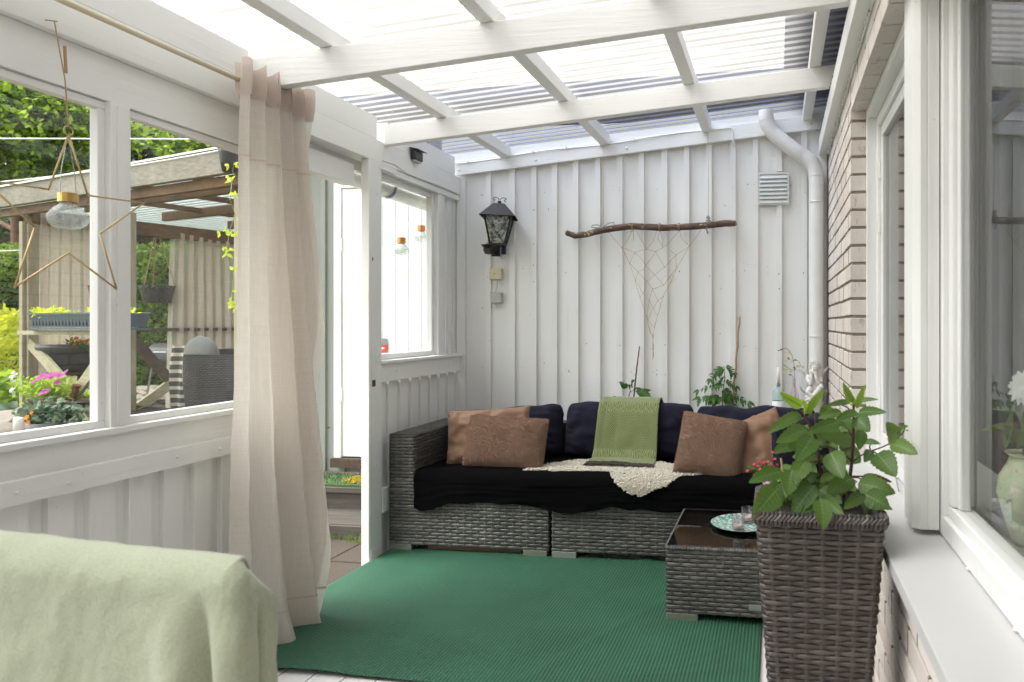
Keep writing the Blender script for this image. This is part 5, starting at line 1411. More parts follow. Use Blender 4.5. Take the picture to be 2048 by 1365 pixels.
for k, (a, b, c, w_) in enumerate(fr):
    dy = lr.uniform(-.07, .05); p0 = Z5(*a); p1 = Z5(*b, yp2 + dy * .5); p2 = Z5(*c, yp2 + dy)
    q = [p0 * (1 - s) ** 2 + p1 * 2 * s * (1 - s) + p2 * s * s for s in np.linspace(0, 1, 9)]; m.tube(q, .0015, 5)
    wl = w_ / 3.938 / 300
    for i in range(2, 9):
        for sd in (-1, 1):
            dd = (q[i] - q[i - 1]).normalized(); up = Vector((0, -.5, .8)); sidev = dd.cross(up).normalized() * sd
            L = wl * (1.15 if i % 2 == 0 else .6); leafmesh(lm, q[i] - dd * .002, q[i] + (sidev * .85 + dd * .5 + Vector((0, 0, -.25))) * L, L * .55, up, .2, .3, 6, .18)
    leafmesh(lm, q[-1], q[-1] + (q[-1] - q[-3]).normalized() * wl * 1.1, wl * .7, (0, -.5, .8), .2, .3, 6, .18)
m.build('stem', M['stem_green'], t, smooth=True); lm.build('leaves', M['tomato'], t)
# cucumber plant
t = thing('cucumber_plant', 'small cucumber plant with two broad leaves beside the dark stake', 'plant', (pl2.x, yp2, .72))
m = MB(); m.tube([Vector((pl2.x, yp2, .70)), Z5(300, 740), Z5(306, 680), Z5(318, 640), Z5(308, 600)], [.004, .004, .0038, .003, .002], 7); m.tube([Z5(312, 655), Z5(345, 630), Z5(352, 610)], .002, 6)
lm = MB()
def lobed(m, c, tip, width, nrm, seed=0, n=16):
    """broad palmate leaf hanging from c towards tip"""
    c = Vector(c); tip = Vector(tip); d = tip - c; L = d.length; d.normalize(); n_ = Vector(nrm); n_ = (n_ - d * n_.dot(d)).normalized(); s = d.cross(n_)
    ring = []
    for i in range(n + 1):
        a = -PI * .92 + 2 * PI * .92 * i / n; r_ = (.55 + .45 * math.cos(a * .5)) * (1 + .12 * math.cos(5 * a) + .05 * math.sin(11 * a + seed))
        ring.append(c + d * L * (.42 + .58 * r_ * math.cos(a)) * 1 + s * width * .5 * r_ * math.sin(a) * 1.15 + n_ * (L * .10 * math.sin(a * 3 + seed) - L * .12 * (1 - math.cos(a))))
    mid = c + d * L * .42; o_ = [mid] + ring; vs = [mid + (p - mid) * .5 + n_ * L * .03 for p in ring]
    k = len(ring); m.add([mid] + vs + ring, [(0, i + 1, i + 2) for i in range(k - 1)] + [(i + 1, i + 1 + k, i + 2 + k, i + 2) for i in range(k - 1)])
lobed(lm, Z5(350, 605, yp2 - .02), Z5(492, 700, yp2 - .06), .13 * .42, (-.2, -.6, .75), 1)
lobed(lm, Z5(355, 606, yp2 - .02), Z5(470, 640, yp2 + .02), .13 * .36, (0, -.5, .85), 2)
lobed(lm, Z5(305, 600), Z5(216, 572, yp2 - .05), .05, (0, -.6, .75), 3); lobed(lm, Z5(310, 600), Z5(345, 555, yp2 - .03), .05, (0, -.7, .7), 5); lobed(lm, Z5(306, 600), Z5(290, 580, yp2 - .06), .04, (0, -.6, .75), 6)
lobed(lm, Z5(262, 712), Z5(150, 700, yp2 - .03), .055, (0, -.6, .8), 4)
m.tube([Z5(298, 730), Z5(270, 715), Z5(258, 706)], .0018, 6)
m.build('stem', M['stem_green'], t, smooth=True); lm.build('leaves', M['tomato'], t, smooth=True)
# aqua bottle with candle
def X6(x, y, yy=4.56): return on_y(1540 + x / 9.75, 680 + y / 9.75, yy)
bc = X6(165, 900); bz = .62
t = thing('glass_bottle', 'aqua glass bottle used as a candle stand on the shelf', 'bottle', (bc.x, 4.56, bz))
zt_ = X6(165, 850).z; zs = X6(165, 960).z; ze = X6(165, 1050).z; rb = (X6(290, 1100).x - X6(40, 1100).x) / 2; rn = (X6(215, 900).x - X6(118, 900).x) / 2
m = MB(); m.lathe([(0, 0), (rb, 0), (rb, ze - bz), (rb * .86, (ze + zs) / 2 - bz + .004), (rn * 1.15, zs - bz), (rn, zs - bz + .004), (rn, zt_ - bz - .003), (rn * 1.25, zt_ - bz - .002), (rn * 1.25, zt_ - bz), (rn * .8, zt_ - bz)], (bc.x, 4.56, bz), 28); m.build('glass', M['bottle'], t, smooth=True)
m = MB(); m.lathe([(rb * .97, .01), (rb * 1.01, .012), (rb * 1.01, X6(165, 1190).z - bz), (rb * .97, X6(165, 1185).z - bz)], (bc.x, 4.56, bz), 28); m.build('label', M['label_white'], t, smooth=True)
m = MB(); m.lathe([(0, zt_ - .02), (.0105, zt_ - .02), (.0088, X6(165, 550).z), (.003, X6(165, 535).z), (0, X6(165, 533).z)], (bc.x, 4.56, 0), 14)
tag(m.build('candle', M['candle'], smooth=True), 'thin white candle standing in the neck of the aqua bottle', 'candle')
# pink vase and orchid-like sprig
vc2 = X6(470, 1000)
t = thing('pink_vase', 'pink glass bud vase holding the thin flowering branch', 'vase', (vc2.x, 4.56, .62))
zz = lambda y: X6(470, y).z - .62
m = MB(); m.lathe([(0, 0), (.028, 0), (.034, zz(1200)), (.030, zz(1080)), (.018, zz(1000)), (.012, zz(900)), (.010, zz(800)), (.014, zz(760))], (vc2.x, 4.56, .62), 24); m.build('glass', M['pink_glass'], t, smooth=True)
t = thing('flower_sprig', 'thin dark branch with cream blossoms in the pink vase', 'flowers', (vc2.x, 4.56, .8))
m = MB()
for ln in ([(500, 1150), (485, 950), (485, 750), (480, 600), (462, 430), (430, 300), (380, 215), (300, 165), (240, 175), (180, 210)], [(480, 760), (430, 700)], [(490, 950), (450, 830)], [(455, 400), (500, 385), (560, 420), (600, 500)], [(480, 600), (420, 580), (340, 540), (260, 470)], [(470, 400), (420, 420)]): m.tube([X6(*p) + Vector((0, -.01 * (i % 2), 0)) for i, p in enumerate(ln)], .0014, 5)
m.build('stem', M['stem_red'], t)
m = MB(); pr_ = random.Random(8)
for (x, y) in ((285, 250), (370, 265), (305, 425), (430, 415), (560, 510), (330, 590), (560, 600), (640, 530), (290, 600), (520, 520), (385, 590)):
    c = X6(x, y, 4.55)
    for k in range(6):
        a = k / 6 * 2 * PI + pr_.random(); leafmesh(m, c, c + Vector((math.cos(a) * .014, -.005 + pr_.uniform(-.004, .004), math.sin(a) * .013)), .010, (0, -1, 0), .2, .2, 4)
m.build('blossoms', M['petal_cream'], t)
m = MB()
for (a, b) in (((180, 212), (150, 210)), ((250, 180), (165, 215)), ((340, 340), (385, 400)), ((455, 520), (520, 600)), ((360, 680), (440, 690)), ((460, 395), (530, 400)), ((450, 540), (500, 560))): leafmesh(m, X6(*a, 4.55), X6(*b, 4.545), .009, (0, -1, .2), .1, .1, 5)
m.build('leaves', M['leaf_black'], t)

# ---- seated cherub statue
ax_, az_ = X6(860, 1200).x, X6(860, 1195).z
t = thing('angel_statue', 'white seated cherub statue resting its chin on its hands', 'statue', (ax_, 4.55, .62))
k_ = 1 / 9.75 / 300 * 1.0
def Q(x, y, d=0): return X6(x, y, 4.55) + Vector((0, -d, 0))
m = MB()
def limb(pts, rs):
    q = [Vector(p) for p in pts]; fine = []; fr_ = []
    for i in range(len(q) - 1):
        for s in np.linspace(0, 1, 5)[:-1]: fine.append(q[i].lerp(q[i + 1], s)); fr_.append(rs[i] * (1 - s) + rs[i + 1] * s)
    fine.append(q[-1]); fr_.append(rs[-1])
    m.tube(fine, fr_, 10)
    for p, r_ in ((q[0], rs[0]), (q[-1], rs[-1])): m.ball(p, r_, 10, 7)
m.ball(Q(865, 545, .012), (.030, .031, .034), 14, 10)                       # head
m.ball(Q(840, 590, .030), (.016, .013, .017), 10, 8)                        # face and cheeks
m.ball(Q(800, 600, .024), .011, 8, 6); m.ball(Q(880, 610, .026), .011, 8, 6)
m.ball(Q(838, 585, .045), (.0045, .006, .0045), 8, 6)                       # nose
limb([Q(860, 650, .0), Q(850, 720, -.002)], [.016, .022])                   # neck
limb([Q(850, 740, .0), Q(850, 840, .004), Q(850, 930, .004), Q(850, 1010, .0)], [.034, .036, .038, .044])
limb([Q(740, 730, .005), Q(735, 790, .02), Q(790, 850, .045)], [.016, .0155, .013]); limb([Q(790, 850, .045), Q(800, 740, .048), Q(800, 640, .040)], [.013, .0115, .009])
limb([Q(960, 740, .005), Q(985, 800, .02), Q(930, 830, .045)], [.016, .0155, .013]); limb([Q(930, 830, .045), Q(895, 740, .048), Q(870, 650, .042)], [.013, .0115, .009])
for fx in (780, 795, 810, 822): limb([Q(fx, 645, .046), Q(fx - 4, 612, .046)], [.0042, .0036])
for fx in (850, 864, 878, 892): limb([Q(fx, 652, .047), Q(fx + 3, 618, .046)], [.0042, .0036])
limb([Q(790, 1000, .0), Q(760, 960, .045), Q(730, 1010, .055)], [.024, .020, .016]); limb([Q(730, 1010, .055), Q(800, 1090, .06), Q(850, 1140, .06)], [.016, .014, .011])
limb([Q(930, 1000, .0), Q(985, 900, .04), Q(985, 910, .05)], [.024, .019, .018]); limb([Q(985, 905, .045), Q(900, 1010, .055), Q(800, 1110, .06), Q(700, 1160, .065)], [.017, .015, .012, .009])
limb([Q(850, 1140, .06), Q(780, 1160, .07)], [.011, .008])
m.ball(Q(860, 1120, .0), (.056, .045, .028), 16, 8)                         # seat
m.lathe([(0, -.16), (.05, -.16), (.05, 0), (0, 0)], Q(860, 1160, 0) + Vector((0, .0, .0)), 20)
o = m.build('body', M['marble'], t, smooth=True); q = o.modifiers.new('merge', 'REMESH'); q.mode = 'VOXEL'; q.voxel_size = .0026; q.use_smooth_shade = True; q2 = o.modifiers.new('soft', 'SMOOTH'); q2.iterations = 3; q2.factor = .5
m = MB(); hr = random.Random(2)
for i in range(90):
    a = hr.uniform(0, 2 * PI); b = hr.uniform(-.15, 1); c = Q(872, 510, .006) + Vector((math.cos(a) * math.sqrt(1 - min(1, b * b)) * .034, math.sin(a) * math.sqrt(1 - min(1, b * b)) * .030, b * .030))
    if c.y < Q(872, 510, .022).y and c.z < Q(0, 520).z: continue
    r_ = hr.uniform(.0045, .0075); m.tube([c + Vector((math.cos(s) * r_ * .8, -.003 * s * .3, math.sin(s) * r_ * .8)) for s in np.linspace(hr.uniform(0, 3), 5.5 + hr.uniform(0, 1), 8)], r_ * .42, 6)
m.build('curly_hair', M['marble'], t, smooth=True)
for sd, tip, base in ((-1, (585, 580), (740, 660)), (1, (1150, 540), (960, 690))):
    m = MB()
    b0 = Q(*base, -.02); tp0 = Q(*tip, -.03)
    for i in range(9):
        f = i / 8; p = b0.lerp(tp0, .25 + .6 * f * .9); e = tp0.lerp(b0 + Vector((0, 0, -.05)), 1 - f) + Vector((sd * .004, 0, .004 * f)); leafmesh(m, b0.lerp(tp0, .15 * f), e, .022, (0, -1, 0), .25, .1, 6)
    m.tube([b0, b0.lerp(tp0, .5) + Vector((0, 0, .004)), tp0], [.006, .005, .002], 6)
    o = m.build('wing', M['marble'], t, smooth=True); q = o.modifiers.new('thick', 'SOLIDIFY'); q.thickness = .0025
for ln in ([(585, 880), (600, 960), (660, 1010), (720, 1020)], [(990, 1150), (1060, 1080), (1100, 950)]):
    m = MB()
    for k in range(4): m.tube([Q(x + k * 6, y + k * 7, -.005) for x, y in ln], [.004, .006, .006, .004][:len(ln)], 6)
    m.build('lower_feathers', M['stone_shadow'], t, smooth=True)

# ---- dahlia in the tall planter
def Z7(x, y, f=1.93): return at(1480 + x / 4.4026, 760 + y / 4.4026, f)
t = thing('dahlia_plant', 'leafy green plant with toothed leaves growing in the tall planter', 'plant', (PXC, PYC, PH - .02))
LV = [((545, 235), (358, 118), 80, 1, 1.98), ((600, 260), (740, 90), 60, 1, 1.9), ((570, 290), (560, 185), 55, 1, 1.9), ((610, 300), (650, 195), 45, 1, 1.95), ((590, 300), (610, 215), 45, 1, 1.85), ((535, 305), (250, 460), 95, 0, 1.95), ((545, 345), (462, 388), 55, 0, 2.0), ((590, 440), (325, 545), 125, 0, 1.88),
      ((880, 375), (580, 470), 100, 0, 1.85), ((640, 505), (500, 705), 160, 0, 1.8), ((470, 590), (300, 640), 110, 0, 1.95), ((580, 720), (478, 918), 150, 0, 1.82), ((372, 810), (82, 897), 125, 0, 1.85), ((460, 790), (425, 1015), 140, 0, 1.80), ((330, 960), (122, 1200), 190, 0, 1.80),
      ((662, 930), (455, 1190), 150, 0, 1.82), ((705, 1040), (528, 1188), 90, 0, 1.80), ((708, 1045), (738, 1315), 145, 0, 1.72), ((718, 1045), (908, 1185), 110, 0, 1.80), ((705, 970), (895, 1085), 125, 0, 1.85), ((992, 870), (768, 1000), 150, 0, 1.85), ((800, 640), (905, 865), 175, 0, 1.80),
      ((1015, 585), (722, 490), 120, 0, 1.92), ((1035, 290), (838, 358), 75, 0, 1.85), ((900, 290), (688, 335), 80, 0, 1.95), ((965, 195), (755, 228), 50, 0, 1.95), ((985, 200), (908, 28), 55, 1, 1.90), ((1025, 250), (1102, 42), 50, 1, 1.88), ((1000, 240), (985, 130), 40, 1, 1.93), ((1035, 190), (1212, 170), 40, 0, 1.9),
      ((1045, 290), (1282, 282), 80, 0, 1.85), ((1020, 330), (1140, 455), 135, 0, 1.82), ((1070, 448), (1048, 615), 90, 0, 1.88), ((1098, 548), (1232, 562), 55, 0, 1.9), ((1152, 628), (1095, 722), 80, 0, 1.85), ((1355, 548), (1295, 378), 145, 0, 1.82), ((1335, 568), (1562, 650), 125, 0, 1.80),
      ((1205, 650), (1372, 848), 180, 0, 1.80), ((1395, 462), (1470, 405), 60, 0, 1.84), ((1430, 490), (1480, 440), 40, 0, 1.9), ((1040, 915), (1368, 995), 160, 0, 1.84), ((1080, 850), (1338, 898), 60, 0, 1.95), ((1098, 1020), (922, 1130), 115, 0, 1.80), ((1105, 1010), (1315, 1125), 160, 0, 1.80),
      ((1098, 1040), (1100, 1195), 75, 0, 1.85), ((1190, 1100), (1342, 1140), 65, 0, 1.9), ((830, 838), (705, 900), 85, 0, 1.92), ((900, 350), (985, 450), 120, 0, 1.95), ((700, 300), (760, 205), 60, 0, 2.0), ((590, 880), (690, 820), 90, 0, 2.0), ((700, 930), (790, 980), 110, 0, 1.95), ((850, 420), (740, 500), 120, 0, 2.0),
      ((640, 560), (560, 560), 80, 0, 2.02), ((780, 560), (850, 640), 90, 0, 2.03), ((540, 560), (430, 600), 95, 0, 2.0), ((960, 940), (1020, 990), 60, 0, 1.9), ((640, 830), (570, 900), 90, 0, 2.03), ((760, 880), (850, 830), 80, 0, 2.0), ((1000, 1060), (900, 1120), 100, 0, 2.0), ((820, 1010), (880, 1080), 120, 0, 1.98),
      ((640, 1010), (560, 1100), 110, 0, 2.0), ((1180, 1060), (1250, 1140), 80, 0, 2.0), ((1060, 980), (1150, 930), 80, 0, 2.0), ((820, 260), (700, 290), 60, 0, 2.05), ((850, 400), (980, 380), 90, 0, 2.02), ((480, 660), (590, 700), 80, 0, 2.03), ((700, 600), (620, 640), 80, 0, 2.05)]
lm = MB(); ly = MB(); rb_ = MB(); dr = random.Random(9)
for i in range(60):
    x = dr.uniform(330, 1150); y = dr.uniform(380, 1120) if 480 < x < 1020 else dr.uniform(780, 1120); a = dr.uniform(-PI, PI); L_ = dr.uniform(110, 180)
    if 1000 < x and y < 900: continue
    LV.append(((x, y), (x + L_ * math.cos(a), y + abs(L_ * math.sin(a)) * .9), dr.uniform(80, 130), 0, dr.uniform(1.96, 2.06)))
for (b, e, w_, yg, f) in LV:
    p0 = Z7(*b, f + dr.uniform(.0, .05)); p1 = Z7(*e, f - dr.uniform(.0, .05)); wr_ = 1.38 * w_ / 4.4026 * f / F0
    up = Vector((dr.uniform(-.35, .35), -1, .55 if not yg else .1))
    leafmesh(ly if yg else lm, p0, p1, wr_ * 1.05, up, .22, .12, 16, .075, .4, wr_ * .012, rb_)
lm.build('leaves', M['dahlia'], t, smooth=True); ly.build('young_leaves', M['dahlia_young'], t, smooth=True); rb_.build('veins', simple('leaf_vein', (.16, .26, .09), .5, 0, .1, 30, 0), t)['kind'] = 'stuff'
m = MB()
def stem(pts, f, r0, r1): q = [Z7(x, y, f) for x, y in pts]; m.tube(q, [r0 + (r1 - r0) * i / (len(q) - 1) for i in range(len(q))], 8)
stem([(925, 1200), (945, 1040), (965, 880), (985, 720), (995, 560), (1000, 400), (1000, 280), (1000, 200)], 1.93, .0062, .003)
stem([(720, 1200), (715, 1000), (705, 820), (690, 640), (655, 480), (600, 360), (545, 270)], 1.97, .0060, .003)
stem([(660, 480), (665, 380), (660, 300)], 1.95, .0035, .002)
for pts in ([(990, 720), (1060, 670), (1150, 630), (1260, 590), (1370, 535), (1430, 470), (1460, 415)], [(985, 715), (930, 670), (870, 630), (780, 585), (650, 580)], [(1150, 630), (1140, 590), (1155, 560)], [(1160, 625), (1215, 655)], [(995, 590), (930, 610), (780, 660), (720, 715)], [(990, 500), (950, 440)], [(970, 860), (1040, 860), (1090, 890)], [(985, 870), (1030, 900)], [(1000, 300), (940, 240), (900, 225)], [(700, 715), (620, 725), (580, 730)], [(650, 470), (560, 410), (460, 385)], [(990, 850), (1100, 850), (1200, 845), (1330, 898)], [(705, 960), (708, 1045)], [(600, 400), (640, 470)], [(1095, 1040), (1090, 960), (1060, 900)]): stem(pts, 1.92, .0022, .0016)
m.build('stem', M['stem_red'], t, smooth=True)
m = MB(); m.tube([Z7(360, 690, 1.98), Z7(385, 850, 1.98), Z7(405, 1020, 1.98), Z7(422, 1190, 1.98)], .0032, 6)
tag(m.build('plant_stake', M['bamboo'], smooth=True), 'thin tan stake pushed into the soil of the tall planter', 'stake')
# flowers in the china vase
def flower(m, c, r_, n, nrm, layers=1, w_=.6, seed=0):
    fr_ = random.Random(seed); nrm = Vector(nrm).normalized(); x = nrm.cross(Vector((0, 0, 1)) if abs(nrm.z) < .9 else Vector((1, 0, 0))).normalized(); y = nrm.cross(x)
    for l in range(layers):
        for k in range(n):
            a = 2 * PI * (k + .5 * l) / n + fr_.uniform(-.1, .1); d = x * math.cos(a) + y * math.sin(a); rr = r_ * (1 - .25 * l)
            leafmesh(m, Vector(c) + nrm * .002 * l, Vector(c) + d * rr + nrm * (rr * (.15 + .35 * l)), rr * w_, nrm, .15, .1, 5)
t = thing('cut_flowers', 'small crimson flower heads and a pink daisy in the china vase', 'flowers', (vc.x, vc.y, .52))
m = MB(); fr2 = random.Random(12); cl = at(1527, 928, 3.08)
for i in range(26): c = cl + Vector((fr2.gauss(0, .028), fr2.gauss(0, .02), fr2.gauss(0, .014))); flower(m, c, .009, 5, (fr2.uniform(-.5, .5), -.6, .8), 1, .8, i)
m.build('blossoms', M['petal_red'], t)
m = MB(); flower(m, at(1537, 973, 3.0), .033, 15, (-.2, -.7, .75), 2, .3, 3); m.build('daisy', M['petal_pink'], t)
m = MB()
for i in range(26): c = cl + Vector((fr2.gauss(0, .03), .01, -.02 + fr2.gauss(0, .02))); leafmesh(m, c, c + Vector((fr2.uniform(-.04, .04), fr2.uniform(-.03, .01), fr2.uniform(-.03, .03))), .02, (0, -.7, .7))
for x, z in ((0, 0), (.02, .02)): m.tube([vc + Vector((0, 0, .1)), cl + Vector((x, 0, -.01))], .002, 5)
m.tube([vc + Vector((0, 0, .15)), at(1537, 975, 3.0)], .002, 5)
m.build('foliage', M['dahlia'], t)

# ---- vase with a white bloom on the inner windowsill
vf = 1.74; c = at(2042, 1110, vf); vz = .730
c = Vector((max(c.x, .605), c.y, vz))
t = thing('floral_vase', 'mossy green floral vase with a white bloom behind the near window glass', 'vase', c)
top = at(2040, 905, vf).z; H3 = top - vz
m = MB(); m.lathe([(r_ * .72, z_) for r_, z_ in ((0, .0), (.045, 0), (.05, .01), (.075, H3 * .3), (.098, H3 * .55), (.092, H3 * .72), (.06, H3 * .9), (.055, H3 * .95), (.072, H3), (.068, H3 - .002), (.05, H3 * .93))], c, 36); m.build('body', M['floral_vase'], t, smooth=True)
t = thing('white_bloom', 'white peony and dark leaves standing in the floral vase', 'flowers', c + Vector((0, 0, H3)))
m = MB(); flower(m, at(2052, 775, vf), .05, 14, (-.8, -.5, .3), 4, .6, 5); m.build('petals', M['petal_white'], t)
m = MB()
for a, b, w_ in (((2010, 900), (2030, 800), 14), ((2035, 900), (2060, 830), 14), ((2040, 880), (2002, 850), 30), ((2035, 850), (1960, 860), 14), ((2042, 830), (1980, 815), 12), ((2042, 830), (2075, 800), 16)): leafmesh(m, at(*a, vf), at(*b, vf - .02), w_ / F0 * vf * 1.2, (-.5, -.8, .3), .15, .1, 8)
m.tube([c + Vector((0, 0, H3 * .5)), at(2045, 850, vf), at(2050, 790, vf)], .004, 6); m.build('leaves', M['dahlia'], t, smooth=True)
# ================================================================== GARDEN SEEN THROUGH THE LEFT WINDOWS
g0 = Vector((-6.94, 5.62, 0)); gx = Vector((.952, -.308, 0)); gy = Vector((.308, .952, 0))
def PG(a, b, z): return g0 + gx * a + gy * b + Vector((0, 0, z))
GM = Matrix.Translation(g0) @ Matrix((gx, gy, Vector((0, 0, 1)))).transposed().to_4x4()
def gl_(x, y): p = Vector((x, y, 0)) - g0; return p.dot(gx), p.dot(gy)
def side(u, v, a=0.0):
    """pixel -> point on the pergola's left side plane"""
    d = ray(u, v); o = Vector((0, 0, EYE)); n = gx; t = ((g0 + gx * a) - o).dot(n) / d.dot(n); return o + d * t
def front(u, v, b=0.0):
    d = ray(u, v); o = Vector((0, 0, EYE)); n = gy; t = ((g0 + gy * b) - o).dot(n) / d.dot(n); return o + d * t
def gz(p): return gh(p.x, p.y)
er = random.Random(77)
pg = thing('garden_pergola', 'weathered timber garden pergola with corrugated roof and cross braced railing', 'pergola', PG(0, 0, .2))
def gbox(a, b, mat, name, parent=pg, bev=.004): m = MB(); m.box(a, b, GM); return m.build(name, mat, parent, bevel=bev)
# fascia
o = gbox((-1.6, -.02, 2.365), (3.35, .025, 2.545), M['old_wood'], 'fascia_board')
m = MB(); m.box((-1.6, -.035, 2.547), (3.35, .04, 2.562), GM); m.build('roof_edging', M['metal_white'], pg)
for k, b in enumerate((.50, 1.20, 1.90)):
    gbox((.03, b, 2.372), (3.3, b + .045, 2.46), M['brown_wood'], 'rafter')
gbox((-1.6, .03, 2.285), (3.3, .08, 2.364), M['brown_wood'], 'rafter')
for a in (.7, 1.55, 2.4, 3.1):
    for b, L_ in ((.09, .405), (.55, .645), (1.25, .645), (1.95, .645)): gbox((a, b + .002, 2.41), (a + .035, b + L_, 2.46), M['brown_wood'], 'noggin')
gbox((-.06, .09, 2.20), (.03, 2.65, 2.34), M['brown_wood'], 'side_beam')
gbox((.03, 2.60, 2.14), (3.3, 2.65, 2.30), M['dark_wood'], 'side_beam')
for (a, b) in ((0, .0), (1.62, .0), (3.2, 0), (0, 2.6), (3.2, 2.6)):
    m = MB(); z0 = gz(PG(a, b, 0)) - .02; m.box((a - .05, b + .026, z0), (a + .012, b + .055, 2.22 if b == 0 else 2.2), GM); m.box((a - .05, b + .057, z0), (a + .045, b + .14, 2.2), GM); m.build('post', M['pale_wood_z'], pg, bevel=.004)
def rs(a, b):
    c = math.cos(2 * PI * b / .09); return PG(a, b, 2.49 + .012 * c)
m = MB(); m.grid(lambda s, t_: rs(-1.6 + 5 * s, .04 + 2.8 * t_), 4, 260); m.build('roof_sheet', M['roof_far'], pg, smooth=True)
m = MB()
for k in range(30): m.box((-1.6, .05 + k * .09, 2.470), (3.35, .068 + k * .09, 2.476), GM)
m.build('sheet_stripes', M['steel'], pg)['kind'] = 'stuff'  # thin dark bars added under the sheet to draw its corrugation stripes
# railing in front with cross brace
p0, p1 = front(48, 662), front(238, 662)
m = MB(); m.bar(front(46, 666, -.02), front(240, 666, -.02), .09, .038); m.build('rail', M['pale_wood'], pg, bevel=.003)
m = MB(); m.bar(front(60, 686, -.005), front(212, 858, -.005), .03, .10); m.build('brace', M['pale_wood'], pg, bevel=.003)
m = MB(); m.bar(front(222, 690, -.05), front(110, 846, -.05), .03, .10); m.build('brace', M['pale_wood'], pg, bevel=.003)
# side railing, its shade put into the darker wood colour
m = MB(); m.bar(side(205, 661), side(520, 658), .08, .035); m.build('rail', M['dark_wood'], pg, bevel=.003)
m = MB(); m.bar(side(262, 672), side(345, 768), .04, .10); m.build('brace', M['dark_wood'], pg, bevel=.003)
m = MB(); m.bar(side(347, 764), side(270, 820), .05, .10); m.build('brace', M['pale_wood'], pg, bevel=.003)
# floodlight under the fascia
c = front(206, 366, -.05)
t = thing('floodlight', 'small black floodlight fixed to the pergola fascia', 'lamp', c)
m = MB(); m.box((-.10, -.02, -.055), (.10, .02, .055), Matrix.Translation(c) @ Matrix.Rotation(R(-20), 4, 'Z') @ Matrix.Rotation(R(25), 4, 'X')); m.build('housing', M['black_plastic'], t)
m = MB(); m.box((-.085, -.024, -.042), (.085, -.0205, .042), Matrix.Translation(c) @ Matrix.Rotation(R(-20), 4, 'Z') @ Matrix.Rotation(R(25), 4, 'X')); m.build('lens', M['grey_plastic'], t)
m = MB(); m.tube([c + Vector((0, 0, -.05)), c + Vector((0, 0, -.10)), c + Vector((-.12, 0, -.13)), c + Vector((-.2, .05, -.16))], .005, 5); m.build('cable', M['black_plastic'], t)
# hanging dark pot at the right end
def hangpot(name, label, cat, c, r_, h, mat, top, n=3):
    t = thing(name, label, cat, c)
    m = MB(); prof = [(0, 0), (r_ * .72, 0), (r_ * .86, h * .4), (r_ * .95, h * .8), (r_, h), (r_ * .93, h), (r_ * .85, h * .5), (0, .02)]
    m.lathe(prof, c, 28); m.build('pot_body', mat, t, smooth=True)
    m = MB()
    for k in range(n):
        a = 2 * PI * k / n + .5; m.tube([c + Vector((r_ * .97 * math.cos(a), r_ * .97 * math.sin(a), h)), top], .006, 5)
    m.build('hanger', M['jute'], t); return t
hangpot('hanging_pot', 'dark hanging pot at the right end of the pergola fascia', 'pot', front(466, 345, -.12) , .09, .16, M['black_plastic'], front(466, 345, -.12) + Vector((0, 0, .3)))
c = at(315, 607, 7.7); t = hangpot('hanging_basket', 'dark woven hanging basket in front of the hedge', 'basket', c, .165, .19, M['wicker_black'], at(313, 455, 7.7))
m = MB()
def bw_(u, v): a = u / .165; rr = .165 * (.74 + .26 * (v / .19)); return (c.x + rr * math.cos(a), c.y + rr * math.sin(a), c.z + v)
weave(m, bw_, lambda u, v: (math.cos(u / .165), math.sin(u / .165), 0), 2 * PI * .165, .19, .022, .035, .004, True)
m.build('woven_side', M['wicker_black'], t)
c2 = at(212, 612, 6.9); hangpot('hanging_basket', 'second dark hanging basket beside the left garden curtain', 'basket', c2, .14, .19, M['wicker_black'], at(210, 450, 6.9))
# garden curtains on the side wire
def gcurt(label, us, ut, ve, seed, nf, vm=0):
    t = thing('garden_curtain', label, 'curtain', side(us, 600), 'linen curtains in the garden pergola')
    A, B2 = side(us, ve[0]), side(ut, ve[1])
    def f(a, b):
        p = A.lerp(B2, a); zb = gz(p) + .04; z = p.z * (1 - b) + zb * b - .05 * math.sin(a * PI) * (1 - b) * .6
        d = (B2 - A).normalized(); n_ = Vector((-d.y, d.x, 0)); ph = 2 * PI * nf * a + 1.2 * nz(a * 3, b, seed)
        q = p + n_ * (.075 * math.sin(ph) * (.6 + .4 * b)) + d * (.03 * math.sin(2 * ph + seed) + .10 * (b * (1 if a > .5 else -1) * abs(a - .5)))
        return Vector((q.x, q.y, z + .012 * math.sin(ph * 2) * (1 - b)))
    m = MB(); m.grid(f, 150, 40); m.build('panel', M['linen_out'], t, smooth=True)
    m = MB(); m.grid(lambda a, b: f(a, b * .02) + Vector((0, 0, .012 + .02 * (1 - b) + .006 * math.sin(a * 40) + .006 * nz(a * 30, 1))), 200, 4); m.build('heading', M['linen_band'], t, smooth=True)
    return A, B2
A1, B1 = gcurt('sheer beige curtain behind the blue grey planter box', 68, 193, (424, 440), 2, 6)
A2, B2 = gcurt('sheer beige curtain behind the black garden armchair', 346, 486, (472, 492), 5, 8)
m = MB(); m.tube([side(60, 418), A1, B1, side(262, 452), A2 + Vector((0, 0, .03)), B2 + Vector((0, 0, .02)), side(520, 495)], .004, 5)
tag(m.build('curtain_wire', M['steel']), 'thin steel wire carrying the garden curtains', 'wire')
m = MB()
for i in range(9):
    p = A2.lerp(B2, i / 8) + Vector((0, -.03, .02)); m.ball(p + Vector((0, 0, -.02 - .14 * (i % 2))), .014, 6, 4)
    if i % 2: m.tube([p, p + Vector((0, 0, -.15))], .0015, 4)
tag(m.build('string_lights', M['steel']), 'string of tiny clear lights looped over the right garden curtain', 'string lights', kind='stuff')
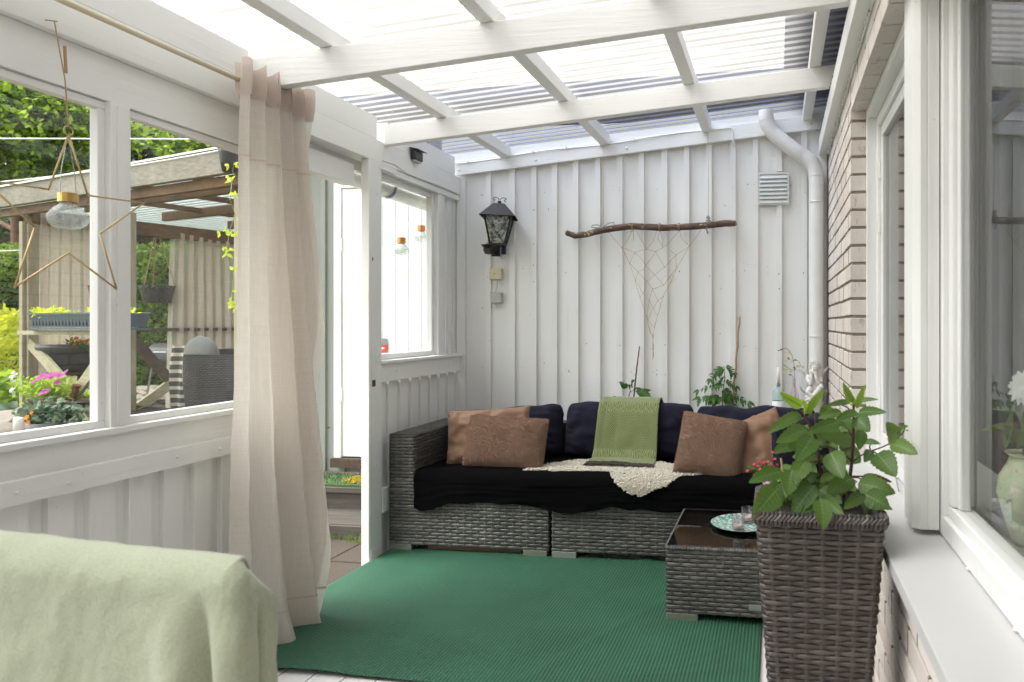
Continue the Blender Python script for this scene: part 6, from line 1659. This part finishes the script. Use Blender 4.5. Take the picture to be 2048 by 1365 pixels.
# clothes lines and wires in the air
for lab, (a, b), r_ in (('white clothes line crossing above the pergola', (at(-60, 277.5, 3.6), at(520, 279, 3.6)), .0035), ('white cable sagging just above the pergola fascia', (at(-40, 368, 6.0), at(500, 290, 4.9)), .006), ('white washing line stretched behind the pergola post', (at(-60, 504, 7.8), at(240, 480, 7.8)), .005)):
    m = MB(); m.tube([a.lerp(b, k) + Vector((0, 0, -.03 * 4 * k * (1 - k) * (r_ > .004))) for k in np.linspace(0, 1, 12)], r_, 5); tag(m.build('clothes_line', M['label_white']), lab, 'clothes line')
# armchair under the pergola
ac = at(430, 760, 6.45); zg = gh(ac.x, ac.y)
t = thing('garden_armchair', 'black wicker armchair with grey cushion and striped throw', 'armchair', (ac.x, ac.y, zg))
aL, aR = at(366, 712, 6.5), at(520, 712, 6.25)
dd = (aR - aL); dd.z = 0; Lw = dd.length; dd.normalize(); nn_ = Vector((dd.y, -dd.x, 0)); zt3 = aL.z
m = MB(); weave(m, lambda u, v: aL + dd * u + Vector((0, 0, zg + .06 - aL.z + v)), lambda u, v: nn_, Lw, zt3 - zg - .06, .016, .032, .002); m.build('woven_back', M['wicker_black'], t)
AM = Matrix.Translation(Vector((aL.x, aL.y, 0))) @ Matrix((dd, -nn_, Vector((0, 0, 1)))).transposed().to_4x4()
m = MB(); m.box((.006, .004, zg + .05), (Lw, .07, zt3 - .004), AM); m.box((.0, .0, zt3 - .004), (Lw, .075, zt3 + .012), AM); m.build('backrest', M['black_plastic'], t)
m = MB(); m.box((.0, .08, zg + .05), (.075, .75, zt3 + .05), AM); m.box((Lw - .08, .08, zg + .05), (Lw, .75, zt3 + .05), AM); m.build('armrest', M['black_plastic'], t)
m = MB(); m.box((.08, .08, zg + .05), (Lw - .08, .75, zg + .36), AM); m.build('seat', M['grey_fabric'], t)
cc_ = at(404, 714, 6.62); m = MB(); m.ball(cc_, (.225, .10, .19), 24, 16, Matrix.Rotation(R(-18), 3, 'Z') @ Matrix.Rotation(R(18), 3, 'Y')); m.v = [tuple(Vector(p) + Vector((0, 0, .012 * nz(p[0] * 9, p[2] * 9)))) for p in m.v]
tag(m.build('garden_cushion', M['grey_fabric'], smooth=True), 'rounded grey velvet cushion peeking over the black armchair', 'cushion')
def strp():
    g = G('striped_throw_cloth'); tc = g.n('ShaderNodeTexCoord'); sx = g.n('ShaderNodeSeparateXYZ'); g.link(tc.outputs['Object'], sx.inputs[0])
    s = g.math('SINE', g.math('MULTIPLY', sx.outputs[2], 2 * PI / .075)); c = g.mix(g.ramp(s, [(.22, 0), (.32, 1)]), (.08, .085, .08), (.62, .59, .50)); return g.done(g.pr(c, .9))
M['striped'] = strp()
m = MB(); ta, tb = at(352, 690, 6.42), at(378, 688, 6.4)
def st2(a, b): p = ta.lerp(tb, a) + Vector((-.02 * b, -.015 * math.sin(b * 4), -.62 * b - .02 * math.sin(a * 3))); return p + nn_ * (.03 + .015 * math.sin(a * 7 + b * 3))
m.grid(st2, 14, 40); o = tag(m.build('striped_throw', M['striped'], smooth=True), 'grey and cream striped throw hanging over the black armchair corner', 'throw')
def stand(label, c, w_, d_, top):
    zg = gh(c.x, c.y) - .01; t = thing('plant_stand', label, 'plant stand', (c.x, c.y, zg)); T_ = Matrix.Translation(Vector((c.x, c.y, 0))) @ Matrix((gx, gy, Vector((0, 0, 1)))).transposed().to_4x4()
    m = MB(); m.box((-w_ / 2, -d_ / 2, top - .025), (w_ / 2, d_ / 2, top), T_); m.build('shelf', M['dark_wood'], t)
    for a in (-1, 1):
        for b in (-1, 1): m = MB(); m.box((a * (w_ / 2 - .02) - .015, b * (d_ / 2 - .02) - .015, zg), (a * (w_ / 2 - .02) + .015, b * (d_ / 2 - .02) + .015, top - .025), T_); m.build('leg', M['dark_wood'], t)
# barbecue
bc_ = at(341, 812, 8.4); zg = gh(bc_.x, bc_.y); b0 = at(345, 712, 8.4)
t = thing('barbecue', 'black drum barbecue on thin steel legs by the hedge', 'barbecue', (b0.x, b0.y, zg))
m = MB()
def bdrum(a, b): th_ = PI * b; return (b0.x - .20 + .42 * a, b0.y - .17 * math.cos(th_) * (1 - .0 * a), b0.z - .02 + .17 * math.sin(th_))
m.grid(bdrum, 10, 14); m.build('lid', M['black_plastic'], t, smooth=True)
m = MB(); m.grid(lambda a, b: (b0.x - .20 + .42 * a, b0.y - .17 * math.cos(PI * b), b0.z - .03 - .13 * math.sin(PI * b)), 10, 14); m.box((b0.x - .23, b0.y - .20, b0.z - .035), (b0.x + .25, b0.y + .20, b0.z - .02)); m.build('fire_bowl', M['dark_grey_plastic'], t)
for sx in (-1, 1): m = MB(); m.add([(b0.x + .01 + sx * .21, b0.y + .17 * math.cos(a), b0.z - .02 + .17 * math.sin(a)) for a in np.linspace(0, 2 * PI, 20)[:-1]], [tuple(range(19))]); m.build('end_plate', M['dark_grey_plastic'], t)
m = MB(); m.tube([(b0.x - .12, b0.y - .18, b0.z + .05), (b0.x - .12, b0.y - .21, b0.z + .05), (b0.x + .12, b0.y - .21, b0.z + .05), (b0.x + .12, b0.y - .18, b0.z + .05)], .008, 6); m.build('handle', M['steel'], t)
for sx in (-1, 1):
    m = MB(); m.tube([(b0.x + sx * .12, b0.y - .15, b0.z - .08), (b0.x + sx * .19, b0.y - .18, zg + .03)], .011, 6); m.build('leg', M['steel'], t)
    m = MB(); m.tube([(b0.x + sx * .12, b0.y + .15, b0.z - .08), (b0.x + sx * .19, b0.y + .18, zg + .03)], .011, 6); m.build('leg', M['steel'], t)
m = MB(); m.tube([(b0.x - .24, b0.y - .18, zg + .07), (b0.x - .21, b0.y - .18, zg + .07)], .07, 14); m.build('wheel', M['black_plastic'], t)

# planter boxes and pots on the front railing
def boxplanter(name, label, u0, u1, v0, v1, b, mat, dep=.18, inset=.0):
    a = front(u0, v0, b); c_ = front(u1, v1, b); ax0, _ = gl_(a.x, a.y); ax1, _ = gl_(c_.x, c_.y)
    t = thing(name, label, 'planter', (a.x, a.y, c_.z)); m = MB()
    def q(a_, b_, z): return PG(a_, b_, z)
    zt_, zb_ = a.z, c_.z; n_in = .02 + inset
    out_t = [(ax0, b), (ax1, b), (ax1, b + dep), (ax0, b + dep)]; out_b = [(ax0 + n_in, b + n_in), (ax1 - n_in, b + n_in), (ax1 - n_in, b + dep - n_in), (ax0 + n_in, b + dep - n_in)]
    m.add([q(x, y, zt_) for x, y in out_t] + [q(x, y, zb_) for x, y in out_b], [(0, 1, 5, 4), (1, 2, 6, 5), (2, 3, 7, 6), (3, 0, 4, 7), (4, 5, 6, 7)])
    m.build('trough', mat, t)
    m = MB(); m.box((ax0 - .008, b - .008, zt_ - .004), (ax1 + .008, b + .006, zt_ + .010), GM); m.box((ax0 - .008, b + dep - .006, zt_ - .004), (ax1 + .008, b + dep + .008, zt_ + .010), GM); m.build('rim', mat, t)
    m = MB(); m.box((ax0 + .01, b + .01, zt_ - .02), (ax1 - .01, b + dep - .01, zt_ - .012), GM); m.build('soil', M['soil'], t)
    return t, ax0, ax1, zt_, zb_
t, a0, a1, zt_, zb_ = boxplanter('planter_box', 'long blue grey trough planter with lime plants on the pergola railing', 57, 250, 629, 655, -.10, M['blue_grey_plastic'])
m = MB(); k = a0 + .05
while k < a1 - .04:
    m.box((k, -.104 + .012, zb_ + .012), (k + .008, -.085, zt_ - .02), GM); m.box((k, -.104 + .008, zt_ - .028), (k + .034, -.088, zt_ - .02), GM); k += .055
m.build('ribs', M['black_plastic'], t)
m = MB(); m.box((a0 + .0, -.11, zb_ - .022), (a1, .09, zb_ - .006), GM); m.build('drip_tray', M['blue_grey_plastic'], t)
m = MB()
def sprinkle(m, n, cfn, L, wd, mm=None, seedr=er, up=.6, seg=4):
    for i in range(n):
        c_ = Vector(cfn()); d = Vector((seedr.uniform(-1, 1), seedr.uniform(-1, 1), seedr.uniform(-.4, 1) + up - .6)).normalized(); l_ = L * seedr.uniform(.6, 1.3)
        nn = Vector((seedr.uniform(-1, 1), seedr.uniform(-1, .2), seedr.uniform(.2, 1)))
        if seg == 1:
            s = d.cross(nn).normalized() * wd * .5 * l_ / L; m.add([c_, c_ + d * l_ * .45 + s, c_ + d * l_, c_ + d * l_ * .45 - s], [(0, 1, 2, 3)])
        else: leafmesh(m, c_, c_ + d * l_, wd * l_ / L, nn, .2, .15, seg)
sprinkle(m, 260, lambda: PG(er.choice((er.uniform(a0 + .05, a0 + .42), er.uniform(a1 - .75, a1 - .05))), er.uniform(-.09, .06), zt_ + er.uniform(-.02, .03)), .055, .028)
o = m.build('lime_foliage', M['lime'], t); o['kind'] = 'stuff'
# dark round bowl with marigolds behind the brace
c = front(143, 745, .22); rr = .26
t = thing('flower_bowl', 'dark round bowl planted with orange marigolds behind the brace', 'planter', c)
H4 = front(143, 690, .22).z - c.z
m = MB(); m.lathe([(0, 0), (rr * .62, 0), (rr * .80, H4 * .35), (rr * .9, H4 * .8), (rr * .98, H4 * .86), (rr, H4), (rr * .92, H4), (rr * .8, H4 * .7)], c, 32); m.build('bowl', M['dark_grey_plastic'], t, smooth=True)
m = MB(); m.lathe([(0, H4 * .9), (rr * .9, H4 * .88)], c, 24); m.build('soil', M['soil'], t)
stand('dark stand beneath the bowl of orange marigolds', c, .34, .30, c.z)
m = MB()
for (u, v) in ((153, 678), (160, 682), (180, 680), (187, 678), (184, 686), (172, 684), (142, 686), (150, 690)): flower(m, front(u, v, .14), .026, 11, (er.uniform(-.4, .4), -.8, .7), 3, .6, u)
m.build('marigolds', M['petal_orange'], t)
m = MB(); sprinkle(m, 90, lambda: front(er.uniform(132, 190), er.uniform(684, 696), .16), .05, .018); m.build('foliage', M['maple_dark'], t)
# purple flowers in a wooden box
t, a0, a1, zt_, zb_ = boxplanter('wooden_planter', 'weathered brown wooden box full of magenta daisies', 54, 132, 801, 822, -.34, M['dark_wood'], .22, .0)
cc0 = front(95, 780, -.22)
q_ = PG((a0 + a1) / 2, -.23, 0); stand('low dark stand beneath the box of magenta daisies', q_, a1 - a0, .2, zb_ - .002)
m = MB(); sprinkle(m, 700, lambda: cc0 + Vector((er.gauss(0, .12), er.gauss(0, .06), er.gauss(0, .055))), .045, .022); m.build('foliage', M['maple'], t)['kind'] = 'stuff'
m = MB()
for (u, v) in ((86, 752), (80, 757), (100, 750), (107, 749), (113, 751), (130, 746), (88, 785), (92, 783), (115, 766), (72, 762), (68, 764), (95, 755), (104, 756), (84, 787), (120, 752)): flower(m, front(u, v, -.34), .032, 12, (er.uniform(-.4, .4), -.7, .8), 1, .4, u)
m.build('daisies', M['petal_magenta'], t)
# ivy-like plants with orange pansies lower down
c = front(98, 838, -.45)
t = thing('pansy_pot', 'low pot of grey green leaves and orange pansies near the sill', 'plant', c)
hp_ = c.z - .02 - gh(c.x, c.y); m = MB(); m.lathe([(0, -hp_), (.14, -hp_), (.19, .0), (.17, .0), (.1, -.1)], c + Vector((0, 0, -.02)), 24); m.build('pot_body', M['dark_grey_plastic'], t, smooth=True)
m = MB(); sprinkle(m, 190, lambda: c + Vector((er.gauss(0, .15), er.gauss(0, .05), er.gauss(.03, .045))), .065, .055); m.build('foliage', M['ivy'], t)['kind'] = 'stuff'
m = MB()
for (u, v, s) in ((50, 852, 1.3), (54, 836, .9), (38, 842, .8), (64, 826, .6), (56, 848, 1)): flower(m, front(u, v, -.58), .028 * s, 6, (0, -.9, .4), 2, 1.0, u)
m.build('pansies', M['petal_orange'], t)
# dark grey tub with greenery right of the brace
t, a0, a1, zt_, zb_ = boxplanter('garden_tub', 'grey tub with a leafy seedling at the foot of the brace', 184, 262, 820, 884, -.05, M['dark_grey_plastic'], .3)
cc1 = front(206, 803, .05)
m = MB(); sprinkle(m, 170, lambda: cc1 + Vector((er.gauss(0, .10), er.gauss(0, .05), er.gauss(0, .05))), .075, .05); m.build('foliage', M['maple'], t)['kind'] = 'stuff'
m = MB(); m.tube([front(186, 800, .05), front(188, 778, .05), front(178, 768, .05)], .009, 6); 
for a, b in (((178, 768), (164, 776)), ((182, 766), (208, 766)), ((180, 768), (190, 758))): leafmesh(m, front(*a, .05), front(*b, .0), .06, (0, -.6, .8))
m.build('seedling', M['dahlia'], t)
# spade-like dark tool leaning across the brace
m = MB(); m.tube([front(154, 770, -.12), front(140, 815, -.14), front(118, 862, -.16)], [.03, .022, .02], 8); m.bar(front(136, 800, -.16), front(160, 858, -.16), .02, .035)
tag(m.build('iron_stand', M['rust']), 'rusty dark plant stand leaning against the wooden brace', 'stand')
gp_ = front(37, 868, -.75); m = MB(); m.lathe([(0, 0), (.03, 0), (.03, .10), (.026, .115), (0, .12)], gp_, 16); m.tube([(gp_.x, gp_.y, gh(gp_.x, gp_.y) - .02), gp_ + Vector((0, 0, .02))], .008, 8)
tag(m.build('garden_lamp', M['label_white'], smooth=True), 'small white lamp head poking up behind the window sill', 'lamp')
# climbing vine by the fascia
t = thing('climbing_vine', 'sparse vine with lime leaves climbing beside the beige curtain', 'plant', at(462, 620, 4.4))
m = MB(); q = [at(u, v, 4.4 + .05 * math.sin(v)) for u, v in ((468, 325), (464, 360), (460, 400), (470, 430), (458, 465), (455, 500), (466, 560), (462, 620))]; m.tube(q, .0025, 5); m.build('stem', M['stem_green'], t)
m = MB()
for (u, v) in ((470, 330), (458, 332), (463, 362), (457, 356), (468, 388), (472, 392), (440, 468), (450, 462), (448, 496), (458, 500), (455, 508), (462, 470), (475, 470), (460, 604), (466, 610), (458, 616), (470, 618), (468, 540), (474, 440), (476, 580)):
    for k in range(3): c_ = at(u, v, 4.35); leafmesh(m, c_, c_ + Vector((er.uniform(-.07, .07), er.uniform(-.03, .03), er.uniform(-.05, .05))) * .65, .024, (er.uniform(-.3, .3), -1, .3), .2, .1, 5)
m.build('leaves', M['lime'], t)

# ---- hedge, shrubs, trees
def leafcards(name, mat, n, cfn, L, wd, parent, kind=None):
    m = MB(); sprinkle(m, n, cfn, L, wd, None, er, .6, 1); o = m.build(name, mat, parent)
    if kind: o['kind'] = kind
    return o
hv = Vector((gx.x, gx.y, 0)); 
H0, H1 = at(-2300, 648, 10.0), at(760, 648, 11.2)
hx = (H1 - H0); hx.z = 0; HL = hx.length; hx.normalize(); hyv = Vector((-hx.y, hx.x, 0))
HM = Matrix.Translation(Vector((H0.x, H0.y, 0))) @ Matrix((hx, hyv, Vector((0, 0, 1)))).transposed().to_4x4()
t = thing('thuja_hedge', 'tall dense green thuja hedge behind the pergola', 'hedge', H0.lerp(H1, .5))
def hedge_pt():
    a = HL - er.uniform(0, 9.0) if er.random() < .72 else er.uniform(0, HL); z = er.uniform(0, 2.35); bump = .22 * nz(a * 1.5, z * 1.5, 3) + .13 * nz(a * 5, z * 5, 8)
    return HM @ Vector((a, bump + er.uniform(0, .25), .15 + z + .12 * nz(a * 2, 1)))
leafcards('foliage', M['thuja'], 56000, hedge_pt, .07, .038, t, 'stuff')
leafcards('dry_foliage', M['thuja_brown'], 1200, lambda: hedge_pt() + hyv * .05, .07, .04, t, 'stuff')
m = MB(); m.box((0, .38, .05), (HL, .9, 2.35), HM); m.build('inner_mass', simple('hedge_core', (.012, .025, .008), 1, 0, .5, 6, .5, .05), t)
for k in range(12):
    m = MB(); a = .6 + k * 1.8; m.tube([HM @ Vector((a, .5, .1)), HM @ Vector((a, .5, 2.2))], [.06, .02], 7); m.build('trunk', M['bark'], t)
# golden shrub left
gc = at(-20, 700, 8.6)
t = thing('golden_shrub', 'bright golden green shrub left of the pergola post', 'shrub', (gc.x, gc.y, .2))
def ball_pt(c, r_, sq=(1, 1, 1), shell=.55):
    while True:
        v = Vector((er.uniform(-1, 1), er.uniform(-1, 1), er.uniform(-1, 1)))
        if v.length < 1 and v.length > shell: break
    v *= 1 + .18 * nz(v.x * 3 + c[0], v.y * 3, v.z * 3)
    return Vector(c) + Vector((v.x * r_ * sq[0], v.y * r_ * sq[1], v.z * r_ * sq[2]))
leafcards('leaves', M['golden'], 5200, lambda: ball_pt((gc.x, gc.y, .78), .75, (1, 1, .95), .6), .085, .05, t)
m = MB(); 
for k in range(8): m.tube([(gc.x, gc.y, .15), (gc.x + er.uniform(-.4, .4), gc.y + er.uniform(-.4, .4), .9)], [.015, .006], 5)
m.build('stems', M['bark'], t)
hc = at(25, 765, 8.0)
t = thing('leafy_perennial', 'broad leaved perennial with white flowers beneath the golden shrub', 'plant', (hc.x, hc.y, .25))
leafcards('leaves', M['maple'], 260, lambda: ball_pt((hc.x - .1, hc.y, .42), .36, (1, .8, .8), .3), .16, .11, t)
m = MB()
for i in range(26): flower(m, at(er.uniform(20, 34), er.uniform(745, 790), 7.8), .022, 5, (0, -.8, .6), 1, .8, i)
m.build('blossoms', M['petal_white'], t)
# boulders by the lawn edge, path stones by the barbecue
for (u, v, f, s, lab) in ((2, 842, 7.0, (.40, .3, .10), 'low rounded boulder at the left below the lawn'), (-25, 870, 6.4, (.35, .3, .12), 'flat boulder in the lower left corner of the garden')):
    c = at(u, v, f); m = MB(); m.ball(c, s, 20, 12); m.v = [tuple(Vector(p) + Vector((1, 1, 1)) * .05 * nz(p[0] * 4, p[1] * 4, p[2] * 5)) for p in m.v]
    tag(m.build('boulder', simple('grey_boulder', (.30, .26, .22), .9, 0, .3, 14, .6, .02), smooth=True), lab, 'boulder')
m = MB()
for i in range(150):
    c = at(er.uniform(275, 350), er.uniform(795, 835), er.uniform(8.2, 9.4)); z = gh(c.x, c.y); s = er.uniform(.03, .07); m.ball((c.x, c.y, z + er.uniform(0, .18)), (s * 1.5, s, s * .5), 7, 5)
tag(m.build('stone_edging', simple('pale_edging_stone', (.36, .31, .26), .9, 0, .3, 20, .5, .01)), 'loose pale stones heaped along the foot of the hedge', 'stones', kind='stuff')
# neighbour's tiled roof corner
t = thing('neighbour_shed', 'corner of a dark tiled roof behind the pergola post', 'building', at(-10, 500, 16.5))
a = at(-90, 424, 17); b = at(33, 432, 16.5)
m = MB()
for r_ in range(5):
    for k in range(9):
        c = a.lerp(b, k / 8.0) + Vector((0, .0, -.055 * r_ )) + Vector((.0, -.20 * r_, -.06 * r_)) ; m.ball(c, (.11, .18, .04), 8, 5)
m.build('roof_tiles', M['tiles'], t, smooth=True)
m = MB(); m.bar(a + Vector((0, -1.05, -.62)), b + Vector((0, -1.05, -.62)), .12, .10); m.build('gutter', M['black_plastic'], t)
m = MB(); m.box((a.x, a.y + .1, .1), (b.x - .1, a.y + 3.2, a.z - .2)); m.build('wall', M['dark_wood'], t)

def tree(name, label, base, h, crown, leafmat, nleaf, L, wd, trunk_r, group=None, second=None, lean=(0, 0), branches=9, bark='bark'):
    base = Vector(base); t = thing(name, label, 'tree', base, group)
    m = MB(); q = [base + Vector((lean[0] * k + .08 * math.sin(k * 5), lean[1] * k, h * k)) for k in np.linspace(0, 1, 9)]
    m.tube(q, [trunk_r * (1 - .8 * k) for k in np.linspace(0, 1, 9)], 9); m.build('trunk', M[bark], t, smooth=True)
    tips = []; lm2 = MB()
    for (cx, cy, cz, cr_) in crown:
        c = base + Vector((cx, cy, cz)); s = min(q, key=lambda p: (p - c).length + abs(p.z - (c.z - .6)) * .5)
        mid = s.lerp(c, .5) + Vector((0, 0, .15)); m2 = [s, mid, c]; lm2.tube(m2, [trunk_r * .35, trunk_r * .22, trunk_r * .1], 6)
        for k in range(3): e = ball_pt(c, cr_, (1, 1, .8), .7); lm2.tube([c, e], [trunk_r * .1, trunk_r * .03], 4)
        tips.append((c, cr_))
    lm2.build('limbs', M[bark], t)
    tot = sum(c[1] ** 2 for c in tips); m3 = MB(); m4 = MB()
    for c, cr_ in tips:
        k = int(nleaf * cr_ ** 2 / tot)
        sub = [ball_pt(c, cr_, (1, 1, .75), .2) for _ in range(max(4, k // 28))]
        for s in sub:
            for _ in range(28):
                p = s + Vector((er.gauss(0, .16 * cr_ + .05), er.gauss(0, .16 * cr_ + .05), er.gauss(0, .09 * cr_ + .03)))
                sprinkle(m4 if (second and er.random() < .35) else m3, 1, lambda: p, L, wd, None, er, .35, 1)
    m3.build('crown', M[leafmat], t)
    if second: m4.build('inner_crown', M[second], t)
    return t
# broad leaved tree at the upper left
b = at(-160, 700, 9.8); b.z = .2
cr_l = []
for (u, v, f, r_) in ((10, 190, 9, .55), (60, 215, 8.8, .55), (110, 215, 9, .5), (30, 260, 8.8, .55), (90, 270, 9.2, .5), (150, 235, 9.2, .5), (190, 260, 9.3, .42), (20, 320, 9, .5), (75, 330, 9.2, .45), (-60, 240, 9, .7), (-60, 330, 9, .6), (-30, 140, 9, .7), (130, 170, 9.4, .55), (195, 300, 9.4, .38), (60, 160, 9.4, .5), (-120, 180, 9.3, .8), (-100, 140, 9.3, .7)):
    c = at(u, v, f) - b; cr_l.append((c.x, c.y, c.z, r_))
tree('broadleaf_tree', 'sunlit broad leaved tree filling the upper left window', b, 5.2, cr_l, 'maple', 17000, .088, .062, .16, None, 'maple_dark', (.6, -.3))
# pines further back
pines = [(255, 12.5, .13, 'slim reddish pine trunk just right of the window mullion'), (288, 13.5, .15, 'thick reddish pine trunk right of the mullion'), (312, 14.5, .12, 'thin pine trunk between two others above the pergola'), (175, 13, .15, 'pine trunk behind the broad leaved tree'), (345, 15, .13, 'dark pine above the middle of the pergola fascia'), (420, 13.5, .14, 'pine near the beige curtain above the pergola'), (110, 14, .16, 'pine standing behind the sunlit tree on the left'), (30, 13, .16, 'pine at the far left behind the sunlit tree')]
for i, (u, f, r_, lab) in enumerate(pines):
    b = at(u, 620, f); b.z = .2; cr_l = []
    for k in range(7): cr_l.append((er.uniform(-1.3, 1.3), er.uniform(-.8, .8), er.uniform(2.8, 4.9), er.uniform(.5, .8)))
    for k in range(3): cr_l.append((er.uniform(-1.0, 1.0), er.uniform(.3, 1.2), er.uniform(2.6, 3.6), er.uniform(.5, .7)))
    tree('pine_tree', lab, b, 5.5, cr_l, 'pine', 2600, .16, .045, r_, 'pines behind the garden', 'maple_dark' if i % 2 else None)
b = at(420, 620, 11.5); b.z = .2
tree('birch_tree', 'leafy green tree above the right end of the pergola roof', b, 4.2, [((at(u, v, 11.5) - b).x, (at(u, v, 11.5) - b).y, (at(u, v, 11.5) - b).z, r_) for u, v, r_ in ((380, 290, .6), (420, 300, .6), (350, 300, .5), (470, 270, .7), (520, 250, .8), (560, 300, .8))], 'maple', 3600, .11, .07, .10, None, 'maple_dark')
# far woods as one mass
m = MB()
def wood_pt():
    a = er.uniform(-14, HL + 9); return HM @ Vector((a, er.uniform(6, 9), er.uniform(0, 1) ** .8 * 4.6 + .2 + 1.0 * nz(a * .4, 3)))
sprinkle(m, 9000, wood_pt, .40, .26, None, er, .6, 1)
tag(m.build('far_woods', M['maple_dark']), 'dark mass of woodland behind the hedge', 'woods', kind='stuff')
